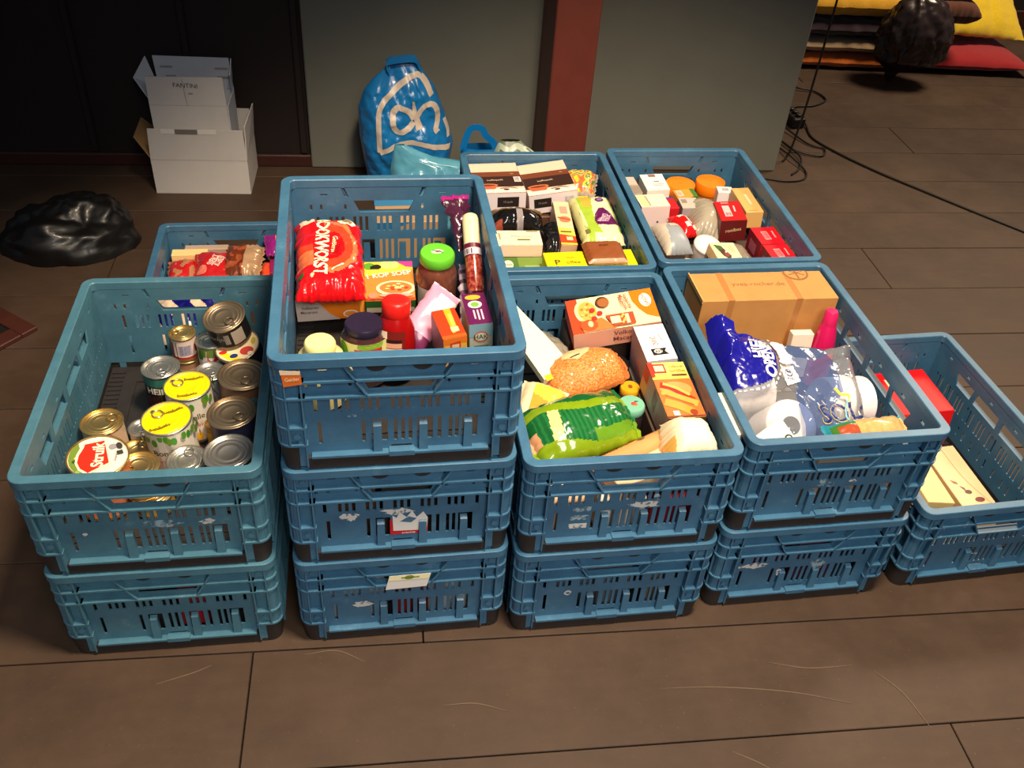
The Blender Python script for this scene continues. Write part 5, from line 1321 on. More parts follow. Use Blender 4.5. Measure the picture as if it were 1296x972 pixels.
carton('grey_carton', 'small grey box with a barcode right of the narrow scarlet box', 'box', 'G', (-0.006, 0.102, 0.132), (0.049, 0.056, 0.042), (0.02, -0.03, -0.03), (166, 156, 156), {'T': [('r', 0, 0, 1, 1, (196, 184, 172)), ('r', 0.1, 0.5, 0.4, 0.85, (150, 130, 120))]}, GG)
carton('grey_lower_carton', 'pale grey box directly below the small barcode box', 'box', 'G', (-0.010, 0.094, 0.092), (0.055, 0.06, 0.036), (0, 0, -0.03), (176, 170, 180), {}, GG)
bag('red_sachet', 'rounded red packet with white marks in front of the narrow scarlet box', 'food packet', 'G', (-0.038, 0.018, 0.128), 0.048, 0.085, 0.042, (0.15, 0.15, 0.35), [mat('red_sachet', srgb(206, 24, 26), 0.25, coat=0.4)], None, 22, 30, 0.002, 81, crimp=False, group=GG,
    prints=[('p', [(0.2, 0.8), (0.55, 0.84), (0.6, 0.74), (0.25, 0.7)], (240, 214, 206)), ('l', [(0.62, 0.72), (0.58, 0.5), (0.6, 0.3)], 0.005, (236, 180, 170)), ('r', 0.25, 0.22, 0.5, 0.4, (240, 214, 206)), ('e', 0.7, 0.16, 0.16, 0.07, (236, 200, 190))])
bag('grey_pouch', 'pale grey pouch with a square code label at the left wall', 'food packet', 'G', (-0.086, -0.062, 0.136), 0.075, 0.115, 0.052, (0.15, 0.05, 0.15), [mat('grey_pouch', srgb(206, 190, 172), 0.4), mat('blue_grey_pouch', srgb(150, 156, 164), 0.35)], lambda u, v: 1 if v < 0.5 and u > -0.5 + 0.2 * v else 0, 26, 32, 0.0016, 82, crimp=False, wscale=9, group=GG,
    prints=[('r', 0.42, 0.66, 0.72, 0.84, (216, 196, 180)), ('b', 0.46, 0.69, 0.68, 0.81, 6, (120, 100, 90))], smooth=50)
t = thing('paper_cup_pack', 'white domed tub lid with small red print at the front rim', 'tub', group=GG)
put(t, 'G', (-0.028, -0.092, 0.100), (0.25, 0.05, 0.2))
mb = MB(); mb.lathe([(0.028, 0), (0.034, 0.03), (0.0355, 0.045)], 32, cap1=False); mb.build('cup', ink(236, 222, 214), t, smooth=50)
mb = MB(); mb.lathe([(0.0355, 0.044), (0.037, 0.046), (0.036, 0.051), (0.030, 0.056), (0.016, 0.060), (0.001, 0.061)], 32, cap0=False); mb.build('lid', ink(244, 234, 226), t, smooth=50)
decals([('r', 0.55, 0.45, 0.8, 0.75, (214, 170, 160)), ('r', 0.6, 0.35, 0.85, 0.40, (120, 110, 110))], 0.05, 0.05, lambda u, v, o_: (u - 0.02, v - 0.02, 0.0605 - ((u - 0.02) ** 2 + (v - 0.02) ** 2) * 5 + o_), 'lid_print', t)
carton('cream_meal_box', 'cream box with dark green picture leaning at the front rim', 'box', 'G', (0.006, -0.175, 0.150), (0.066, 0.078, 0.030), (0.08, 0.06, 0.07), (230, 190, 140), {'T': [('r', 0, 0, 1, 1, (246, 218, 170)), ('p', [(0.12, 0.9), (0.4, 0.82), (0.62, 0.3), (0.5, 0.1), (0.3, 0.3)], (70, 40, 30)), ('e', 0.3, 0.74, 0.14, 0.12, (50, 96, 36)), ('e', 0.46, 0.36, 0.1, 0.12, (130, 60, 50)), ('e', 0.48, 0.5, 0.04, 0.04, (236, 220, 206)), ('l', [(0.66, 0.8), (0.78, 0.5)], 0.002, (206, 176, 120)), ('l', [(0.76, 0.85), (0.86, 0.5)], 0.002, (206, 176, 120))]}, GG)
carton('yellow_cream_box', 'small pale yellow box at the front rim next to the grey pouch', 'box', 'G', (-0.072, -0.196, 0.120), (0.058, 0.060, 0.050), (0.1, 0.05, -0.08), (240, 220, 160), {'T': [('l', [(0.5, 0.95), (0.55, 0.1)], 0.002, (200, 170, 110))]}, GG)
bag('red_snack_pouch', 'small pink and brown pouch left of the pale yellow box', 'food packet', 'G', (-0.120, -0.200, 0.112), 0.05, 0.06, 0.04, (0.2, 0, 0.3), [mat('rosy_pouch', srgb(170, 90, 76), 0.3, coat=0.3)], None, 16, 16, 0.005, 83, crimp=False, group=GG)
carton('green_tin_box', 'little green topped box between the white domed lid and the cream meal box', 'box', 'G', (-0.034, -0.205, 0.128), (0.028, 0.040, 0.05), (0.05, 0, 0.1), (110, 160, 80), {}, GG)
bag('grey_clear_bag', 'crumpled translucent grey bag behind the dark red tea box', 'plastic bag', 'G', (0.040, 0.055, 0.118), 0.10, 0.16, 0.085, (0.1, 0.25, -0.2), [mat('grey_bag_film', srgb(168, 158, 140), 0.22, coat=0.4)], None, 40, 50, 0.005, 84, crimp=False, group=GG, wscale=7)
carton('red_tea_box', 'dark red tea box with pale label, standing in the grey bag', 'box', 'G', (0.082, 0.012, 0.148), (0.067, 0.102, 0.060), (0.0, -0.10, -0.10), (150, 22, 26), {'T': [('r', 0, 0, 1, 1, (186, 26, 30)), ('r', 0.24, 0.22, 0.52, 0.78, (236, 190, 190)), ('b', 0.28, 0.26, 0.5, 0.42, 8, (110, 60, 70)), ('l', [(0.7, 0.75), (0.68, 0.45)], 0.004, (236, 190, 190)), ('r', 0.25, 0.86, 0.55, 0.95, (226, 120, 120))], 'F': [('r', 0, 0, 1, 1, (96, 22, 22)), ('t', 'rooibos', 0.5, 0.55, 0.16, (206, 180, 130), 8, 0.6)], 'L': [('r', 0, 0, 1, 1, (120, 20, 24))]}, GG)
carton('tan_box', 'plain tan box with a paper slip on top at the right wall', 'box', 'G', (0.150, 0.076, 0.152), (0.048, 0.134, 0.048), (0.0, -0.05, -0.02), (226, 176, 106), {'T': [('p', [(0.45, 0.72), (0.62, 0.72), (0.62, 0.3), (0.48, 0.3)], (240, 214, 170)), ('l', [(0.2, 0.06), (0.7, 0.06)], 0.0015, (150, 110, 60))]}, GG)
redp = {'T': [('r', 0, 0, 1, 1, (206, 16, 34)), ('r', 0.30, 0.25, 0.56, 0.75, (236, 150, 150)), ('b', 0.32, 0.3, 0.54, 0.7, 5, (206, 60, 70)), ('l', [(0.78, 0.75), (0.76, 0.35)], 0.004, (236, 150, 150))], 'L': [('r', 0, 0, 1, 1, (130, 16, 36)), ('r', 0.2, 0.2, 0.7, 0.7, (176, 90, 110))]}
carton('red_box', 'bright red box touching the plain tan box, rear one of the red pair', 'box', 'G', (0.145, -0.098, 0.138), (0.064, 0.080, 0.060), (0.01, -0.01, 0.04), (196, 18, 36), redp, GG)
carton('red_box', 'bright red box against the front rim, front one of the red pair', 'box', 'G', (0.148, -0.184, 0.138), (0.064, 0.078, 0.060), (0.01, -0.01, 0.05), (196, 18, 36), redp, GG)
carton('white_small_box', 'small white box in the back behind the plain tan box', 'box', 'G', (0.122, 0.172, 0.126), (0.044, 0.036, 0.060), (0, 0, -0.12), (236, 228, 230), {'T': [('r', 0.3, 0.3, 0.7, 0.7, (176, 170, 170))]}, GG)
bag('clear_tray_pack', 'clear crinkled tray between the red pair and the cream meal box', 'food packet', 'G', (0.078, -0.130, 0.112), 0.060, 0.13, 0.045, (0.1, 0.15, 0.25), [mat('grey_tray', srgb(140, 128, 112), 0.18, coat=0.6)], None, 24, 34, 0.004, 85, crimp=False, group=GG, wscale=14, smooth=30)

# ---------------------------------------------------------------- low crate behind the tins
HG = 'sweets in the low crate behind the tins'
bag('red_candy_bar_pack', 'red packet with slanted white letters in the low crate', 'food packet', 'H', (-0.055, 0.160, 0.150), 0.095, 0.13, 0.045, (0.15, 0.05, 0.08), [mat('red_candy', srgb(190, 30, 34), 0.25, coat=0.4), mat('brown_candy', srgb(84, 40, 26), 0.25, coat=0.4)], lambda u, v: 1 if u > 0.82 else 0, 30, 34, 0.003, 91, group=HG,
    prints=[('t', 'SIXPACK', 0.52, 0.56, 0.13, (240, 220, 210), 66, 0.5, 0.02), ('t', 'KOEKEN', 0.68, 0.55, 0.13, (240, 220, 210), 66, 0.5, 0.02), ('e', 0.2, 0.3, 0.15, 0.12, (226, 120, 100))])
bag('crimson_sweet_pack', 'red and beige packet left of the lettered red packet', 'food packet', 'H', (-0.135, 0.175, 0.140), 0.085, 0.11, 0.040, (0.1, 0, 0.05), [mat('red_candy', srgb(190, 30, 34), 0.25), mat('beige_candy', srgb(176, 120, 84), 0.3)], lambda u, v: 1 if mnoise.noise(Vector((u * 2.2, v * 2.2, 4))) > 0.02 else 0, 24, 26, 0.004, 92, group=HG)
carton('cream_candy_box', 'cream box lying behind the red packets of the low crate', 'box', 'H', (-0.115, 0.228, 0.155), (0.095, 0.032, 0.024), (0, 0, 0.0), (240, 206, 140), {}, HG)
carton('grey_candy_box', 'grey white box behind the cream box of the low crate', 'box', 'H', (-0.080, 0.262, 0.150), (0.118, 0.024, 0.02), (0, 0, 0.0), (186, 160, 140), {}, HG)
bag('chocolate_biscuit_pack', 'brown and crumpled beige foil packet in the middle of the low crate', 'food packet', 'H', (0.030, 0.178, 0.155), 0.105, 0.13, 0.050, (0.15, 0, -0.1), [mat('choc_print', srgb(110, 50, 26), 0.25, coat=0.4), mat('beige_foil', srgb(186, 150, 116), 0.25, metal=0.2, coat=0.4), mat('rust_candy', srgb(160, 80, 50), 0.25)], lambda u, v: 1 if u > 0.15 else (2 if mnoise.noise(Vector((u * 3, v * 3, 2))) > 0.1 else 0), 30, 34, 0.006, 93, group=HG)
bag('orange_candy_pack', 'orange red packet sliver beside the beige foil packet', 'food packet', 'H', (0.083, 0.150, 0.138), 0.045, 0.12, 0.04, (0.1, 0, 0), [mat('orange_candy', srgb(230, 80, 44), 0.25, coat=0.4)], None, 14, 24, 0.003, 94, group=HG)
carton('magenta_box', 'magenta box under the flowery packet in the low crate', 'box', 'H', (0.140, 0.185, 0.140), (0.080, 0.110, 0.045), (0.05, -0.05, 0.05), (150, 24, 90), {'T': [('l', [(0.0, 0.9), (1, 0.86)], 0.004, (226, 150, 196))]}, HG)
bag('flowery_packet', 'purple packet printed with orange flowers on the magenta box', 'food packet', 'H', (0.130, 0.228, 0.185), 0.09, 0.085, 0.03, (0.2, 0, 0.1), [mat('purple_candy', srgb(150, 30, 130), 0.25, coat=0.4), mat('flower_orange', srgb(240, 140, 60), 0.25, coat=0.4), mat('flower_red', srgb(220, 50, 70), 0.25, coat=0.4)], lambda u, v: 0 if u < -0.35 or abs(v) > 0.75 else (1 if mnoise.noise(Vector((u * 4, v * 4, 7))) > 0.0 else 2), 30, 30, 0.004, 95, group=HG)
bag('blue_white_pack', 'navy and white patterned packet seen through the hand hole behind the tins', 'food packet', 'H', (-0.085, -0.045, 0.140), 0.19, 0.17, 0.080, (0.25, 0, 0.05), [mat('navy_pack', srgb(20, 20, 110), 0.25, coat=0.4), mat('white_pack', srgb(236, 206, 180), 0.3, coat=0.3)], lambda u, v: 1 if (math.sin(u * 9 + v * 5) + 0.8 * mnoise.noise(Vector((u * 4, v * 4, 3)))) > 0.25 else 0, 60, 36, 0.006, 96, crimp=False, group=HG)

# ---------------------------------------------------------------- goods deep in the closed and half hidden crates
fill = [
    ('A', 0, (-0.09, -0.20, 0.10), (0.14, 0.10, 0.16), (60, 50, 44), 'dark carton low in the crate under the tins, left half'),
    ('A', 0, (0.03, -0.20, 0.06), (0.05, 0.12, 0.10), (176, 40, 44), 'red packet behind the middle slots of the crate under the tins'),
    ('B', 1, (0.02, -0.19, 0.075), (0.11, 0.14, 0.14), (60, 56, 52), 'dark carton behind the torn label in the middle crate of three'),
    ('B', 1, (-0.09, -0.18, 0.10), (0.09, 0.14, 0.19), (110, 80, 60), 'brown carton in the left half of the middle crate of three'),
    ('B', 0, (-0.09, -0.19, 0.085), (0.11, 0.14, 0.16), (190, 200, 214), 'pale blue grey carton in the left half of the lowest crate of three'),
    ('B', 0, (0.018, -0.20, 0.05), (0.06, 0.12, 0.09), (160, 50, 50), 'red carton behind the middle slots of the lowest crate of three'),
    ('B', 0, (0.10, -0.19, 0.09), (0.10, 0.14, 0.17), (196, 204, 210), 'pale carton in the right half of the lowest crate of three'),
    ('C', 0, (-0.03, -0.19, 0.075), (0.16, 0.14, 0.14), (110, 116, 120), 'grey carton in the crate under the green pasta bag'),
    ('C', 0, (0.11, -0.20, 0.055), (0.06, 0.12, 0.10), (130, 116, 80), 'olive carton at the right slots of the crate under the green pasta bag'),
    ('D', 0, (-0.08, -0.19, 0.085), (0.10, 0.14, 0.16), (120, 30, 50), 'dark red carton in the left half of the crate under the brown carton'),
    ('D', 0, (0.05, -0.19, 0.075), (0.10, 0.14, 0.14), (110, 40, 70), 'plum carton in the right half of the crate under the brown carton'),
    ('C', 1, (-0.110, -0.245, 0.048), (0.10, 0.05, 0.090), (236, 190, 150), 'peach box under the green pasta bag, seen through the front slots'),
    ('C', 1, (0.000, -0.222, 0.045), (0.09, 0.09, 0.085), (236, 230, 220), 'white box under the cracker pack, seen through the front slots'),
    ('C', 1, (0.105, -0.215, 0.030), (0.10, 0.09, 0.055), (120, 30, 40), 'dark red box under the paper pouch, seen through the front slots'),
    ('C', 1, (-0.070, -0.090, 0.048), (0.17, 0.16, 0.090), (120, 90, 60), 'brown box under the green pasta bag'),
    ('C', 1, (-0.020, 0.055, 0.042), (0.13, 0.10, 0.080), (150, 120, 90), 'tan box under the lentil bag'),
    ('C', 1, (0.134, -0.075, 0.056), (0.08, 0.17, 0.110), (90, 70, 60), 'umber box under the tortilla box'),
    ('C', 1, (0.070, 0.215, 0.062), (0.19, 0.09, 0.120), (80, 60, 50), 'dark box under the macaroni box'),
    ('C', 1, (0.138, 0.100, 0.044), (0.07, 0.10, 0.085), (160, 150, 150), 'grey box under the white ribbon marked carton'),
    ('D', 1, (0.045, -0.256, 0.080), (0.17, 0.036, 0.150), (150, 130, 110), 'taupe box under the biscuit packet, seen through the hand hole'),
    ('F', 1, (-0.045, 0.180, 0.070), (0.24, 0.19, 0.138), (90, 60, 44), 'brown box underneath both coffee boxes'),
    ('F', 1, (-0.070, -0.075, 0.046), (0.16, 0.27, 0.090), (120, 100, 84), 'drab box underneath the low white box and the green box'),
    ('F', 1, (0.100, -0.080, 0.052), (0.14, 0.30, 0.100), (110, 84, 60), 'umber box underneath the badge packet and yellow box'),
    ('F', 1, (0.134, 0.180, 0.052), (0.085, 0.19, 0.100), (100, 80, 64), 'dark box underneath the candy bag and orange box'),
    ('G', 1, (-0.100, 0.170, 0.028), (0.12, 0.20, 0.054), (120, 100, 90), 'dull box underneath the white boxes in the back right crate'),
    ('G', 1, (-0.070, -0.110, 0.045), (0.15, 0.26, 0.086), (90, 70, 60), 'dull brown box underneath the grey pouch and domed lid'),
    ('G', 1, (0.095, 0.050, 0.038), (0.15, 0.20, 0.072), (90, 76, 70), 'dull box underneath the dark red tea box'),
    ('G', 1, (0.110, -0.150, 0.045), (0.15, 0.17, 0.086), (100, 76, 70), 'dull box underneath the bright red pair'),
    ('H', 0, (-0.020, 0.185, 0.055), (0.30, 0.18, 0.108), (96, 60, 44), 'brown box underneath the sweet packets of the low crate'),
    ('H', 0, (-0.085, -0.070, 0.045), (0.18, 0.18, 0.086), (60, 50, 60), 'dark box underneath the navy and white packet'),
    ('B', 2, (0.000, 0.135, 0.018), (0.085, 0.11, 0.032), (60, 60, 50), 'dark box underneath the soup box'),
]
for key, lv, c, d, col, lab in fill:
    x, y, a = STACK[key]
    o = carton('packed_box', lab, 'box', None, (0, 0, 0), d, (0, 0, 0), col, {}, 'boxes packed low in the crates')
    px, py = x - 0.3 * sin(a), y + 0.3 * cos(a)
    o.location = (px + c[0] * cos(a) - c[1] * sin(a), py + c[0] * sin(a) + c[1] * cos(a), lv * CH + 0.0162 + c[2])
    o.rotation_euler = (0, 0, a)
    PLACED.append((o, key + str(lv)))

# ---------------------------------------------------------------- paper remnants and stickers on the crates
rr = random.Random(77)


def ragged(u, z, w, h, n=26, rough=0.45):
    return [(u + w / 2 * cos(2 * pi * k / n) * (1 - rough * rr.random()), z + h / 2 * sin(2 * pi * k / n) * (1 - rough * rr.random())) for k in range(n)]


def torn(m, lo, hi):
    """Paper that has come off in flecks: the noise cuts holes into it."""
    nt = m.node_tree
    n = nt.nodes.new('ShaderNodeTexNoise'); n.inputs['Scale'].default_value = 95; n.inputs['Detail'].default_value = 6
    tc = nt.nodes.new('ShaderNodeTexCoord'); nt.links.new(tc.outputs['Object'], n.inputs['Vector'])
    mr = nt.nodes.new('ShaderNodeMapRange'); mr.inputs['From Min'].default_value = lo; mr.inputs['From Max'].default_value = hi
    nt.links.new(n.outputs['Fac'], mr.inputs['Value']); nt.links.new(mr.outputs['Result'], nt.nodes['Principled BSDF'].inputs['Alpha'])
    return m


M_REM = torn(mat('paper_remnant', srgb(206, 206, 204), 0.8), 0.40, 0.50)
M_REM2 = torn(mat('faded_remnant', srgb(150, 176, 190), 0.8), 0.46, 0.60)
M_PAPER = mat('tape_paper', srgb(176, 186, 190), 0.7)
CRATES = [o for o in COL.objects if o.name.startswith('stacking_crate')]
ORDER = ['A0', 'A1', 'B0', 'B1', 'B2', 'C0', 'C1', 'D0', 'D1', 'E0', 'F0', 'F1', 'G0', 'G1', 'H0']
BYKEY = dict(zip(ORDER, CRATES))


def remnant(ck, shapes, name='label_remnant', y=-(EN + TH)):
    mb = MB()
    mats, ids = [], {}
    for i, (poly_, m) in enumerate(shapes):
        m = m if not isinstance(m, tuple) else ink(*m)
        if m.name not in ids:
            ids[m.name] = len(mats); mats.append(m)
        sg = -1 if y < 0 else 1
        mb.prism(poly_, y + sg * (0.0002 + 0.0003 * i), y + sg * (0.0005 + 0.0003 * i), lambda a, b, c: (a, c, b), ids[m.name])
    o = mb.build(name, mats, BYKEY[ck])
    return o


rect = lambda u0, z0, u1, z1: [(u0, z0), (u1, z0), (u1, z1), (u0, z1)]
remnant('B1', [(ragged(-0.092, 0.106, 0.040, 0.026), M_REM)])
remnant('B1', [(ragged(-0.010, 0.113, 0.075, 0.020, 22, 0.6), M_REM)])
lab = remnant('B1', [(rect(-0.022, 0.052, 0.046, 0.090), (190, 30, 36)), ([(-0.016, 0.062), (0.044, 0.060), (0.046, 0.092), (0.038, 0.108), (0.026, 0.095), (0.018, 0.112), (0.008, 0.096), (-0.004, 0.110), (-0.010, 0.096), (-0.017, 0.102)], (222, 220, 218)),
                      ([(-0.004, 0.086), (0.016, 0.082), (0.026, 0.092), (0.012, 0.098)], (70, 110, 140))], 'torn_label')
lab['label'] = 'torn white label with a red border'
decals([('t', 'bederfelijk', 0.5, 0.5, 0.55, (230, 220, 216), 0, 0.8)], 0.068, 0.010, lambda u, v, o_: (u - 0.022, -(EN + TH + 0.0014 + o_), v + 0.051), 'lettering', lab)
remnant('B0', [(ragged(-0.078, 0.092, 0.045, 0.022), M_REM)])
q = MB(); q.hexa([(-0.034, -0.2992, 0.147), (0.044, -0.2992, 0.150), (0.044, -0.2988, 0.150), (-0.034, -0.2988, 0.147), (-0.026, -0.2992, 0.186), (0.052, -0.2992, 0.187), (0.052, -0.2988, 0.187), (-0.026, -0.2988, 0.186)])
lab = q.build('hanging_label', ink(226, 224, 220), BYKEY['B0']); lab['label'] = 'white paper label stuck over the hand hole'
decals([('r', 0, 0.66, 1, 1, (244, 238, 190)), ('e', 0.5, 0.84, 0.12, 0.16, (130, 150, 40)), ('r', 0.3, 0.8, 0.75, 0.88, (110, 120, 50))], 0.076, 0.037, lambda u, v, o_: (u - 0.033 + v * 0.2, -(0.2993 + o_), v + 0.149), 'printed_band', lab)
for k in range(3):
    remnant('C1', [(rect(-0.104 + 0.002 * k, 0.055 + 0.022 * k, -0.070 + 0.002 * k, 0.067 + 0.022 * k), (M_REM, M_REM2, M_REM2)[k])])
remnant('C1', [(ragged(0.035, 0.108, 0.080, 0.018, 24, 0.5), M_REM)])
remnant('C1', [(ragged(0.055, 0.125, 0.016, 0.024, 14, 0.4), M_REM2)])
remnant('C0', [(ragged(-0.085, 0.100, 0.018, 0.016, 14, 0.3), M_REM), (ragged(-0.085, 0.100, 0.010, 0.008, 14, 0.3), M_BLUE)])
remnant('D1', [(ragged(-0.010, 0.106, 0.050, 0.014, 20, 0.5), M_REM2)])
remnant('D1', [(ragged(-0.022, 0.118, 0.018, 0.026, 14, 0.4), M_REM2)])
remnant('D1', [(ragged(0.040, 0.112, 0.020, 0.010, 14, 0.5), M_REM)])
remnant('D0', [(ragged(-0.105, 0.112, 0.085, 0.020, 24, 0.55), M_REM)])
remnant('D0', [(ragged(-0.045, 0.085, 0.014, 0.026, 14, 0.4), M_REM)])
remnant('D0', [(ragged(0.038, 0.100, 0.040, 0.040, 16, 0.4), M_REM2)])
remnant('A1', [(ragged(0.020, 0.108, 0.090, 0.022, 22, 0.5), M_REM2)])
remnant('A1', [(ragged(0.095, 0.108, 0.030, 0.016, 16, 0.5), M_REM)])
remnant('A1', [(ragged(-0.110, 0.092, 0.012, 0.010, 12, 0.5), M_REM)])
remnant('B2', [(ragged(-0.078, 0.108, 0.020, 0.008, 12, 0.5), M_REM2)])
remnant('E0', [(ragged(-0.020, 0.075, 0.020, 0.012, 12, 0.5), M_REM2)])
lab = remnant('B2', [([(-0.178, 0.184), (-0.150, 0.188), (-0.151, 0.212), (-0.181, 0.216)], (206, 104, 40)), ([(-0.181, 0.208), (-0.152, 0.207), (-0.151, 0.214), (-0.182, 0.217)], (226, 200, 170))], 'sticker_scrap', -0.2990)
lab['label'] = 'torn orange sticker on the corner'
decals([('t', 'Gelder', 0.5, 0.5, 0.6, (236, 200, 160), 4, 0.8)], 0.028, 0.012, lambda u, v, o_: (u - 0.178, -(0.2997 + o_), v + 0.193), 'lettering', lab)
q = MB(); q.hexa([(0.2002, 0.020, 0.185), (0.2002, 0.062, 0.190), (0.2006, 0.062, 0.190), (0.2006, 0.020, 0.185), (0.1965, 0.015, 0.2360), (0.1965, 0.058, 0.2360), (0.2006, 0.058, 0.2360), (0.2006, 0.015, 0.2360)])
q.build('cream_sticker', ink(240, 214, 170), BYKEY['B2'])
remnant('D1', [(rect(-0.052, 0.196, -0.006, 0.2165), M_PAPER)], 'tape_scrap', EN - 0.0001 - 2 * 0.0008)
remnant('D1', [(rect(0.000, 0.197, 0.042, 0.2165), M_PAPER)], 'tape_scrap', EN - 0.0001 - 2 * 0.0008)

# ---------------------------------------------------------------- white wine carton by the dark wall
M_WCARD = mat('white_cardboard', srgb(206, 200, 196), 0.75, noise=0.15, scale=10)
M_WCARD2 = mat('white_cardboard_inner', srgb(196, 198, 206), 0.75, noise=0.15, scale=10)
M_BCARD = mat('brown_flap_inside', srgb(150, 116, 76), 0.8)


def panel(parent, name, pts, thick, m):
    """A cardboard panel: quad corners and the inward thickness direction taken from its normal."""
    P = [Vector(p) for p in pts]
    nn = (P[1] - P[0]).cross(P[3] - P[0]).normalized() * thick
    q = MB(); q.hexa([tuple(p) for p in P] + [tuple(p - nn) for p in P])
    return q.build(name, m, parent)


t = thing('wine_carton', 'open white cardboard carton on the floor by the dark wall', 'box', (-1.1066, 2.8443, 0.0), (0, 0, 0.15))
w, dp, hh = 0.157, 0.21, 0.123
panel(t, 'front_panel', [(-w, 0, 0), (w, 0, 0), (w, 0, hh), (-w, 0, hh)], 0.003, M_WCARD)
panel(t, 'back_panel', [(w, dp, 0), (-w, dp, 0), (-w, dp, hh), (w, dp, hh)], 0.003, M_WCARD)
panel(t, 'side_panel', [(w, 0.0035, 0), (w, dp - 0.0035, 0), (w, dp - 0.0035, hh), (w, 0.0035, hh)], 0.003, M_WCARD)
panel(t, 'side_panel', [(-w, dp - 0.0035, 0), (-w, 0.0035, 0), (-w, 0.0035, hh), (-w, dp - 0.0035, hh)], 0.003, M_WCARD)
panel(t, 'bottom_panel', [(-w + 0.004, 0.004, 0.004), (w - 0.004, 0.004, 0.004), (w - 0.004, dp - 0.004, 0.004), (-w + 0.004, dp - 0.004, 0.004)], 0.003, M_WCARD)
fl = panel(t, 'front_flap', [(-w, 0, hh + 0.001), (w, 0, hh + 0.001), (w - 0.003, -0.004, 0.232), (-w + 0.008, -0.004, 0.234)], 0.003, M_WCARD)
decals([('r', 0.16, 0.86, 0.32, 1.0, (226, 220, 216)), ('r', 0.30, 0.84, 0.53, 1.0, (120, 112, 106)), ('p', [(0.52, 1.0), (0.56, 1.0), (0.53, 0.92), (0.50, 0.92)], (120, 112, 106)), ('r', 0.53, 0.85, 0.72, 1.0, (226, 220, 216))], 2 * w, 0.11, lambda u, v, o_: (u - w, -0.0005 - 0.0036 * v / 0.11 - o_, hh + 0.001 + v), 'tape_strip', fl)
decals([('r', 0, 0.4, 1, 0.6, (226, 214, 206))], 2 * w, 0.006, lambda u, v, o_: (u - w, -0.0005 - o_, hh - 0.003 + v), 'crease_edge', t)
panel(t, 'side_flap', [(w, 0.004, hh + 0.001), (w, dp - 0.004, hh + 0.001), (w + 0.012, dp - 0.03, 0.250), (w + 0.002, 0.02, 0.235)], 0.003, M_WCARD)
panel(t, 'side_flap', [(-w, dp - 0.004, hh + 0.001), (-w, 0.004, hh + 0.001), (-w - 0.05, 0.03, 0.19), (-w - 0.05, dp - 0.05, 0.20)], 0.003, M_BCARD)
panel(t, 'back_flap', [(w, dp, hh + 0.001), (-w, dp, hh + 0.001), (-w + 0.01, dp + 0.01, 0.215), (w - 0.01, dp + 0.01, 0.215)], 0.003, M_WCARD)
t2 = thing('wine_carton', 'second white cardboard carton standing open inside the carton by the dark wall', 'box', (-1.1066 - 0.010 * cos(0.15) - 0.03 * sin(0.15), 2.8443 - 0.010 * sin(0.15) + 0.03 * cos(0.15), 0.0052), (0, 0, 0.15))
w2, d2, h2 = 0.122, 0.150, 0.295
fp = panel(t2, 'front_panel', [(-w2, 0, 0), (w2, 0, 0), (w2 - 0.004, 0, h2), (-w2 - 0.004, 0, h2)], 0.003, M_WCARD)
ff = panel(t2, 'front_flap', [(-w2 - 0.004, 0, h2 + 0.001), (w2 - 0.004, 0, h2 + 0.001), (w2 - 0.006, -0.002, 0.392), (-w2 - 0.002, -0.002, 0.390)], 0.003, M_WCARD)
decals([('t', 'FANTINI', 0.50, 0.72, 0.15, (60, 58, 60), -2, 0.52, 0.0), ('t', 'vini', 0.55, 0.44, 0.08, (120, 116, 116), -2), ('l', [(0.47, 0.95), (0.475, 0.5), (0.49, 0.0)], 0.002, (160, 152, 146))], 2 * w2, 0.094, lambda u, v, o_: (u - w2 - 0.003, -0.0005 - 0.002 * v / 0.094 - o_, h2 + 0.001 + v), 'printed_text', ff)
panel(t2, 'back_panel', [(w2, d2, 0), (-w2, d2, 0), (-w2, d2, h2), (w2, d2, h2)], 0.003, M_WCARD2)
bf = panel(t2, 'back_flap', [(w2, d2, h2 + 0.001), (-w2, d2, h2 + 0.001), (-w2 - 0.006, d2 + 0.002, 0.402), (w2 - 0.006, d2 + 0.002, 0.400)], 0.003, M_WCARD2)
decals([('r', 0.06, 0.66, 0.22, 0.72, (150, 146, 152)), ('r', 0.12, 0.36, 0.25, 0.42, (150, 146, 152)), ('r', 0.78, 0.64, 0.95, 0.70, (150, 146, 152)), ('r', 0.80, 0.34, 0.97, 0.42, (150, 146, 152))], 2 * w2, 0.105, lambda u, v, o_: (u - w2, d2 - 0.0035 - o_, h2 + v), 'worn_mark', bf)
panel(t2, 'side_panel', [(w2, 0.0035, 0), (w2, d2 - 0.0035, 0), (w2, d2 - 0.0035, h2), (w2, 0.0035, h2)], 0.003, M_WCARD2)
panel(t2, 'side_panel', [(-w2, d2 - 0.0035, 0), (-w2, 0.0035, 0), (-w2, 0.0035, h2), (-w2, d2 - 0.0035, h2)], 0.003, M_WCARD2)
panel(t2, 'side_flap', [(w2 - 0.002, d2 - 0.02, h2 + 0.001), (w2 - 0.002, d2 - 0.004, h2 + 0.001), (w2 + 0.004, d2 - 0.004, 0.40), (w2 + 0.002, d2 - 0.05, 0.36)], 0.003, M_WCARD2)
panel(t2, 'side_flap', [(-w2 - 0.003, d2 - 0.004, h2 + 0.001), (-w2 - 0.003, 0.02, h2 + 0.001), (-w2 - 0.066, 0.10, 0.345), (-w2 - 0.030, d2 - 0.004, 0.400)], 0.003, M_WCARD2)

# ---------------------------------------------------------------- plastic bags
def lerp_tab(tab, z):
    for (z0, a), (z1, b) in zip(tab, tab[1:]):
        if z <= z1: return a + (b - a) * max(0, (z - z0)) / (z1 - z0)
    return tab[-1][1]


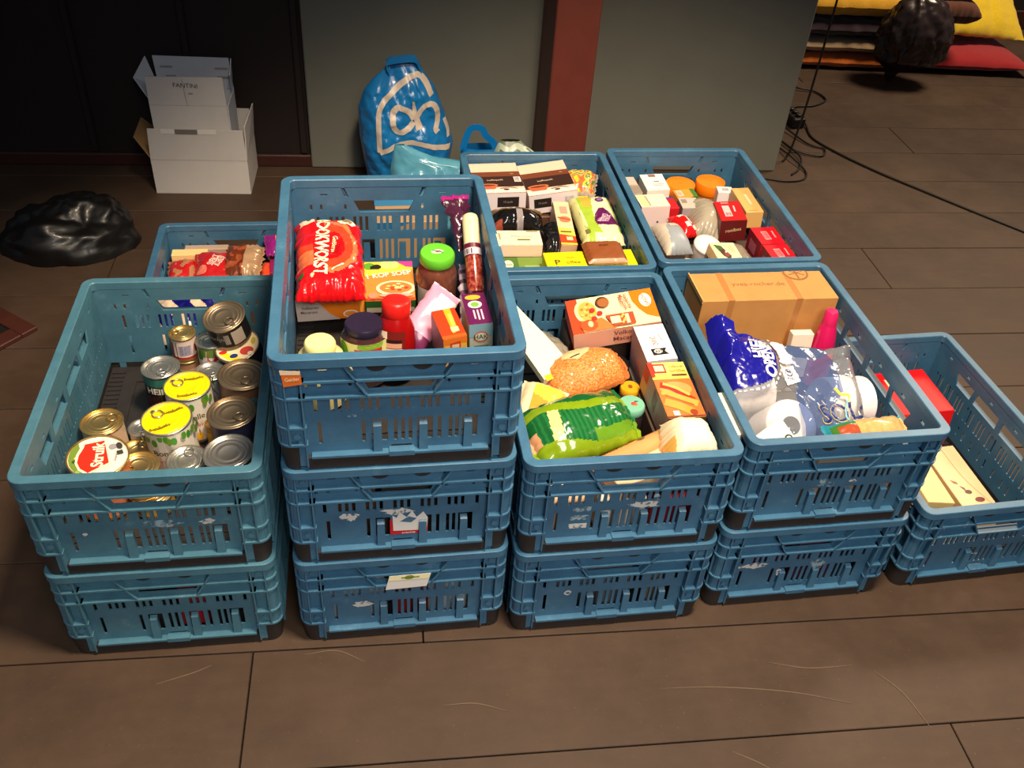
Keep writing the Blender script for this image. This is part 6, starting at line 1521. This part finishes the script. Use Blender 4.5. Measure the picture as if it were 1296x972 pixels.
def standing_bag(name, label, loc, yaw, left, right, depth, zmax, m, seed, nx=44, nz=44, wr=0.010, lean=0.0):
    """A filled carrier bag standing on the floor: left / right outline by height, depth by height."""
    mb = MB()
    offs = Vector((seed, seed * 2.1, 0))

    def P(s, z, front, o=0.0):
        l, r_ = lerp_tab(left, z), lerp_tab(right, z)
        x = (l + r_) / 2 + (r_ - l) / 2 * s
        d = lerp_tab(depth, z) * max(0.0, 1 - abs(s) ** 2.6) ** 0.55
        q_ = Vector((x * 9, z * 9, 0)) + offs
        d2_ = d + wr * mnoise.fractal(q_, 0.9, 2.1, 4) * min(1, d * 25) + 0.5 * wr * abs(mnoise.noise(Vector((x * 26 + z * 14, z * 9, seed)))) * min(1, d * 25)
        y = -(d2_ + o) if front else d * 0.85
        return (x, y + lean * z, z)

    for front in (True, False):
        o = len(mb.v)
        for j in range(nz + 1):
            for i in range(nx + 1):
                mb.v.append(P(-1 + 2 * i / nx, zmax * j / nz, front))
        for j in range(nz):
            for i in range(nx):
                q = (o + j * (nx + 1) + i, o + j * (nx + 1) + i + 1, o + (j + 1) * (nx + 1) + i + 1, o + (j + 1) * (nx + 1) + i)
                mb.f.append(q if front else q[::-1]); mb.m.append(0)
    t_ = thing(name, label, 'bag', loc, (0, 0, yaw))
    mb.build('bag_body', m, t_, smooth=60, recalc=False)
    return t_, P


def strip_on(P, l, r_, path, width, m, name, parent, off=0.002, n=8):
    """A printed stroke along (x, z) points over the front of a standing bag."""
    mb = MB()
    pts = smooth_path([(a, b, 0) for a, b in path], n)
    V = []
    for i, p in enumerate(pts):
        tt = (pts[min(i + 1, len(pts) - 1)] - pts[max(i - 1, 0)]).normalized()
        wd = width if not callable(width) else width(i / (len(pts) - 1))
        for s in (-1, -0.33, 0.33, 1):
            x, z = p.x - tt.y * wd / 2 * s, p.y + tt.x * wd / 2 * s
            a, b = lerp_tab(l, z), lerp_tab(r_, z)
            sx = max(-1, min(1, (x - (a + b) / 2) / ((b - a) / 2)))
            V.append(P(sx, z, True, off))
    F = [(4 * i + k, 4 * i + k + 1, 4 * i + k + 5, 4 * i + k + 4) for i in range(len(pts) - 1) for k in range(3)]
    mb.add(V, F)
    return mb.build(name, m, parent, smooth=60)


M_BLUEBAG = mat('blue_carrier_plastic', srgb(24, 112, 176), 0.28, coat=0.3, noise=0.5, scale=12, noise_col=srgb(16, 84, 146))
M_BAGPRINT = mat('bag_white_print', srgb(196, 180, 166), 0.4)
bl = [(0, -0.120), (0.05, -0.130), (0.2, -0.150), (0.3, -0.152), (0.36, -0.130), (0.40, -0.096), (0.43, -0.062), (0.45, -0.05)]
br_ = [(0, 0.150), (0.11, 0.158), (0.18, 0.170), (0.286, 0.138), (0.375, 0.103), (0.42, 0.070), (0.45, 0.050)]
bd = [(0, 0.085), (0.1, 0.10), (0.25, 0.085), (0.36, 0.055), (0.42, 0.020), (0.45, 0.006)]
t, P = standing_bag('carrier_bag', 'bright blue carrier bag with white monogram leaning on the grey wall', (-0.44, 3.005, 0.0), 0.163, bl, br_, bd, 0.45, M_BLUEBAG, 3.3, 70, 80, wr=0.018)
for nm, path, wd in [('printed_frame', [(-0.082, 0.178), (-0.084, 0.251), (-0.081, 0.31), (-0.057, 0.35), (-0.001, 0.400), (0.030, 0.418), (0.052, 0.420), (0.074, 0.395), (0.092, 0.357)], 0.017), ('printed_frame', [(-0.082, 0.178), (-0.026, 0.202), (0.031, 0.212), (0.104, 0.194), (0.155, 0.182)], 0.017), ('printed_frame', [(0.135, 0.273), (0.148, 0.236), (0.150, 0.213)], 0.010),
                     ('monogram', [(0.031, 0.278), (0.018, 0.262), (-0.012, 0.246), (-0.031, 0.257), (-0.037, 0.279), (-0.036, 0.306), (-0.024, 0.324), (-0.007, 0.324), (0.018, 0.309), (0.034, 0.286)], 0.019), ('monogram', [(0.031, 0.345), (0.036, 0.307), (0.052, 0.253)], lambda s: 0.006 + 0.018 * s), ('monogram', [(0.040, 0.290), (0.061, 0.319), (0.082, 0.333), (0.099, 0.328), (0.111, 0.304), (0.112, 0.272), (0.106, 0.250), (0.113, 0.239)], 0.017)]:
    strip_on(P, bl, br_, path, wd, M_BAGPRINT, nm, t)
mb = MB()
hp = smooth_path([(-0.046, -0.012, 0.425), (-0.054, -0.014, 0.456), (-0.013, -0.016, 0.468), (0.036, -0.014, 0.470), (0.050, -0.010, 0.448), (0.06, -0.004, 0.43)], 6)
V = []
for p in hp: V += [(p.x, p.y - 0.012, p.z - 0.010), (p.x, p.y - 0.012, p.z + 0.008), (p.x, p.y + 0.012, p.z + 0.008), (p.x, p.y + 0.012, p.z - 0.010)]
mb.add(V, [(4 * i + k, 4 * i + (k + 1) % 4, 4 * i + 4 + (k + 1) % 4, 4 * i + 4 + k) for i in range(len(hp) - 1) for k in range(4)])
mb.build('handle', M_BLUEBAG, t, smooth=60)
M_TEALBAG = mat('thin_blue_bag_film', srgb(92, 160, 184), 0.22, coat=0.4, noise=0.5, scale=14, noise_col=srgb(60, 130, 164))
l2 = [(0, -0.13), (0.15, -0.14), (0.24, -0.135), (0.30, -0.125), (0.33, -0.120)]
r2 = [(0, 0.12), (0.15, 0.13), (0.23, 0.125), (0.265, 0.110), (0.272, 0.02), (0.30, -0.05), (0.33, -0.112)]
d2_ = [(0, 0.09), (0.15, 0.10), (0.22, 0.06), (0.28, 0.02), (0.33, 0.004)]
t, P = standing_bag('thin_carrier_bag', 'thin pale blue plastic bag drooping in front of the monogram bag', (-0.300, 2.690, 0.0), 0.163, l2, r2, d2_, 0.32, M_TEALBAG, 7.7, wr=0.022)
t = carton('tan_card_box', 'tan cardboard box with blue edge seen through the back of the tallest crate', 'box', None, (-0.345, 2.45, 0.11), (0.20, 0.14, 0.22), (0.0, 0, 0.22), (186, 150, 110), {'F': [('p', [(0, 0.8), (0.5, 1), (0, 1)], (40, 110, 160)), ('r', 0.6, 0, 0.66, 1, (150, 116, 80))], 'T': [('r', 0, 0.7, 1, 1, (60, 130, 180))]})
M_BLUE2 = mat('blue_strap', srgb(16, 116, 190), 0.35)
l3 = [(0, -0.06), (0.2, -0.07), (0.28, -0.08), (0.31, -0.07)]
r3 = [(0, 0.06), (0.2, 0.07), (0.28, 0.08), (0.31, 0.07)]
t, P = standing_bag('strap_bag', 'blue shopping bag with a blue strap loop behind the coffee crate', (-0.158, 2.86, 0.0), 0.163, l3, r3, [(0, 0.05), (0.2, 0.05), (0.31, 0.006)], 0.25, M_BLUEBAG, 9.1, 24, 24)
mb = MB()
hp = smooth_path([(-0.068, -0.01, 0.24), (-0.058, -0.012, 0.285), (-0.042, -0.014, 0.318), (-0.010, -0.014, 0.318), (0.006, -0.012, 0.292), (0.032, -0.01, 0.268), (0.042, -0.01, 0.24)], 6)
V = []
for i, p in enumerate(hp):
    tt = (hp[min(i + 1, len(hp) - 1)] - hp[max(i - 1, 0)]).normalized()
    nx_, nz_ = -tt.z * 0.011, tt.x * 0.011
    V += [(p.x - nx_, p.y - 0.001, p.z - nz_), (p.x + nx_, p.y - 0.004, p.z + nz_), (p.x + nx_, p.y - 0.001, p.z + nz_), (p.x - nx_, p.y + 0.002, p.z - nz_)]
mb.add(V, [(4 * i + k, 4 * i + (k + 1) % 4, 4 * i + 4 + (k + 1) % 4, 4 * i + 4 + k) for i in range(len(hp) - 1) for k in range(4)])
mb.build('handle', M_BLUE2, t, smooth=60)
M_MINT = mat('mint_white_film', srgb(176, 186, 166), 0.35, noise=0.4, scale=20)
l4 = [(0, -0.07), (0.2, -0.075), (0.360, -0.060), (0.385, -0.05), (0.400, -0.04)]
r4 = [(0, 0.07), (0.2, 0.075), (0.360, 0.066), (0.385, 0.03), (0.400, 0.016)]
t, P = standing_bag('mint_bag', 'pale green white bag peeking over the back rim beside the post', (-0.052, 2.60, 0.0), 0.163, l4, r4, [(0, 0.05), (0.2, 0.05), (0.360, 0.04), (0.400, 0.008)], 0.398, mat('sage_film', srgb(96, 108, 92), 0.4, noise=0.4, scale=20), 4.4, 24, 24)
strip_on(P, l4, r4, [(-0.058, 0.358), (-0.046, 0.385), (-0.018, 0.378), (0.006, 0.388), (0.030, 0.376), (0.058, 0.358)], 0.014, M_MINT, 'pale_rim', t)

# black rubbish bag left
rb = MB()
nn_, mm_ = 56, 28
for j in range(mm_ + 1):
    th = pi / 2 * j / mm_
    for i in range(nn_):
        ph = 2 * pi * i / nn_
        d = Vector((cos(ph) * cos(th), sin(ph) * cos(th), sin(th)))
        k = 1 + 0.26 * mnoise.fractal(d * 1.5 + Vector((5, 2, 1)), 1.1, 2.0, 4) + 0.07 * abs(mnoise.noise(d * 4.5))
        rb.v.append((0.185 * d.x * k, 0.145 * d.y * k, 0.001 + 0.13 * max(0.0, d.z) ** 0.8 * k))
for j in range(mm_):
    for i in range(nn_):
        rb.f.append((j * nn_ + i, j * nn_ + (i + 1) % nn_, (j + 1) * nn_ + (i + 1) % nn_, (j + 1) * nn_ + i)); rb.m.append(0)
rb.f.append(tuple(range(nn_))[::-1]); rb.m.append(0)
o = rb.build('bin_bag', mat('black_bin_film', srgb(15, 14, 15), 0.42, coat=0.08), None, smooth=60)
o.location = (-1.40, 2.475, 0.0)
o.rotation_euler = (0, 0, 0.3)
tag(o, 'crumpled black plastic bag on the floor in the dark left corner', 'plastic bag')

# dark wooden frame corner lying on the floor, far left
t = thing('wooden_tray', 'dark brown wooden frame with black middle on the floor at far left', 'tray', (-1.567, 1.972, 0.0), (0, 0, -0.506))
M_DW = mat('red_brown_wood', srgb(70, 34, 26), 0.5, noise=0.5, scale=20)
for x0, x1, y0, y1 in [(-0.21, 0.21, -0.16, -0.112), (-0.21, 0.21, 0.112, 0.16), (-0.21, -0.162, -0.1115, 0.1115), (0.162, 0.21, -0.1115, 0.1115)]:
    q = MB(); q.cbox(x0, x1, y0, y1, 0.0005, 0.014, 0.002); q.build('frame_bar', M_DW, t)
q = MB(); q.box(-0.1615, 0.1615, -0.1115, 0.1115, 0.0005, 0.008); q.build('tray_floor', mat('black_board', srgb(22, 18, 17), 0.6), t)

# ---------------------------------------------------------------- cushions and leather at the back right
def cushion(name, label, loc, rot, L, W, H, m, seed, px=4.0, py=4.0, tuft=False, wr=0.006, group=None, flat=0.5):
    def rise(u, v):
        if not tuft: return 0
        return -0.016 * max(0, 1 - abs(abs(u) - 0.33) * 9) * (1 - v * v)
    o = bag(name, label, 'cushion', None, loc, L, W, H, rot, m, None, 36, 30, wr, seed, crimp=False, px=px, py=py, wscale=10, rise=rise if tuft else None, flat=flat, group=group)
    return o


SG = 'cushions stacked at the back'
felt = lambda n, c: mat(n, srgb(*c), 0.95, noise=0.3, scale=90, bump=0.5, sheen=0.3)
yaw = 0.12
cushion('floor_cushion', 'thin orange floor cushion, lowest of the left pile', (1.475, 4.80, 0.036), (0, 0, yaw), 0.56, 0.46, 0.066, felt('orange_felt', (206, 104, 30)), 101, 8, 8, group=SG)
cushion('floor_cushion', 'beige floor cushion with grey underside on the orange one', (1.480, 4.80, 0.110), (0, 0, yaw), 0.56, 0.46, 0.064, felt('beige_felt', (176, 146, 112)), 102, 8, 8, group=SG)
cushion('floor_cushion', 'dark plum floor cushion in the middle of the left pile', (1.480, 4.80, 0.190), (0, 0, yaw), 0.56, 0.46, 0.072, felt('plum_felt', (50, 32, 44)), 103, 8, 8, group=SG)
cushion('floor_cushion', 'ochre yellow floor cushion on top of the left pile', (1.480, 4.80, 0.298), (0, 0, yaw), 0.58, 0.46, 0.118, felt('ochre_felt', (222, 164, 40)), 104, 8, 6, group=SG)
cushion('scatter_pillow', 'deep red pillow lying flat on the floor at the back right', (2.06, 4.86, 0.048), (0, 0, 0.10), 0.68, 0.46, 0.096, felt('red_felt', (150, 14, 22)), 105, 3.4, 3.4, wr=0.003, group=SG)
cushion('scatter_pillow', 'bright yellow pillow with folds, tilted on the deep red pillow', (2.10, 4.965, 0.265), (0.62, 0.10, 0.32), 0.64, 0.42, 0.13, felt('yellow_felt', (226, 190, 24)), 106, 2.4, 2.4, tuft=True, wr=0.006, group=SG)
cushion('scatter_pillow', 'brown pillow behind the dark gathered leather', (1.93, 4.66, 0.300), (0.1, 0, 0.1), 0.24, 0.16, 0.10, felt('brown_felt', (92, 48, 30)), 107, 5, 5, wr=0.003, group=SG)
cushion('scatter_pillow', 'small magenta cushion at the top edge behind the brown pillow', (1.93, 4.70, 0.385), (0.1, 0, 0.1), 0.20, 0.16, 0.06, felt('magenta_felt', (150, 30, 60)), 108, 5, 5, wr=0.003, group=SG)
# gathered leather: a crumpled dome with ruffles
lb = MB()
nn_, mm_ = 96, 60
for j in range(mm_ + 1):
    th = -pi / 2 + pi * j / mm_
    for i in range(nn_):
        ph = 2 * pi * i / nn_
        d = Vector((cos(ph) * cos(th), sin(ph) * cos(th), sin(th)))
        ruf = sin(ph * 8 + 7 * d.z + 4 * mnoise.noise(d * 2.0)) * 0.05 + 0.08 * mnoise.fractal(d * 3.4 + Vector((2, 7, 1)), 0.8, 2.0, 4) + 0.035 * sin(ph * 21 + 9 * mnoise.noise(d * 3)) * max(0.0, 1 - abs(d.z + 0.2))
        k = 1 + ruf
        low = min(1.0, max(0.0, (d.z + 0.80) / 0.45))
        sag = 0.26 + 0.74 * low * low * (3 - 2 * low)
        lb.v.append((0.165 * d.x * k * sag - 0.055 * (1 - low), 0.115 * d.y * k * sag, 0.205 * d.z * (1 + ruf * 0.25)))
for j in range(mm_):
    for i in range(nn_):
        lb.f.append((j * nn_ + i, j * nn_ + (i + 1) % nn_, (j + 1) * nn_ + (i + 1) % nn_, (j + 1) * nn_ + i)); lb.m.append(0)
o = lb.build('leather_pouffe', mat('dark_leather', srgb(48, 34, 30), 0.32, coat=0.3, noise=0.4, scale=30), None, smooth=40)
o.location = (1.720, 4.450, 0.212)
tag(o, 'dark brown crumpled leather pouffe hanging over the cushions', 'pouffe')

# ---------------------------------------------------------------- cables by the end of the partition
M_CABLE = mat('black_cable', srgb(26, 20, 18), 0.5)


def cable(name, label, pts, r=0.004, n=8, cat='cable'):
    mb = MB(); mb.tube(smooth_path(pts, n), r, 8)
    o = mb.build(name, M_CABLE, None, smooth=60)
    return tag(o, label, cat, 'cables by the partition')


cable('cable', 'black cable hanging straight down past the end of the grey partition', [(1.045, 3.47, 2.55), (1.04, 3.47, 1.6), (1.035, 3.47, 0.8), (1.030, 3.475, 0.3), (1.022, 3.490, 0.08), (1.012, 3.500, 0.012), (0.996, 3.476, 0.0045)], 0.0042)
cable('cable', 'long black cable curving over the floor to the right edge', [(1.150, 3.90, 0.030), (1.158, 3.83, 0.008), (1.165, 3.72, 0.0045), (1.245, 3.59, 0.0045), (1.365, 3.45, 0.0045), (1.49, 3.33, 0.0045), (1.65, 3.18, 0.0045), (1.80, 3.045, 0.0045), (2.0, 2.86, 0.0045)], 0.0045)
cable('cable', 'thin cable loop standing off the wall end high up', [(1.150, 4.30, 0.006), (1.20, 4.26, 0.012), (1.275, 4.25, 0.006), (1.31, 4.16, 0.005), (1.24, 4.08, 0.005), (1.16, 4.05, 0.006), (1.12, 4.0, 0.006)], 0.004)
cable('cable', 'tangled cable coil at the foot of the partition end', [(1.06, 3.78, 0.0145), (1.13, 3.66, 0.006), (1.19, 3.62, 0.006), (1.16, 3.55, 0.006), (1.06, 3.58, 0.008), (1.02, 3.66, 0.010), (1.07, 3.52, 0.012), (1.05, 3.42, 0.006), (1.01, 3.36, 0.005)], 0.004)
cable('cable', 'cable loop lying on the floor right behind the back right crate', [(0.99, 3.62, 0.006), (1.03, 3.50, 0.016), (1.07, 3.40, 0.006), (1.05, 3.33, 0.005), (0.98, 3.30, 0.005), (0.90, 3.31, 0.005), (0.80, 3.32, 0.005)], 0.004)
q = MB(); q.cbox(-0.03, 0.03, -0.055, 0.055, 0.0, 0.045, 0.006)
for k in range(3): q.lathe([(0.012, 0.045), (0.012, 0.056), (0.009, 0.058)], 14, c=(0, -0.032 + 0.032 * k))
o = q.build('power_strip', M_CABLE, None, smooth=30); o.location = (1.105, 3.87, 0.0005); o.rotation_euler = (0, 0, 0.3)
tag(o, 'black plug block with cables at the end of the partition', 'socket')

# ---------------------------------------------------------------- settle: keep every packed thing inside its crate's walls and floor, then the hand-made nudges
def tree_points(o):
    M = o.matrix_world
    out = [M @ v.co for v in o.data.vertices] if o.type == 'MESH' else []
    for ch in o.children:
        out += tree_points(ch)
    return out


NUDGE = {
    'tin with yellow printed lid nearest the green topped gold tin, front one of two': (0.0005, 0.0031, 0.0021),
    'tin with yellow printed lid further back, beside the green and black tin': (-0.0018, 0.0022, 0),
    'small gold rimmed tin with a barcode label, standing on another tin': (-0.0047, 0.0009, 0),
    'low gold tin carrying the small barcode tin': (-0.0068, 0.0008, 0),
    'white tin with green leaves and a red crest, behind the silver lid': (0.0028, -0.0019, 0),
    'black tub with a white, red and yellow printed lid under the tilted black tin': (0.0053, 0.0036, 0.0035),
    'black low tin lying tilted on the printed tub lid, topmost of the tins': (0.0008, -0.0002, 0.0062),
    'silver lidded tin between the white leafy tin and the rear yellow lid': (-0.0087, -0.0059, 0),
    'big silver lidded tin without pull tab in the front right corner': (0.0014, 0.0005, 0.0008),
    'squat golden tin underneath the ringed gold tin at the front': (0.0137, -0.0083, 0),
    'silver beige lidded tin at the front rim between yellow lid and big silver tin': (0.0106, -0.0007, 0.0032),
    'gold tin deep between the yellow lidded tins and the navy tin': (0.0011, -0.0016, 0.0014),
    'orange and grey pasta box under the red sausage packet': (-0.0005, 0.0007, 0),
    'instant soup box with a bowl of soup on its front, behind the ketchup': (0.0009, -0.0013, 0),
    'glass jar of brown beans with a bright green lid': (-0.0088, 0.0018, 0),
    'red ketchup bottle standing on its cap end up, barcode on its back label': (-0.0056, -0.0037, 0),
    'carton with purple top and grey blue front along the right wall': (0.0038, -0.0057, 0.0003),
    'orange red and yellow packet box beside the purple topped carton': (0.0019, -0.0029, 0),
    'pink and white crumpled plastic pouch between ketchup and bean jar': (0.002, 0.0036, 0),
    'narrow clear and white plastic sleeve wedged beside the long salami stick': (0.0094, 0.0072, -0.0005),
    'orange and cream macaroni box with a round window and pasta picture': (0.0032, 0.0052, 0.0021),
    'upright white carton with red word and a black ribbon mark on top': (0.0005, -0.007, 0),
    'brown tortilla kit box picturing rolled wraps, lying along the right wall': (0.0052, 0.0039, 0.0016),
    'clear bag of orange red lentils with a cream paper label': (0.0043, 0.0072, -0.0053),
    'shiny dark green bag with lime stripes and a cream band': (0, 0.0058, 0),
    'yellow and white packet half under the green bag at the left wall': (0, -0.0012, -0.0032),
    'long cream wedge shaped packet with a yellow end beside the stack of three': (-0.0024, -0.0016, 0.002),
    'crumpled translucent grey plastic bag behind the cream wedge packet': (-0.0097, -0.0065, -0.0104),
    'small jar with a teal lid picturing berries, beside the tortilla box': (-0.0029, -0.002, 0),
    'small jar with a golden lid near the end of the lentil bag': (0, -0, -0.0139),
    'jar with a black and white ringed lid under the macaroni box': (-0.0069, 0.0014, 0),
    'tan paper wrapped biscuit roll between green bag and tortilla box': (-0.0006, -0.0159, 0),
    'bright pink tapered bottle standing between brown carton and right wall': (0.001, 0.0007, 0),
    'small white upright box beside the pink bottle': (-0.0018, -0.0012, 0),
    'red striped packet down behind the right wall of rolls': (-0.0005, -0.0024, -0.0024),
    'long cream box with small printed marks lying along the single crate': (0.0063, -0.0015, 0),
    'smaller cream box leaning on the long cream one': (0.0008, 0.0033, 0.0008),
    'dark green flat pack at the front left of the single crate': (-0.0131, -0.0035, -0.0016),
    'white and dark brown coffee box in the back left corner of its crate': (0, 0, 0.0022),
    'white and dark brown coffee box touching the candy bag, tilted to the left': (-0.0006, -0.0004, 0.0005),
    'clear bag of mixed orange, yellow and green sweets in the back right corner': (0, 0, 0.0079),
    'glossy black foil coffee pack with a gold crumpled top': (-0.0072, -0.0003, 0.0071),
    'small crumpled black plastic pack beside the gold topped foil pack': (0.0036, -0.0061, 0.0007),
    'green gradient box with a white badge lying at the front left of its crate': (0, 0, -0.012),
    'long bright yellow box with dark letters along the front rim': (0, 0, 0.0038),
    'flat brown packet lying across the yellow box': (0, 0, 0.0048),
    'lime and white packet with a purple rounded triangle badge': (0.0029, -0.0003, 0.0091),
    'narrow lime green packet squeezed at the right wall by the badge packet': (-0.0016, -0.0011, -0.0072),
    'orange red box with white lower part behind the badge packet': (-0.0011, -0.0079, -0.0053),
    'little brown box with yellow top lettered in brown, left of the orange box': (-0.0024, -0.0037, -0.003),
    'beige and red biscuit pack standing between black pack and badge packet': (-0.0047, 0.0009, 0),
    'tall plain white box with a tiny dark dot by the left wall': (-0.0034, 0.0005, 0.0022),
    'small orange box with a green end leaning on the left orange lid': (-0.01, 0.0079, 0),
    'narrow scarlet box between the tall white box and the grey box': (-0.0021, 0.0018, -0.002),
    'small grey box with a barcode right of the narrow scarlet box': (0.0046, -0.0011, 0.0012),
    'pale grey box directly below the small barcode box': (0.0053, -0.0078, -0.0002),
    'pale grey pouch with a square code label at the left wall': (-0.0063, 0.0012, 0),
    'white domed tub lid with small red print at the front rim': (0.012, -0.0009, -0.0013),
    'cream box with dark green picture leaning at the front rim': (0.002, -0.0008, 0.0046),
    'small pale yellow box at the front rim next to the grey pouch': (0.0063, -0.0012, 0),
    'small pink and brown pouch left of the pale yellow box': (-0.0117, 0.0022, 0),
    'little green topped box between the white domed lid and the cream meal box': (-0.0046, -0.0031, -0.0039),
    'bright red box against the front rim, front one of the red pair': (-0, -0.0014, 0.0015),
    'clear crinkled tray between the red pair and the cream meal box': (-0.0031, 0.0007, -0.0008),
    'red packet with slanted white letters in the low crate': (0.0021, 0.0007, 0.0019),
    'red and beige packet left of the lettered red packet': (0.0014, -0.0094, -0.0022),
    'cream box lying behind the red packets of the low crate': (-0.0079, 0.0119, -0.0062),
    'grey white box behind the cream box of the low crate': (-0.0002, 0.0064, -0.0014),
    'brown and crumpled beige foil packet in the middle of the low crate': (-0.0045, 0.0009, 0.0046),
    'orange red packet sliver beside the beige foil packet': (0.0083, -0.0017, -0.0085),
    'umber box under the tortilla box': (0, 0, -0.0008),
    'dark box under the macaroni box': (0.0034, 0.0023, 0.0029),
    'grey box under the white ribbon marked carton': (0.0019, -0.0004, 0),
    'taupe box under the biscuit packet, seen through the hand hole': (-0.0005, -0.0023, 0),
    'brown box underneath both coffee boxes': (0.0003, 0.0002, -0.001),
}
bpy.context.view_layer.update()
for o, key in PLACED:
    if not key or o.name.startswith('card_strip'):
        continue
    tr = BYKEY[key] if key in BYKEY else CRATE[key]
    inv = tr.matrix_world.inverted()
    P = [inv @ p for p in tree_points(o)]
    d = Vector((0, 0, 0))
    for ax, lim in ((0, 0.1812), (1, 0.2812)):
        lo, hi = min(p[ax] for p in P), max(p[ax] for p in P)
        if hi - lo < 2 * lim:
            d[ax] = min(0, lim - hi) + max(0, -lim - lo)
    zl = min(p.z for p in P)
    d.z = max(0, 0.0162 - zl)
    d += Vector(NUDGE.get(o['label'], (0, 0, 0)))
    o.location += tr.matrix_world.to_3x3() @ d
bpy.context.view_layer.update()
